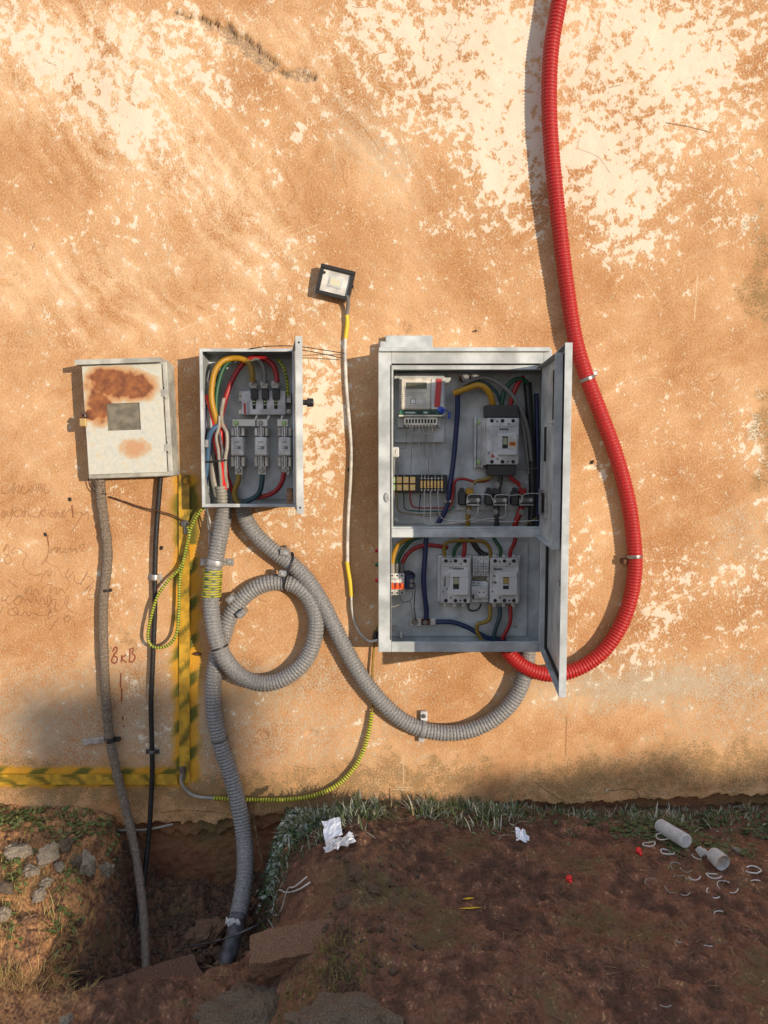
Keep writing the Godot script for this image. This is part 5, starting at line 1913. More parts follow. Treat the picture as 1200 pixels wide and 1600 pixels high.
func cabinet_lower() -> void:
	var mb: MB
	# three-pole miniature breaker with orange handles
	var root := thing("miniature_breaker", "white three-pole breaker with orange handles by the left frame", "circuit breaker", W(620, 930, 0.05))
	for k in 3:
		mb = MB.new()
		pb(mb, 609 + k * 7.7, 896, 616.5 + k * 7.7, 930, 0.025, 0.075, 0.0012)
		pb(mb, 609 + k * 7.7, 904, 616.5 + k * 7.7, 922, 0.07, 0.092, 0.002)
		obj("pole", mb, M["white"], root)
		mb = MB.new()
		pb(mb, 609.4 + k * 7.7, 914, 616.2 + k * 7.7, 921, 0.088, 0.098, 0.0015)
		pb(mb, 610.8 + k * 7.7, 911, 614.8 + k * 7.7, 918, 0.09, 0.106, 0.002)
		obj("handle", mb, M["orange"], root)
		mb = MB.new()
		pc(mb, 612.8 + k * 7.7, 899.5, 0.0036, 0.07, 0.0756, 10)
		pc(mb, 612.8 + k * 7.7, 926.5, 0.0036, 0.07, 0.0756, 10)
		obj("screw_hole", mb, M["seal"], root)
	mb = MB.new()
	pb(mb, 609, 905.5, 632, 906.3, 0.09, 0.0924, 0.0)
	obj("print", mb, M["ink_pale"], root)
	# blue clamp
	root = thing("terminal_clamp", "dark blue terminal clamp beside the orange-handled breaker", "terminal", W(641, 922, 0.05))
	mb = MB.new()
	pb(mb, 633, 897, 647, 921, 0.025, 0.07, 0.003)
	obj("body", mb, M["blue"], root)
	mb = MB.new()
	pb(mb, 638.3, 898, 639.3, 921, 0.06, 0.0715, 0.0)
	pb(mb, 634, 905, 646, 906.5, 0.06, 0.0712, 0.0)
	obj("rib", mb, M["teal"], root)
	mb = MB.new()
	bolt(mb, 643, 908, 0.005, 0.072, 0.006)
	bolt(mb, 643, 915, 0.005, 0.072, 0.005)
	obj("screw", mb, M["steel"], root)
	# neutral bar
	root = thing("neutral_busbar", "short silver busbar with bolts low in the cabinet", "busbar", W(657, 978, 0.04))
	mb = MB.new()
	pb(mb, 641, 966, 673, 978, 0.034, 0.040, 0.001)
	obj("bar", mb, M["tin"], root)
	for x in [648, 664]:
		mb = MB.new()
		bolt(mb, x, 971.5, 0.009, 0.041, 0.011)
		obj("bolt", mb, M["steel"], root)
	mb = MB.new()
	pb(mb, 658, 966.5, 672, 977, 0.04, 0.043, 0.001)
	obj("copper_lug", mb, M["rusty"], root)
	mb = MB.new()
	bolt(mb, 677, 971.5, 0.008, 0.044, 0.010)
	pb(mb, 672.5, 966, 682, 977, 0.038, 0.043, 0.002)
	obj("crimped_lug", mb, M["tin"], root)
	for x in [645, 669]:
		mb = MB.new()
		pc(mb, x, 976, 0.006, 0.018, 0.035, 8)
		obj("insulator", mb, M["cap"], root)
	# the two feeder breakers
	root = thing("feeder_breaker", "left grey feeder breaker with long black handwriting", "circuit breaker", W(712, 943, 0.03), "feeder breakers in the lower compartment")
	big_breaker(root, 689, 872, 735, 943, 0.085, [703, 893, 732, 930], [708, 902, 717.5, 921], 0.02)
	mb = MB.new()
	pb(mb, 708.4, 903, 717.2, 913, 0.08, 0.0945, 0.001)
	obj("handle", mb, M["toggle"], root)
	text("handwriting", "Столовая", W(713, 888, 0.0856), 0.013, root, -0.02)
	text("handwriting", "1 корпус", W(695.5, 908, 0.0856), 0.011, root, -PI / 2 - 0.04)
	text("handwriting", "К", W(698.6, 920, 0.0856), 0.012, root, -0.1)
	var f2 := thing("feeder_breaker", "right grey feeder breaker with three short black handwritten words", "circuit breaker", W(788, 943, 0.03), "feeder breakers in the lower compartment")
	big_breaker(f2, 766, 872, 811, 943, 0.085, [780, 893, 808, 930], [786, 902, 795.5, 921], 0.02)
	mb = MB.new()
	pb(mb, 786.4, 903, 795.2, 912, 0.08, 0.0945, 0.001)
	obj("handle", mb, M["toggle_yellow"], f2)
	mb = MB.new()
	pb(mb, 786.4, 912.3, 795.2, 915.5, 0.08, 0.0955, 0.001)
	obj("handle_tip", mb, M["device"], f2)
	text("handwriting", "Мира", W(778, 889, 0.0856), 0.013, f2, 0.06)
	text("handwriting", "16", W(772, 900, 0.0856), 0.012, f2, -0.1)
	text("handwriting", "ОВ", W(772.5, 910, 0.0856), 0.013, f2, -0.05)
	for b in [[root, 689, 735], [f2, 766, 811]]:
		mb = MB.new()
		pb(mb, b[1] - 5, 868, b[2] + 2, 940, 0.02, 0.05, 0.002)
		obj("back_base", mb, M["device_panel"], b[0])
		for k in 3:
			mb = MB.new()
			pb(mb, b[1] + 3 + k * 14.8, 866, b[1] + 9 + k * 14.8, 873, 0.045, 0.06, 0.0015)
			obj("terminal", mb, M["tin"], b[0])
			mb = MB.new()
			pb(mb, b[1] + 3 + k * 14.8, 942, b[1] + 9 + k * 14.8, 949, 0.045, 0.06, 0.0015)
			obj("terminal", mb, M["tin"], b[0])
	# three small modules and a rail socket between them
	root = thing("modular_breakers", "row of three narrow white modules between the feeder breakers", "circuit breaker", W(751, 902, 0.03))
	for k in 3:
		var x := 738.6 + k * 8.6
		mb = MB.new()
		pb(mb, x, 869, x + 8.2, 900, 0.02, 0.062, 0.001)
		pb(mb, x + 0.3, 877, x + 7.9, 893, 0.06, 0.078, 0.0015)
		obj("module", mb, M["device"], root)
		mb = MB.new()
		pb(mb, x + 1, 884.5, x + 7, 885.3, 0.07, 0.0785, 0.0)
		for j in 3: pb(mb, x + 2, 879.5 + j * 4.4, x + 6, 881 + j * 4.4, 0.07, 0.0785, 0.0)
		pc(mb, x + 4, 873, 0.003, 0.06, 0.0625, 8)
		pc(mb, x + 4, 897.5, 0.003, 0.06, 0.0625, 8)
		obj("print", mb, M["ink_pale"], root)
	root = thing("rail_socket", "small white mains socket on the rail between the feeder breakers", "socket", W(750, 942, 0.03))
	mb = MB.new()
	pb(mb, 736.5, 908, 763, 941, 0.02, 0.060, 0.0015)
	pb(mb, 736.8, 916, 762.6, 936, 0.058, 0.072, 0.002)
	obj("body", mb, M["device"], root)
	mb = MB.new()
	var sc := W(752.5, 926, 0.073)
	mb.pipe(sc - Vector3(0, 0, 0.004), sc + Vector3(0, 0, 0.0022), 0.0185, 0.0182, 0.002)
	obj("socket_ring", mb, M["white"], root)
	mb = MB.new()
	mb.cyl(sc - Vector3(0, 0, 0.003), sc - Vector3(0, 0, 0.0005), 0.0163, 24)
	obj("socket_face", mb, M["device_panel"], root)
	mb = MB.new()
	pc(mb, 749, 925.5, 0.0028, 0.07, 0.0742, 10)
	pc(mb, 756, 925.5, 0.0028, 0.07, 0.0742, 10)
	pc(mb, 752.5, 918.5, 0.0016, 0.07, 0.0745, 8)
	pc(mb, 752.5, 933.5, 0.0016, 0.07, 0.0745, 8)
	pb(mb, 738, 929, 741, 936, 0.07, 0.0735, 0.0)
	pc(mb, 740, 911, 0.003, 0.055, 0.0606, 8)
	pc(mb, 748, 912, 0.0022, 0.055, 0.0606, 8)
	obj("socket_hole", mb, M["seal"], root)
	mb = MB.new()
	pb(mb, 737, 914.5, 748, 915.5, 0.058, 0.0606, 0.0)
	obj("green_print", mb, M["pcb"], root)
	# rail behind
	mb = MB.new()
	pb(mb, 733, 880, 768, 887, 0.019, 0.024, 0.0005)
	pb(mb, 733, 916, 768, 923, 0.019, 0.024, 0.0005)
	solo("mounting_rail", "thin steel rail behind the small modules and socket", "rail", mb, M["zinc"])
	# cables
	cable("power_cable", "orange-yellow cable arching down to the first pole of the orange-handled breaker", [[650, 838, .05], [636, 842, .06], [624, 850, .07], [616, 863, .07], [613, 880, .068], [613, 898, .06]], 0.0088, "yellow")
	cable("power_cable", "green cable arching to the second pole of the orange-handled breaker", [[660, 838, .045], [645, 843, .055], [634, 853, .06], [625, 867, .065], [620, 882, .065], [620, 898, .06]], 0.0080, "green")
	cable("power_cable", "red cable arching across to the third pole of the orange-handled breaker", [[700, 856, .045], [684, 853, .05], [664, 852, .055], [648, 857, .06], [635, 868, .065], [628.5, 882, .066], [628, 898, .06]], 0.0078, "red")
	for q in [[613, "yellow"], [620.4, "green"], [628, "red"]]:
		mb = MB.new()
		mb.tube(path([[q[0], 880, .069], [q[0], 897, .062]], 0.01), one(0.0092), 10)
		solo("heat_shrink_sleeve", "short grey sleeve on the %s cable of the orange-handled breaker" % q[1], "sleeve", mb, M["grey_light"] if q[0] < 615 else M["grey_cable"])
	cable("power_cable", "thick blue cable straight down to the silver busbar", [[666, 838, .055], [664, 870, .055], [662, 905, .055], [664, 935, .052], [666, 952, .048], [666, 966, .046]], 0.0098, "blue")
	cable("power_cable", "blue cable from the silver busbar to the cabinet floor", [[681, 972, .046], [695, 971.5, .05], [710, 973, .05], [730, 980, .05], [748, 990, .05], [766, 998, .045], [790, 1000, .04]], 0.0090, "blue")
	cable("power_cable", "yellow cable with a kink from the right feeder breaker to the floor", [[765, 945, .055], [766, 958, .06], [764, 968, .062], [755, 973, .062], [747, 975, .062], [745, 983, .06], [747, 990, .055], [752, 998, .05]], 0.0080, "yellow_dull")
	cable("power_cable", "black cable from the right feeder breaker to the floor", [[781, 948, .055], [781, 962, .058], [777, 975, .058], [773, 988, .055], [772, 999, .05]], 0.0080, "teal")
	cable("power_cable", "red cable from the right feeder breaker to the floor", [[797, 946, .055], [798, 962, .058], [796, 976, .058], [790, 988, .055], [785, 999, .05]], 0.0078, "red")
	cable("power_cable", "small black loop under the rail socket", [[733, 942, .05], [732, 951, .055], [739, 954.5, .055], [748, 951, .055], [752, 943, .05]], 0.0035, "black")
	cable("power_cable", "yellow jumper from the first pole of the left feeder breaker to the right one", [[695, 870, .055], [694, 856, .06], [698, 848, .065], [712, 845, .066], [740, 845, .066], [756, 847, .066], [765, 856, .062], [767, 870, .055]], 0.0070, "yellow_dull")
	cable("power_cable", "green cable up from the left feeder breaker", [[709, 870, .055], [710, 860, .06], [716, 851, .055], [724, 842, .045]], 0.0075, "green")
	cable("power_cable", "red cable up from the left feeder breaker", [[724, 870, .055], [726, 858, .06], [725, 846, .055], [720, 838, .045]], 0.0078, "red")
	cable("power_cable", "dark red cable up from the right feeder breaker", [[797, 870, .055], [798, 860, .06], [803, 850, .055], [806, 838, .045]], 0.0078, "red")
	cable("power_cable", "dark green cable up from the middle of the right feeder breaker", [[782, 870, .055], [782, 858, .055], [776, 848, .05], [770, 838, .045]], 0.0070, "green")
	cable("power_cable", "blackened cables bunched behind the yellow jumper", [[735, 838, .03], [742, 852, .035], [752, 864, .035], [762, 868, .04]], 0.010, "black")
	wire("thin black wire from the blue clamp down to the silver busbar", [[644, 909, .075], [648, 912, .075], [648, 930, .065], [647, 948, .058], [649, 962, .052], [650, 970, .05]], "black", 0.0020)
	wire("thin grey wire looping under the orange-handled breaker", [[625, 930, .07], [626, 937, .07], [632, 941, .07], [641, 938, .07], [645, 930, .07], [643, 920, .07]], "grey_cable", 0.0016)
	wire("pale wire from the left frame under the orange-handled breaker", [[608, 949, .09], [618, 947, .085], [630, 942, .08], [640, 939, .075], [642, 945, .06], [646, 968, .05]], "grey_light", 0.0017)
	for k in 3:
		wire("%s thin black wire looping above the blue clamp" % ["innermost", "middle", "outermost"][k], [[630, 893 + k * 1.2, .066], [639, 892 + k * 1.5, .07 + k * .004], [647, 896 + k, .07], [648, 902, .068], [644, 905, .068]], "black", 0.0018, "black wire loops above the blue clamp")
	wire("yellow and black twisted wires above the rail socket", [[738, 904, .05], [746, 903, .06], [756, 904, .062], [762, 909, .06]], "yellow_dull", 0.0022)

# ---------------------------------------------------------------- conduits, clips and ties
# a band round a pipe: at a photo position, along a photo direction
func band(mb: MB, x: float, y: float, z: float, dx: float, dy: float, r: float, half: float) -> void:
	var c := W(x, y, z)
	var d := (W(x + dx, y + dy, z) - c).normalized()
	mb.tube(PackedVector3Array([c - d * half, c - d * half * 0.8, c + d * half * 0.8, c + d * half]), PackedFloat32Array([r - 0.001, r, r, r - 0.001]), 24)

func hug(pts: Array, k: float) -> Array:
	for p in pts:
		if p[2] < 0.16: p[2] *= k
	return pts

func conduits() -> void:
	var mb := MB.new()
	var pa := path(hug([[352, 786, .075], [347, 820, .085], [339, 862, .098], [332, 900, .108], [330, 940, .115], [333, 975, .13], [340, 1004, .138], [354, 1033, .128], [379, 1058, .10], [413, 1068, .07], [448, 1058, .058], [477, 1032, .055], [491, 998, .055], [493, 964, .055], [481, 933, .055], [459, 914, .053], [430, 910, .05], [401, 918, .048], [376, 938, .046], [359, 964, .045], [349, 994, .044], [340, 1022, .045], [335, 1052, .046], [333, 1090, .048], [337, 1130, .05], [347, 1170, .052], [361, 1212, .056], [373, 1260, .07], [381, 1310, .11], [383, 1355, .17], [378, 1400, .24], [371, 1438, .31]], 0.78), 0.0016)
	ribbed(mb, pa, 0.0318, 0.0036, 0.0126)
	solo("grey_conduit", "long grey ribbed conduit coiled in one loop and dropping into the trench", "conduit", mb, M["conduit"])
	mb = MB.new()
	var pb_ := path(hug([[378, 788, .075], [386, 815, .072], [404, 840, .065], [429, 862, .06], [455, 881, .062], [480, 906, .06], [501, 938, .055], [520, 975, .052], [540, 1015, .05], [564, 1056, .05], [590, 1090, .05], [619, 1118, .05], [652, 1137, .05], [690, 1145, .05], [730, 1142, .05], [768, 1126, .052], [799, 1098, .055], [818, 1060, .058], [826, 1010, .06]], 0.72), 0.0016)
	ribbed(mb, pb_, 0.0312, 0.0036, 0.0126)
	solo("grey_conduit", "grey ribbed conduit swinging from the fuse box to the big cabinet", "conduit", mb, M["conduit"])
	mb = MB.new()
	var pr := path(hug([[882, -60, .085], [874, 0, .082], [862, 70, .074], [858, 140, .072], [860, 210, .072], [867, 290, .07], [876, 370, .066], [886, 450, .06], [899, 530, .055], [917, 590, .05], [940, 650, .05], [962, 710, .05], [980, 775, .05], [990, 840, .05], [992, 890, .05], [984, 940, .052], [966, 985, .056], [938, 1022, .062], [902, 1045, .07], [865, 1054, .08], [832, 1048, .09], [806, 1032, .098], [788, 1012, .10]], 0.76), 0.0016)
	ribbed(mb, pr, 0.0285, 0.0030, 0.0122)
	solo("red_conduit", "thick red ribbed conduit curving down the wall to the big cabinet", "conduit", mb, M["red_pipe"])
	mb = MB.new()
	mb.tube(path([[373, 1430, .30], [364, 1468, .365], [352, 1512, .43], [342, 1562, .50]], 0.01), PackedFloat32Array([0.0300, 0.0290]), 24)
	solo("conduit_sleeve", "smooth dark sleeve at the buried end of the looped conduit", "sleeve", mb, M["sleeve"])
	mb = MB.new()
	for k in 5:
		mb.lump(W(357 + k * 3.5, 1440 + (k * 7) % 12, 0.345), Vector3(0.022, 0.026, 0.012), 20 + k, 0.7, 5)
	solo("torn_foam", "scrap of torn white foam stuck to the conduit above its sleeve", "foam", mb, M["white"])
	# yellow-green wire wound round the conduit
	mb = MB.new()
	var hp := PackedVector3Array()
	var c0 := W(333, 889, .083)
	var c1 := W(330.5, 932, .089)
	var ax := (c1 - c0).normalized()
	var u := ax.cross(Vector3(0, 0, 1)).normalized()
	var w := ax.cross(u)
	var turns := 11
	for k in turns * 20 + 1:
		var a := TAU * k / 20.0
		hp.append(c0.lerp(c1, k / (turns * 20.0)) + (u * cos(a) + w * sin(a)) * 0.0335)
	striped_tube(mb, hp, 0.0034, 0.09, 6, 0.85)
	solo("wound_earth_wire", "yellow-green earth wire wound round the looped conduit", "wire", mb, M["striped"])
	# steel strap above it
	var t := thing("pipe_clamp", "steel strap clamp fixing the looped conduit below the fuse box", "pipe clamp", W(343, 878, 0.02))
	mb = MB.new()
	band(mb, 337, 878, .080, -1.6, 8, 0.0335, 0.009)
	obj("strap", mb, M["zinc"], t)
	mb = MB.new()
	pb(mb, 313, 873, 336, 884, 0.004, 0.012, 0.001)
	pb(mb, 340, 873, 365, 884, 0.004, 0.012, 0.001)
	bolt(mb, 357, 878, 0.006, 0.013)
	bolt(mb, 319, 878, 0.006, 0.013)
	obj("foot", mb, M["zinc"], t)
	# clamp at the bottom of the swinging conduit
	t = thing("pipe_clamp", "pale pipe clip at the lowest bend of the swinging conduit", "pipe clamp", W(661, 1140, 0.02))
	mb = MB.new()
	band(mb, 661, 1140, .036, 10, 2.4, 0.0335, 0.008)
	obj("strap", mb, M["conduit"], t)
	mb = MB.new()
	pb(mb, 657, 1112, 668, 1127, 0.004, 0.02, 0.002)
	pb(mb, 654, 1151, 663, 1160, 0.004, 0.02, 0.002)
	obj("foot", mb, M["device"], t)
	mb = MB.new()
	bolt(mb, 662, 1119, 0.006, 0.021)
	obj("screw", mb, M["steel"], t)
	# rings on the red pipe
	for q in [[917, 592, 22, 57, "bright steel clamp ring high on the red conduit beside the door"], [991, 869, 3, 60, "bright steel clamp ring at the right bulge of the red conduit"]]:
		t = thing("pipe_clamp", q[4], "pipe clamp", W(q[0], q[1], 0.02), "clamp rings on the red conduit")
		mb = MB.new()
		band(mb, q[0], q[1], .038, q[2], q[3], 0.0300, 0.0065)
		obj("ring", mb, M["steel"], t)
		mb = MB.new()
		var s := 1.0 if q[1] < 700 else -1.0
		pb(mb, q[0] + s * 13 - 5, q[1] - 9 * s - 4, q[0] + s * 13 + 4, q[1] - 9 * s + 4, 0.004, 0.04, 0.003)
		obj("foot", mb, M["zinc"] if s > 0 else M["rusty"], t)
	# grey clips that the loop is pressed into
	for q in [[362, 934, -40, "grey pipe clip outside the upper left of the loop"], [379, 957, -40, "grey pipe clip inside the upper left of the loop"], [442, 916, 10, "square grey clip on top of the loop"], [446, 862, 5, "grey clip on the wall above the swinging conduit"]]:
		mb = MB.new()
		var bs := Basis(Vector3(0, 0, 1), deg_to_rad(-q[2]))
		var ce := W(q[0], q[1], 0.05) if q[1] != 916 else W(442, 896, 0.072)
		var dz := 0.07 if q[1] != 916 else 0.02
		mb.box(ce, Vector3(0.032, 0.024, dz), 0.003, bs)
		mb.box(ce + bs * Vector3(0.004, 0, dz * 0.5), Vector3(0.024, 0.016, 0.006), 0.002, bs)
		solo("pipe_clip", q[3], "pipe clip", mb, M["zinc"])
	mb = MB.new()
	pb(mb, 445, 853, 447.5, 866, 0.004, 0.03, 0.001)
	bolt(mb, 348, 993, 0.008, 0.09, 0.012)
	solo("clip_screw", "bright screw head beside the left of the loop", "screw", mb, M["steel"])
	# black cable ties
	mb = MB.new()
	var lp: Array[Vector3] = []
	for k in 25:
		var a := TAU * k / 24.0
		var ca := cos(a)
		lp.append(W(452, 893, .043) + Vector3(0.012 * ca + 0.008 * sin(a * 2.0), 0.070 * ca, 0.040 * sin(a)))
	mb.tube(smooth(lp, 0.005), one(0.0042), 6)
	solo("cable_tie", "black tie binding the loop to the swinging conduit", "cable tie", mb, M["black"])
	mb = MB.new()
	band(mb, 343, 1011, .107, 8, 22, 0.0332, 0.0032)
	solo("cable_tie", "black tie where the looped conduit crosses itself", "cable tie", mb, M["black"])
	mb = MB.new()
	band(mb, 343.5, 1156, .040, 10, 40, 0.0322, 0.0028)
	solo("cable_tie", "thin dark ring on the descending conduit above the ground", "cable tie", mb, M["sleeve"])

# ---------------------------------------------------------------- cables and bars outside the boxes
func stripe_bar(mb: MB, a: Vector3, b: Vector3, wide: Vector3, depth: float, period: float, phase: float, slope: float) -> void:
	mb.use_c = true
	var n := 160
	for k in n:
		var p := a.lerp(b, float(k) / n)
		var q := a.lerp(b, float(k + 1) / n)
		for e in 4:
			var t0 := e / 4.0 - 0.5
			var t1 := (e + 1) / 4.0 - 0.5
			var s := sin(((float(k) / n) * a.distance_to(b) + (t0 + 0.125) * slope) / period * TAU + phase + 0.5 * sin(k * 0.31))
			var f := clampf((s - 0.45) * 1.3, 0.0, 0.85)
			mb.tint = Color(0.54, 0.32, 0.028).lerp(Color(0.07, 0.085, 0.012), f)
			var z := Vector3(0, 0, depth)
			mb.quad(p + wide * t0 + z, q + wide * t0 + z, q + wide * t1 + z, p + wide * t1 + z) if wide.y > 0 else mb.quad(q + wide * t0 + z, p + wide * t0 + z, p + wide * t1 + z, q + wide * t1 + z)
	mb.tint = Color(0.54, 0.32, 0.028)
	var hw := wide * 0.5
	var zz := Vector3(0, 0, depth)
	for s in [-1.0, 1.0]:
		mb.quad(a + hw * s, b + hw * s, b + hw * s + zz, a + hw * s + zz)
	mb.quad(a - hw, a + hw, a + hw + zz, a - hw + zz)
	mb.quad(b - hw, b + hw, b + hw + zz, b - hw + zz)
	mb.tint = Color(1, 1, 1)

func cables_outside() -> void:
	var mb := MB.new()
	var m := (mat("bar_paint", Color(1, 1, 1), 0.5, 0.0, "metal", 5.0, true))
	stripe_bar(mb, W(288, 742, 0.004), W(289, 1222, 0.004), Vector3(0.040, 0, 0), 0.006, 0.14, 0.6, 0.05)
	var t := thing("earthing_strip", "upright yellow steel strip with sprayed green stripes between the boxes", "earthing strip", W(289, 1222, 0.0))
	obj("strip", mb, m, t)
	mb = MB.new()
	bolt(mb, 291, 752, 0.009, 0.012, 0.010)
	obj("upper_bolt", mb, M["bar_yellow"], t)
	mb = MB.new()
	mb.use_c = true
	stripe_bar(mb, W(-120, 1217, 0.004), W(278, 1217, 0.004), Vector3(0, 0.040, 0), 0.0065, 0.14, 0.2, 0.06)
	solo("earthing_strip", "level yellow steel strip with green stripes low on the wall", "earthing strip", mb, m)
	for q in [[289, 818, "dark bolt with wire lugs on the upright yellow strip"], [285, 1203, "dark bolt at the foot of the upright yellow strip"]]:
		mb = MB.new()
		bolt(mb, q[0], q[1], 0.010, 0.014, 0.014)
		pc(mb, q[0], q[1], 0.0055, 0.004, 0.036, 8)
		mb.box(W(q[0] + 1, q[1] + 10, 0.018), Vector3(0.013, 0.03, 0.005), 0.001)
		solo("terminal_bolt", q[2], "bolt", mb, M["steel"])
	# old cables down into the trench
	mb = MB.new()
	var pp := path([[156, 744, .03], [158, 780, .032], [164, 825, .03], [168, 860, .028], [166, 895, .028], [162, 930, .028], [161, 980, .028], [163, 1040, .03], [166, 1100, .03], [171, 1150, .032], [181, 1200, .034], [192, 1245, .04], [203, 1290, .055], [213, 1340, .10], [220, 1390, .19], [225, 1440, .28], [227, 1480, .34], [228, 1515, .40], [230, 1575, .47]], 0.006)
	var rr := PackedFloat32Array()
	var fn := FastNoiseLite.new()
	fn.frequency = 0.09
	for k in pp.size(): rr.append(lerpf(0.0195, 0.0150, float(k) / pp.size()) + 0.0026 * fn.get_noise_1d(k) + 0.0022 * fn.get_noise_1d(k * 6.0))
	mb.tube(pp, rr, 14)
	solo("old_cable", "thick old grey armoured cable from the rusty box into the trench", "cable", mb, M["old_cable"])
	cable("old_cable", "black tarred cable under the right side of the rusty box", [[251, 744, .028], [248, 780, .028], [245, 820, .026], [243, 860, .026], [242, 900, .026], [242, 950, .024], [240, 1000, .024], [238, 1050, .024], [236, 1100, .024], [237, 1150, .024], [238, 1200, .024], [236, 1250, .026], [233, 1300, .035], [229, 1340, .055], [224, 1385, .10], [216, 1420, .17], [211, 1455, .24]], 0.0094, "tar_cable")
	wire("thin dark wire slung from the rusty box to the bolt on the yellow strip", [[171, 776, .012], [195, 784, .018], [222, 793, .03], [245, 798, .046], [270, 805, .03], [287, 814, .02]], "rusty", 0.0028)
	wire("two thin wires bending from the rusty box to the old cable", [[138, 748, .03], [141, 760, .03], [148, 768, .034], [158, 771, .046], [166, 772, .048]], "tar_cable", 0.0020)
	wire("inner thin wire bending from the rusty box to the old cable", [[143, 748, .03], [146, 758, .03], [152, 765, .036], [162, 768, .048]], "tar_cable", 0.0018)
	# clips on the old cables
	mb = MB.new()
	mb.box(W(146, 1158, 0.008), Vector3(0.085, 0.024, 0.004), 0.001, Basis(Vector3(0, 0, 1), 0.12))
	solo("strap_tail", "bent grey metal strap tail beside the old grey cable", "strap", mb, M["zinc"])
	mb = MB.new()
	band(mb, 173, 1156, .032, 8, 40, 0.019, 0.009)
	mb.box(W(184, 1155, 0.02), Vector3(0.02, 0.014, 0.02), 0.002)
	solo("cable_strap", "black strap round the old grey cable low on the wall", "strap", mb, M["tar_cable"])
	mb = MB.new()
	band(mb, 167, 922, .028, -3, 40, 0.0195, 0.004)
	solo("wire_twist", "dark wire twisted round the old grey cable at mid height", "wire", mb, M["tar_cable"])
	mb = MB.new()
	band(mb, 242.5, 902, .026, -1, 40, 0.0135, 0.010)
	pb(mb, 233, 897, 253, 907, 0.003, 0.010, 0.001)
	solo("cable_clip", "pale metal clip on the black tarred cable", "cable clip", mb, M["tin"])
	mb = MB.new()
	pb(mb, 228, 1171, 249, 1178, 0.003, 0.007, 0.001)
	band(mb, 237.5, 1174, .024, 0, 40, 0.0128, 0.006)
	solo("cable_clip", "dark metal clip on the black tarred cable low on the wall", "cable clip", mb, M["sleeve"])
	# yellow-green earth wires
	mb = MB.new()
	striped_tube(mb, path([[318, 792, .05], [308, 806, .045], [299, 824, .04], [293, 848, .036], [288, 872, .034], [279, 890, .036], [262, 908, .042], [246, 932, .05], [236, 965, .052], [231, 995, .05], [236, 1008, .05], [248, 1012, .05], [264, 1007, .048], [275, 992, .045], [279, 965, .042], [280, 935, .04], [281, 905, .038], [286, 880, .038], [291, 855, .040], [296, 835, .042], [293, 822, .03]], 0.002), 0.0056, 0.0100)
	solo("earth_wire", "yellow-green earth wire hanging in a loop from the fuse box", "wire", mb, M["striped"])
	mb = MB.new()
	var pe := path([[334, 1247, .02], [380, 1249, .022], [425, 1250, .022], [465, 1248, .022], [500, 1240, .022], [530, 1224, .022], [553, 1200, .022], [568, 1172, .022], [577, 1140, .022], [581, 1112, .02]], 0.0013)
	striped_tube(mb, pe, 0.0082, 0.0105, 12, 0.66, 0.0013)
	solo("earth_wire", "thick coiled yellow-green earth lead sagging low along the wall", "wire", mb, M["striped"])
	cable("earth_lead_end", "bare beige end of the coiled earth lead at the yellow strip", [[285, 1206, .02], [283, 1220, .018], [290, 1234, .018], [306, 1244, .018], [336, 1247.5, .02]], 0.0068, "grey_light", "wire")
	cable("earth_lead_end", "thin dark upper end of the coiled earth lead below the big cabinet", [[581, 1114, .02], [583, 1080, .02], [582, 1045, .02], [584, 1015, .02], [586, 990, .03], [592, 975, .05]], 0.0042, "yellow_dull", "wire")
	mb = MB.new()
	var q0 := W(586, 992, 0.03)
	mb.cyl(q0 - Vector3(0.002, 0.016, 0), q0 + Vector3(0.006, 0.016, 0), 0.010, 10, 0.002)
	solo("cable_gland", "small black gland at the lower left corner of the big cabinet", "cable gland", mb, M["black"])
	for k in 2:
		wire(["left pale wire twisted out of the bottom of the fuse box", "right grey wire twisted out of the bottom of the fuse box"][k], [[319 + k * 3, 790, .06], [325, 803, .06 + k * .01], [329 - k * 4, 822, .055], [327 + k * 4, 842, .055 + k * .01], [329 - k * 2, 858, .06], [332, 874, .066]], "wire" if k == 0 else "grey_cable", 0.0032)
	cable("thin_stick", "thin pale rod standing against the wall beside the descending conduit", [[391, 1252, .02], [396, 1280, .03], [401, 1310, .045], [410, 1350, .08]], 0.0055, "wood", "stick")
	wire("pale cable lying along the bottom edge of the plaster", [[-20, 1288, .014], [60, 1289, .014], [130, 1292, .016], [185, 1297, .02], [230, 1296, .022], [270, 1288, .014]], "grey_light", 0.0045)
	# thin tie wires from the fuse box door to the lamp cable
	wire("upper thin black wire between the fuse box and the lamp cable", [[390, 545, .16], [420, 541, .165], [462, 541, .17], [500, 546, .08], [538, 552, .02]], "black", 0.0017)
	wire("lower thin black wire between the fuse box and the lamp cable", [[420, 546, .10], [470, 547, .10], [505, 553, .06], [536, 560, .018]], "black", 0.0017)
	# plugs in the wall
	for q in [[110, 780, -12, "dark wooden plug sticking out of the wall above the pencil writing"], [72, 835, -20, "small dark plug in the wall amid the pencil writing"], [253, 856, 10, "dark plug in the wall right of the black cable"], [545, 734, 0, "dark nail stub in the wall beside the white lamp cable"], [925, 722, 20, "dark plug in the chipped hole right of the cabinet doors"], [743, 517, 0, "tiny dark nail in the wall above the big cabinet"]]:
		mb = MB.new()
		mb.box(W(q[0], q[1], 0.0), Vector3(0.008, 0.015 if q[1] > 600 else 0.006, 0.022), 0.003, Basis(Vector3(0, 0, 1), deg_to_rad(-q[2])))
		solo("wall_plug", q[3], "wall plug", mb, M["tar_cable"])
	mb = MB.new()
	mb.lump(W(308, 1022, 0.01), Vector3(0.03, 0.012, 0.012), 3, 0.5, 5)
	solo("rust_flake", "rusty scrap of metal in the wall left of the descending conduit", "scrap", mb, M["rusty"])

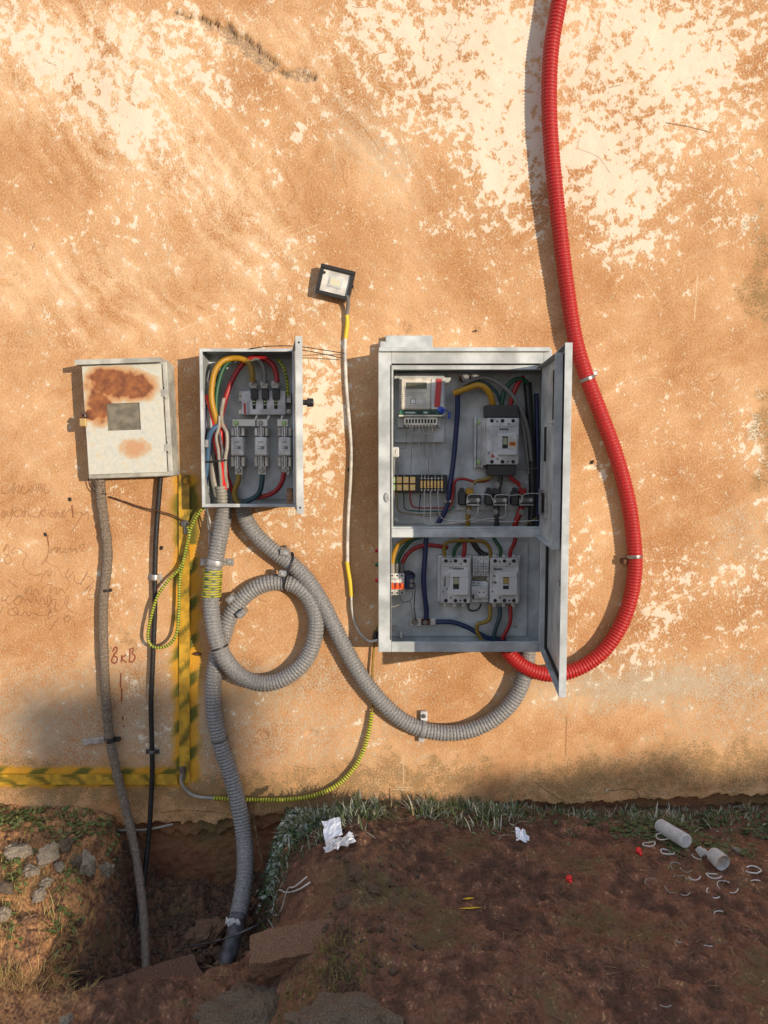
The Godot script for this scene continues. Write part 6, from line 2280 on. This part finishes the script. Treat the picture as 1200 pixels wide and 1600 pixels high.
# ---------------------------------------------------------------- flood light
func floodlight() -> void:
	var ce := W(524, 441.5, 0.036)
	var root := thing("floodlight", "small black LED floodlight tilted on the wall", "floodlight", ce)
	base[root] = Vector3.ZERO
	root.rotation = Vector3(0.10, 0.0, deg_to_rad(-13.5))
	var w := ps(54, 0.05) * 0.5
	var h := ps(45, 0.05) * 0.5
	var mb := MB.new()
	var f := 0.014
	mb.bb(Vector3(-w, -h, -0.012), Vector3(w, -h + f, 0.012), 0.002)
	mb.bb(Vector3(-w, h - f, -0.012), Vector3(w, h, 0.012), 0.002)
	mb.bb(Vector3(-w, -h + f, -0.012), Vector3(-w + f, h - f, 0.0117), 0.001)
	mb.bb(Vector3(w - f, -h + f, -0.012), Vector3(w, h - f, 0.0117), 0.001)
	mb.bb(Vector3(-w + 0.004, -h + 0.004, -0.020), Vector3(w - 0.004, h - 0.004, -0.0125), 0.001)
	obj("frame", mb, M["black"], root)
	mb = MB.new()
	mb.bb(Vector3(-w + f, -h + f, -0.012), Vector3(w - f, h - f, 0.002), 0.0)
	obj("reflector", mb, M["white"], root)
	mb = MB.new()
	mb.bb(Vector3(-0.026, -0.019, 0.001), Vector3(0.026, 0.019, 0.0040), 0.001)
	obj("led_tray", mb, M["paint"], root)
	mb = MB.new()
	mb.bb(Vector3(-0.020, -0.013, 0.002), Vector3(0.017, 0.013, 0.0052), 0.001)
	obj("led_chip", mb, mat("phosphor", Color(0.60, 0.58, 0.44), 0.4), root)
	mb = MB.new()
	mb.cyl(Vector3(-w + f + 0.004, h - f - 0.014, 0.0), Vector3(-w + f + 0.004, h - f - 0.014, 0.006), 0.005, 10)
	obj("screw", mb, M["black"], root)
	mb = MB.new()
	mb.bb(Vector3(w, -0.006, -0.006), Vector3(w + 0.004, 0.006, 0.006), 0.001)
	mb.bb(Vector3(-0.01, -0.02, -0.035), Vector3(0.01, 0.02, -0.0205), 0.002)
	obj("bracket", mb, M["black"], root)
	# its cable
	cable("lamp_cable", "white lamp cable running down the wall from the floodlight", [[540, 522, .012], [539, 545, .012], [541, 600, .014], [545, 650, .016], [549, 700, .02], [548, 745, .02], [545, 790, .018], [543, 840, .016], [543, 880, .016]], 0.0066, "white_cable")
	cable("lamp_cable_lead", "dark lead between the floodlight and the yellow tape", [[543, 462, .045], [544, 474, .03], [543, 485, .02], [541, 500, .014]], 0.0068, "grey_cable")
	cable("yellow_tape_wrap", "yellow tape wrapped on the cable below the floodlight", [[542, 492, .016], [542.5, 505, .014], [541.5, 515, .013], [540, 529, .012]], 0.0080, "yellow_tape", "tape")
	cable("yellow_tape_wrap", "yellow tape wrapped on the lower part of the lamp cable", [[542, 877, .016], [544, 892, .016], [547, 910, .017], [549, 932, .018]], 0.0080, "yellow_tape", "tape")
	cable("lamp_cable", "pale end of the lamp cable curving to the foot of the big cabinet", [[549, 930, .018], [550, 952, .02], [555, 975, .022], [565, 992, .026], [578, 1002, .03], [590, 1000, .05]], 0.0048, "white_cable")

# ---------------------------------------------------------------- things on the ground
func gp(px: float, py: float, lift := 0.0) -> Vector3:
	var y := 0.0
	var p := Vector3.ZERO
	for k in 14:
		p = G(px, py, y)
		y = lerpf(y, ground_y(p.x, clampf(p.z, -0.1, 2.6)), 0.6)
	return Vector3(p.x, ground_y(p.x, p.z) + lift, p.z)

func ring_piece(mb: MB, c: Vector3, r: float, a0: float, a1: float, b: Basis, th := 0.0028) -> void:
	var p := PackedVector3Array()
	var n := int(maxf(6.0, (a1 - a0) * 5.0))
	for k in n + 1:
		var a := lerpf(a0, a1, float(k) / n)
		p.append(c + b * Vector3(cos(a) * r, 0.002 * sin(a * 2.3), sin(a) * r))
	mb.tube(p, one(th), 6)

func litter() -> void:
	var mb := MB.new()
	# cut pieces of white ribbed pipe
	var a := gp(1031, 1300, 0.024)
	var b := gp(1072, 1326, 0.026)
	ribbed(mb, smooth([a, a.lerp(b, 0.5), b] as Array[Vector3], 0.0012), 0.0245, 0.0055, 0.0115)
	solo("pipe_offcut", "long offcut of white ribbed pipe lying in the grass", "pipe offcut", mb, M["pipe_white"])
	mb = MB.new()
	a = gp(1113, 1345, 0.024)
	b = gp(1129, 1362, 0.030)
	var d := (b - a).normalized()
	mb.pipe(a, b, 0.0225, 0.0270, 0.0022)
	for k in 5: mb.pipe(a + d * (0.004 + k * 0.0075), a + d * (0.008 + k * 0.0075), 0.0248 + k * 0.0007, 0.0252 + k * 0.0007, 0.004)
	solo("pipe_offcut", "short hollow cup of white pipe with its open end towards the viewer", "pipe offcut", mb, M["pipe_white"])
	var rings := [[1014, 1322, 0.021, 0, TAU, "white cut ring nearest the red plug"], [1035, 1311, 0.021, 0, TAU, "white cut ring half under the long pipe offcut"], [1043, 1335, 0.022, 0, TAU, "white cut ring in front of the long pipe offcut"], [1177, 1363, 0.023, 0, TAU, "white cut ring farthest right"], [1115, 1372, 0.022, 0.4, 5.6, "broken white ring left of the hollow cup"], [1092, 1342, 0.022, 1.6, 5.2, "broken white ring with a crumpled tail between the two offcuts"],
		[1018, 1383, 0.020, 1.8, 5.6, "broken white ring on the bare soil"], [1132, 1388, 0.022, 2.6, 5.8, "white half ring below the hollow cup"], [1116, 1398, 0.022, 1.2, 4.2, "curved white shaving below the half ring"], [1142, 1392, 0.02, 0.2, 2.2, "bent white shaving right of the half ring"], [1183, 1386, 0.02, 4.0, 5.6, "bent white shaving near the picture's right edge"], [1056, 1357, 0.018, 2.2, 6.0, "dull curled shaving beside the rings"], [1072, 1362, 0.018, 0.6, 3.6, "long dull shaving amid the rings"], [1062, 1376, 0.019, 3.6, 6.8, "dull arc shaving in the middle of the litter"], [1084, 1374, 0.019, 0.2, 2.9, "pale arc shaving in the middle of the litter"], [1048, 1392, 0.018, 1.0, 3.4, "dusty shaving low in the litter"], [1068, 1396, 0.018, 0.4, 2.4, "dusty curl lowest in the litter"], [1125, 1434, 0.016, 3.4, 5.6, "lone curl on the soil below the litter"], [1064, 1480, 0.018, 4.0, 5.2, "lone pale sliver far down on the soil"], [1108, 1486, 0.018, 4.2, 5.6, "second lone pale sliver far down on the soil"], [1125, 1308, 0.02, 4.4, 6.0, "white curl in the weeds behind the hollow cup"], [1040, 1570, 0.02, 1.2, 2.6, "thin pale curl near the bottom of the picture"]]
	for q in rings:
		mb = MB.new()
		var tilt := Basis.from_euler(Vector3(rng.randf_range(-0.2, 0.35), rng.randf() * 6.0 if q[4] - q[3] > 6 else 0.0, rng.randf_range(-0.2, 0.2)))
		ring_piece(mb, gp(q[0], q[1], 0.008), q[2], q[3], q[4], tilt, 0.0026 if q[4] - q[3] > 4 else 0.0018)
		solo("plastic_ring", q[5], "plastic ring", mb, M["pipe_white"] if q[0] > 1080 or q[1] < 1345 else M["grey_light"], "offcut rings of white pipe")
	mb = MB.new()
	var c := gp(1098, 1338, 0.015)
	for k in 4: mb.box(c + Vector3(k * 0.007 - 0.01, 0.004 * (k % 2), 0.003 * k), Vector3(0.006, 0.02, 0.03), 0.001, Basis.from_euler(Vector3(0.6, 0.5 + k * 0.2, 0.4 * k)))
	solo("pipe_offcut", "crumpled white scrap of ribbed pipe between the two offcuts", "pipe offcut", mb, M["pipe_white"])
	for q in [[998, 1335, "red plastic plug nearer the white rings"], [889, 1377, "red plastic plug alone on the bare soil"]]:
		mb = MB.new()
		c = gp(q[0], q[1], 0.010)
		mb.lump(c, Vector3(0.020, 0.020, 0.020), int(q[0]), 0.25, 7, Basis(), false)
		mb.cyl(c, c + Vector3(0.004, -0.008, 0.016), 0.005, 8)
		solo("red_plug", q[2], "plastic plug", mb, M["plug_red"])
	# papers
	var t := thing("foil_wrapper", "crumpled silvery-white wrapper at the foot of the wall", "wrapper", gp(525, 1318))
	c = gp(522, 1330, 0.028)
	mb = MB.new()
	var q4 := [Vector3(-0.045, 0.045, -0.06), Vector3(0.014, 0.060, -0.065), Vector3(0.03, 0.030, 0.0), Vector3(-0.028, 0.010, 0.01)]
	fold_sheet(mb, c + q4[3], c + q4[0], c + q4[1], c + q4[2], 7, 0.004)
	obj("raised_flap", mb, M["paper"], t)
	mb = MB.new()
	fold_sheet(mb, c + Vector3(-0.03, -0.02, 0.02), c + Vector3(-0.028, 0.012, 0.008), c + Vector3(0.060, 0.03, -0.01), c + Vector3(0.072, 0.008, 0.01), 10, 0.007)
	obj("crumpled_sheet", mb, M["foil"], t)
	mb = MB.new()
	c = gp(815, 1313, 0.006)
	fold_sheet(mb, c + Vector3(-0.022, 0, 0.015), c + Vector3(-0.016, 0.03, -0.012), c + Vector3(0.014, 0.026, -0.012), c + Vector3(0.026, 0.0, 0.014), 8, 0.008)
	solo("paper_scrap", "small white paper scrap on the soil by the grass", "paper", mb, M["paper"])
	for q in [[732, 1406, 0.02, "tiny yellow leaf on the bare soil"], [735, 1421, 0.036, "longer yellow leaf on the bare soil"]]:
		mb = MB.new()
		c = gp(q[0], q[1], 0.004)
		mb.quad(c + Vector3(-q[2], 0, 0.002), c + Vector3(0, 0.002, 0.007), c + Vector3(q[2], 0.003, 0.0), c + Vector3(0, 0.001, -0.005))
		solo("fallen_leaf", q[3], "leaf", mb, M["yellow_tape"])
	# twine and a dark cord across the trench
	for p in [[[425, 1434], [437, 1412], [450, 1395], [462, 1390], [480, 1376]], [[424, 1436], [434, 1418], [448, 1400], [468, 1394], [485, 1384]]]:
		var w: Array[Vector3] = []
		for q in p: w.append(gp(q[0], q[1], 0.012))
		mb = MB.new()
		mb.tube(smooth(w, 0.006), one(0.0030), 6)
		solo("twine", "upper strand of white twine on the trench edge" if p[0][0] == 425 else "lower strand of white twine on the trench edge", "twine", mb, M["white_cable"])
	var w2: Array[Vector3] = [gp(285, 1488, 0.02), W(330, 1472, .42), W(365, 1462, .47), W(400, 1446, .45), gp(425, 1433, 0.012)]
	mb = MB.new()
	mb.tube(smooth(w2, 0.006), one(0.0032), 6)
	solo("cord", "dark cord stretched across the trench in front of the conduit", "cord", mb, M["sleeve"])
	# brick and stones
	mb = MB.new()
	c = gp(463, 1492, 0.022)
	var bb_ := Basis.from_euler(Vector3(0.30, 0.16, 0.15))
	rough_block(mb, c, Vector3(0.262, 0.062, 0.105), bb_, 5)
	solo("brick", "flat reddish brick lying at the edge of the trench", "brick", mb, M["brick"])
	mb = MB.new()
	var sb := gp(306, 1512, 0.08)
	var sa := G(45, 1572, sb.y - 0.02)
	var sd := sb - sa
	var away := Vector3(-sd.z, 0, sd.x).normalized() * 0.34
	var near := (sa + sb) * 0.5 + away
	near.y = sb.y - 0.01
	var fwd := (near - (sa + sb) * 0.5).normalized()
	var rgt := sd.normalized()
	var sbs := Basis(rgt, fwd.cross(rgt).normalized(), fwd).orthonormalized()
	rough_block(mb, (sa + sb) * 0.5 + fwd * 0.28 - rgt * 0.06 - sbs.y * 0.09, Vector3(sd.length() + 0.12, 0.19, 0.56), sbs, 8)
	solo("flat_stone", "broad flat brown slab at the near edge of the trench", "slab", mb, M["slab"])
	mb = MB.new()
	mb.lump(gp(395, 1590, 0.0), Vector3(0.27, 0.13, 0.22), 9, 0.32, 22, Basis(), true)
	solo("rubble_stone", "mossy grey-brown lump of rubble left in the foreground", "stone", mb, M["stone_brown"])
	mb = MB.new()
	mb.lump(gp(540, 1592, -0.01), Vector3(0.26, 0.09, 0.17), 19, 0.34, 20, Basis(), true)
	solo("rubble_stone", "flat brown lump of rubble beside the mossy one in the foreground", "stone", mb, M["stone_brown"])
	mb = MB.new()
	mb.lump(gp(322, 1466, 0.02), Vector3(0.15, 0.085, 0.09), 29, 0.4, 14, Basis(Vector3(0, 0, 1), 0.35), true)
	solo("rubble_stone", "pinkish-brown clod of rubble against the conduit in the trench", "stone", mb, M["brick"])
	var st := [[30, 1338, .09, .05, "long pale stone at the left edge below the weeds"], [76, 1344, .085, .07, "pale rounded stone in the middle of the left bank"], [47, 1366, .06, .04, "small pale stone on the left bank"], [100, 1326, .08, .045, "brownish stone at the upper right of the left bank"], [136, 1362, .075, .085, "upright grey stone at the trench corner"], [165, 1362, .055, .07, "narrow grey stone right of the upright one"], [62, 1404, .055, .04, "small stone half sunk in the left bank"], [10, 1398, .06, .035, "flat brown stone at the left picture edge"], [72, 1384, .05, .03, "flat pale chip on the left bank"], [92, 1356, .05, .022, "thin white chip on the left bank"], [122, 1352, .05, .05, "tan clod beside the upright stone"], [8, 1432, .05, .04, "dull stone low at the left edge"], [45, 1440, .07, .03, "brick-red lump on the left bank"], [20, 1330, .05, .035, "grey stone behind the long pale one"], [1150, 1330, .03, .02, "pebble on the dark soil at the right"], [104, 1598, .04, .03, "small stone at the lower left corner"], [125, 1497, .03, .02, "pale pebble on the lip of the trench"], [345, 1500, .07, .05, "dark clod beside the conduit sleeve"], [555, 1370, .06, .04, "dark clod on the heap beside the trench"], [585, 1395, .045, .03, "second dark clod on the heap beside the trench"], [535, 1412, .055, .035, "lower dark clod on the heap beside the trench"]]
	for k in st.size():
		var q: Array = st[k]
		mb = MB.new()
		var dark: bool = k > 15
		mb.lump(gp(q[0], q[1], q[3] * 0.25), Vector3(q[2], q[3], q[2] * 0.75), 100 + k, 0.34, 9, Basis.from_euler(Vector3(0.3, k * 1.3, 0.3 * sin(k * 2.0))), true)
		solo("stone", q[4], "stone", mb, M["clod"] if dark else (M["brick"] if k == 12 else (M["stone_brown"] if k in [3, 7, 10] else M["stone"])))

func rough_block(mb: MB, c: Vector3, size: Vector3, b: Basis, seed_: int) -> void:
	var fn := FastNoiseLite.new()
	fn.seed = seed_
	fn.frequency = 14.0
	var k0 := mb.v.size()
	for ax in 3:
		for s in [-1.0, 1.0]:
			var ux := (ax + 1) % 3
			var uy := (ax + 2) % 3
			var n := 14
			for i in n:
				for j in n:
					var q: Array[Vector3] = []
					for e in [[0, 0], [1, 0], [1, 1], [0, 1]]:
						var p := Vector3.ZERO
						p[ax] = s
						p[ux] = (i + e[0]) * 2.0 / n - 1.0
						p[uy] = (j + e[1]) * 2.0 / n - 1.0
						# rounded, worn corners
						var r := p.normalized() * 1.35
						p = p.lerp(r, 0.10 * clampf(p.length() - 1.25, 0.0, 1.0) * 3.0)
						p = p * size * 0.5
						p += Vector3(fn.get_noise_3dv(p), fn.get_noise_3dv(p + Vector3(5, 0, 0)), fn.get_noise_3dv(p + Vector3(0, 5, 0))) * 0.010
						q.append(c + b * p)
					if s > 0: mb.quad(q[0], q[1], q[2], q[3])
					else: mb.quad(q[1], q[0], q[3], q[2])

func fold_sheet(mb: MB, a: Vector3, b: Vector3, c: Vector3, d: Vector3, n: int, rough: float) -> void:
	var fn := FastNoiseLite.new()
	fn.seed = n
	fn.frequency = 0.35
	var g: Array[Vector3] = []
	for i in n + 1:
		for j in n + 1:
			var p := a.lerp(d, float(i) / n).lerp(b.lerp(c, float(i) / n), float(j) / n)
			p += Vector3(fn.get_noise_2d(i, j), fn.get_noise_2d(i + 40, j), fn.get_noise_2d(i, j + 40)) * rough * 2.0
			g.append(p)
	for i in n:
		for j in n:
			var q := i * (n + 1) + j
			mb.tri(g[q], g[q + n + 1], g[q + n + 2])
			mb.tri(g[q], g[q + n + 2], g[q + 1])

# ---------------------------------------------------------------- plants and crumbs
func blade() -> ArrayMesh:
	var mb := MB.new()
	mb.use_c = true
	var w := [0.0016, 0.0018, 0.0013, 0.0002]
	for k in 3:
		var a := Vector3(0, k / 3.0, 0.10 * k * k / 3.0)
		var b := Vector3(0, (k + 1) / 3.0 - 0.03 * k, 0.10 * (k + 1) * (k + 1) / 3.0)
		mb.quad(a - Vector3(w[k] * 22, 0, 0), a + Vector3(w[k] * 22, 0, 0), b + Vector3(w[k + 1] * 22, 0, 0), b - Vector3(w[k + 1] * 22, 0, 0))
	return mb.mesh(Vector3.ZERO)

func leaf() -> ArrayMesh:
	var mb := MB.new()
	mb.use_c = true
	var o := [Vector3(0, 0, 0), Vector3(0.22, 0.05, 0.30), Vector3(0.36, 0.10, 0.62), Vector3(0.2, 0.06, 0.92), Vector3(0, 0.02, 1.0), Vector3(-0.2, 0.06, 0.92), Vector3(-0.36, 0.10, 0.62), Vector3(-0.22, 0.05, 0.30)]
	for k in 8: mb.tri(Vector3(0, 0.0, 0.55), o[k], o[(k + 1) % 8])
	return mb.mesh(Vector3.ZERO)

func scatter(called: String, label: String, category: String, mesh: Mesh, n: int, place: Callable, m: Material) -> void:
	var mm := MultiMesh.new()
	mm.transform_format = MultiMesh.TRANSFORM_3D
	mm.use_colors = true
	mm.mesh = mesh
	var tr: Array = []
	for k in n * 3:
		var r = place.call()
		if r != null: tr.append(r)
		if tr.size() >= n: break
	mm.instance_count = tr.size()
	for k in tr.size():
		mm.set_instance_transform(k, tr[k][0])
		mm.set_instance_color(k, tr[k][1])
	var o := MultiMeshInstance3D.new()
	o.name = numbered(called)
	o.multimesh = mm
	o.material_override = m
	add_child(o)
	tag(o, label, category)
	o.set_meta("kind", "stuff")

func sprig(x: float, z: float, tall: float, lean: float, wide := 1.0) -> Transform3D:
	var b := Basis(Vector3.UP, rng.randf() * TAU) * Basis(Vector3.RIGHT, rng.randf_range(0.0, lean))
	return Transform3D(b.scaled_local(Vector3(wide * tall, tall, tall)), Vector3(x, ground_y(x, z) - 0.003, z))

func greenery() -> void:
	var gm := mat("grass_blade", Color(1, 1, 1), 0.75, 0.0, "", 1.0, true)
	gm.backlight_enabled = true
	gm.backlight = Color(0.25, 0.25, 0.12)
	gm.cull_mode = BaseMaterial3D.CULL_DISABLED
	var bl := blade()
	var lf := leaf()
	var green := func() -> Color:
		var c := Color(0.045, 0.085, 0.025).lerp(Color(0.10, 0.14, 0.05), rng.randf())
		return c.lerp(Color(0.46, 0.46, 0.38), rng.randf_range(0.3, 0.9)) if rng.randf() < 0.38 else c
	var straw := func() -> Color:
		return Color(0.50, 0.34, 0.12).lerp(Color(0.22, 0.19, 0.06), rng.randf() * rng.randf() * 1.3)
	var tufts: Array = []
	for k in 150:
		var x := rng.randf_range(0.0, 1.75)
		var z := absf(rng.randfn(0.0, 0.075)) + 0.02
		if x > 0.55 and rng.randf() < 0.45: continue
		if x < 0.14 and rng.randf() < 0.5: continue
		tufts.append([x, z, rng.randf_range(0.6, 1.7) * (1.2 if x > 0.12 and x < 0.55 else 0.75), rng.randf(), rng.randf_range(0.012, 0.05)])
	scatter("wall_grass", "frosted green grass in tufts along the foot of the wall", "grass", bl, 3600, func():
		var t: Array = tufts[rng.randi() % tufts.size()]
		var o := Vector2(rng.randfn(0.0, t[4]), rng.randfn(0.0, t[4] * 0.6))
		var x: float = t[0] + o.x
		var z: float = maxf(t[1] + o.y, 0.012)
		var c := Color(0.05, 0.10, 0.022).lerp(Color(0.13, 0.17, 0.05), rng.randf())
		if rng.randf() < 0.12: c = Color(0.34, 0.27, 0.14)
		elif rng.randf() < t[3] * 0.9: c = c.lerp(Color(0.50, 0.50, 0.42), rng.randf_range(0.3, 0.9))
		var out = Vector3(o.x, 0.0, o.y) / (t[4] + 0.001)
		var b := Basis(Vector3.UP, atan2(out.x, out.z) + rng.randfn(0.0, 0.8)) * Basis(Vector3.RIGHT, clampf(out.length() * 0.5 + rng.randfn(0.0, 0.3), 0.0, 1.55))
		var h: float = rng.randf_range(0.014, 0.038) * t[2]
		return [Transform3D(b.scaled_local(Vector3(h * rng.randf_range(0.6, 1.4), h, h)), Vector3(x, ground_y(x, z) - 0.003, z)), c], gm)
	scatter("wall_grass", "broad pale leaves among the grass at the foot of the wall", "grass", lf, 1300, func():
		var t: Array = tufts[rng.randi() % tufts.size()]
		var x: float = t[0] + rng.randfn(0.0, t[4])
		var z: float = maxf(t[1] + rng.randfn(0.0, t[4]), 0.012)
		var tr := sprig(x, z, rng.randf_range(0.012, 0.034), 1.3, 0.6)
		tr.origin.y += 0.006
		var c := Color(0.055, 0.11, 0.025).lerp(Color(0.34, 0.38, 0.28), rng.randf() * t[3])
		return [tr, c], gm)
	scatter("wall_grass", "low green weeds round the white pipe litter", "grass", lf, 2600, func():
		var x := rng.randf_range(0.75, 1.65)
		var z := rng.randf_range(0.02, 0.42)
		var dens := 0.35 + gn.get_noise_2d(x * 3.5 + 20.0, z * 4.0) * 1.8 - absf(z - 0.18) * 2.2
		if rng.randf() > dens: return null
		var t := sprig(x, z, rng.randf_range(0.012, 0.03), 0.9)
		t.origin.y += 0.006
		return [t, Color(0.045, 0.075, 0.022).lerp(Color(0.10, 0.12, 0.05), rng.randf())], gm)
	scatter("clover", "frosted round-leaved weeds on the bank left of the wrapper", "weeds", lf, 2400, func():
		var t := rng.randf()
		var x := lerpf(-0.43, -0.17, t) + rng.randfn(0.0, 0.02)
		var z := 0.05 + rng.randf() * 0.20 * (1.0 - t * 0.4)
		if x > -0.12 or x < -0.5: return null
		var tr := sprig(x, z, rng.randf_range(0.010, 0.026), 1.1)
		tr.origin.y = lerpf(tr.origin.y, 0.0, 0.25) + rng.randf() * 0.025
		var c := Color(0.05, 0.10, 0.035).lerp(Color(0.09, 0.13, 0.06), rng.randf())
		if rng.randf() < 0.5: c = c.lerp(Color(0.55, 0.58, 0.52), rng.randf_range(0.35, 0.9))
		return [tr, c], gm)
	scatter("bank_grass", "thin green grass on the bank left of the wrapper", "grass", bl, 1300, func():
		var x := rng.randf_range(-0.42, -0.02)
		var z := rng.randf_range(0.08, 0.34)
		if rng.randf() > 0.5 + gn.get_noise_2d(x * 6.0, z * 6.0) * 1.5 - (z - 0.1): return null
		return [sprig(x, z, rng.randf_range(0.03, 0.075), 1.3), green.call()], gm)
	scatter("dry_grass", "matted yellow dry grass on the left bank", "grass", bl, 4200, func():
		var x := rng.randf_range(-1.75, -0.86)
		var z := rng.randf_range(0.05, 1.12)
		if trench(x, z) > 0.35: return null
		var dens := 0.40 + gn.get_noise_2d(x * 4.0, z * 4.0) * 1.7 + (0.45 if z > 0.36 and z < 0.74 else -0.12)
		if z > 0.74: dens -= 1.2
		if rng.randf() > dens: return null
		return [sprig(x, z, rng.randf_range(0.025, 0.065) * (1.0 if z > 0.45 else 0.6), 1.65, 0.6), straw.call()], gm)
	scatter("bank_weeds", "sunlit green weeds on the left bank by the wall", "weeds", lf, 1500, func():
		var x := rng.randf_range(-1.75, -1.0)
		var z := rng.randf_range(0.02, 0.6)
		var dens := 0.25 + gn.get_noise_2d(x * 5.0 + 7.0, z * 5.0) * 1.7 + (0.5 if z < 0.16 else 0.0)
		if trench(x, z) > 0.3 or rng.randf() > dens: return null
		var t := sprig(x, z, rng.randf_range(0.010, 0.026), 1.0)
		t.origin.y += 0.012
		return [t, Color(0.08, 0.13, 0.03).lerp(Color(0.20, 0.20, 0.06), rng.randf())], gm)
	scatter("moss_tuft", "green and yellow tufts round the brick", "weeds", bl, 900, func():
		var x := rng.randf_range(-0.36, -0.02)
		var z := rng.randf_range(0.78, 1.02)
		var c := Vector2(x + 0.15, z - 0.93)
		if rng.randf() > 0.9 - c.length() * 4.5: return null
		return [sprig(x, z, rng.randf_range(0.012, 0.035), 1.3), Color(0.06, 0.09, 0.02).lerp(Color(0.22, 0.17, 0.04), rng.randf())], gm)
	# dry chaff and crumbs of earth
	scatter("chaff", "dry chaff and stems strewn over the bare soil", "chaff", bl, 5200, func():
		var x := rng.randf_range(-1.2, 1.9)
		var z := rng.randf_range(0.05, 1.8)
		if rng.randf() > 0.5 + gn.get_noise_2d(x * 3.0 + 60.0, z * 3.0): return null
		var b := Basis(Vector3.UP, rng.randf() * TAU) * Basis(Vector3.RIGHT, rng.randf_range(1.35, 1.62))
		var s := rng.randf_range(0.012, 0.05)
		return [Transform3D(b.scaled_local(Vector3(s * 0.7, s, s * 0.4)), Vector3(x, ground_y(x, z) + 0.003, z)), Color(0.20, 0.15, 0.085).lerp(Color(0.07, 0.045, 0.03), rng.randf())], gm)
	for k in 3:
		var mb := MB.new()
		mb.lump(Vector3.ZERO, Vector3(1, 0.8, 0.9), 50 + k, 0.5, 5, Basis(), true)
		var cm := mb.mesh(Vector3.ZERO)
		scatter("earth_crumbs", ["coarse crumbs of dug earth in the trench", "fine crumbs of earth on the heap and the soil", "clods of dark earth along the trench edge"][k], "earth", cm, [2600, 3600, 240][k], func():
			var x := rng.randf_range(-1.15, 1.8) if k == 1 else rng.randf_range(-1.1, 0.12)
			var z := rng.randf_range(0.0, 1.6) if k == 1 else rng.randf_range(0.0, 0.95)
			var t := trench(x, z)
			if k == 0 and t < 0.35: return null
			if k == 1 and rng.randf() > 0.4 + gn.get_noise_2d(x * 4.0, z * 4.0): return null
			if k == 2 and (t > 0.95 or t < 0.02) and absf(x + 0.05) > 0.16: return null
			if x < -0.9 and t < 0.3 and k == 2: return null
			var s := rng.randf_range(0.005, 0.026) if k == 0 else (rng.randf_range(0.002, 0.009) if k == 1 else rng.randf_range(0.010, 0.030))
			s *= rng.randf_range(0.5, 1.0)
			var b := Basis.from_euler(Vector3(rng.randf() * TAU, rng.randf() * TAU, rng.randf() * TAU)).scaled(Vector3.ONE * s)
			return [Transform3D(b, Vector3(x, ground_y(x, z) + s * 0.15, z)), Color(1, 1, 1)], M["clod"])
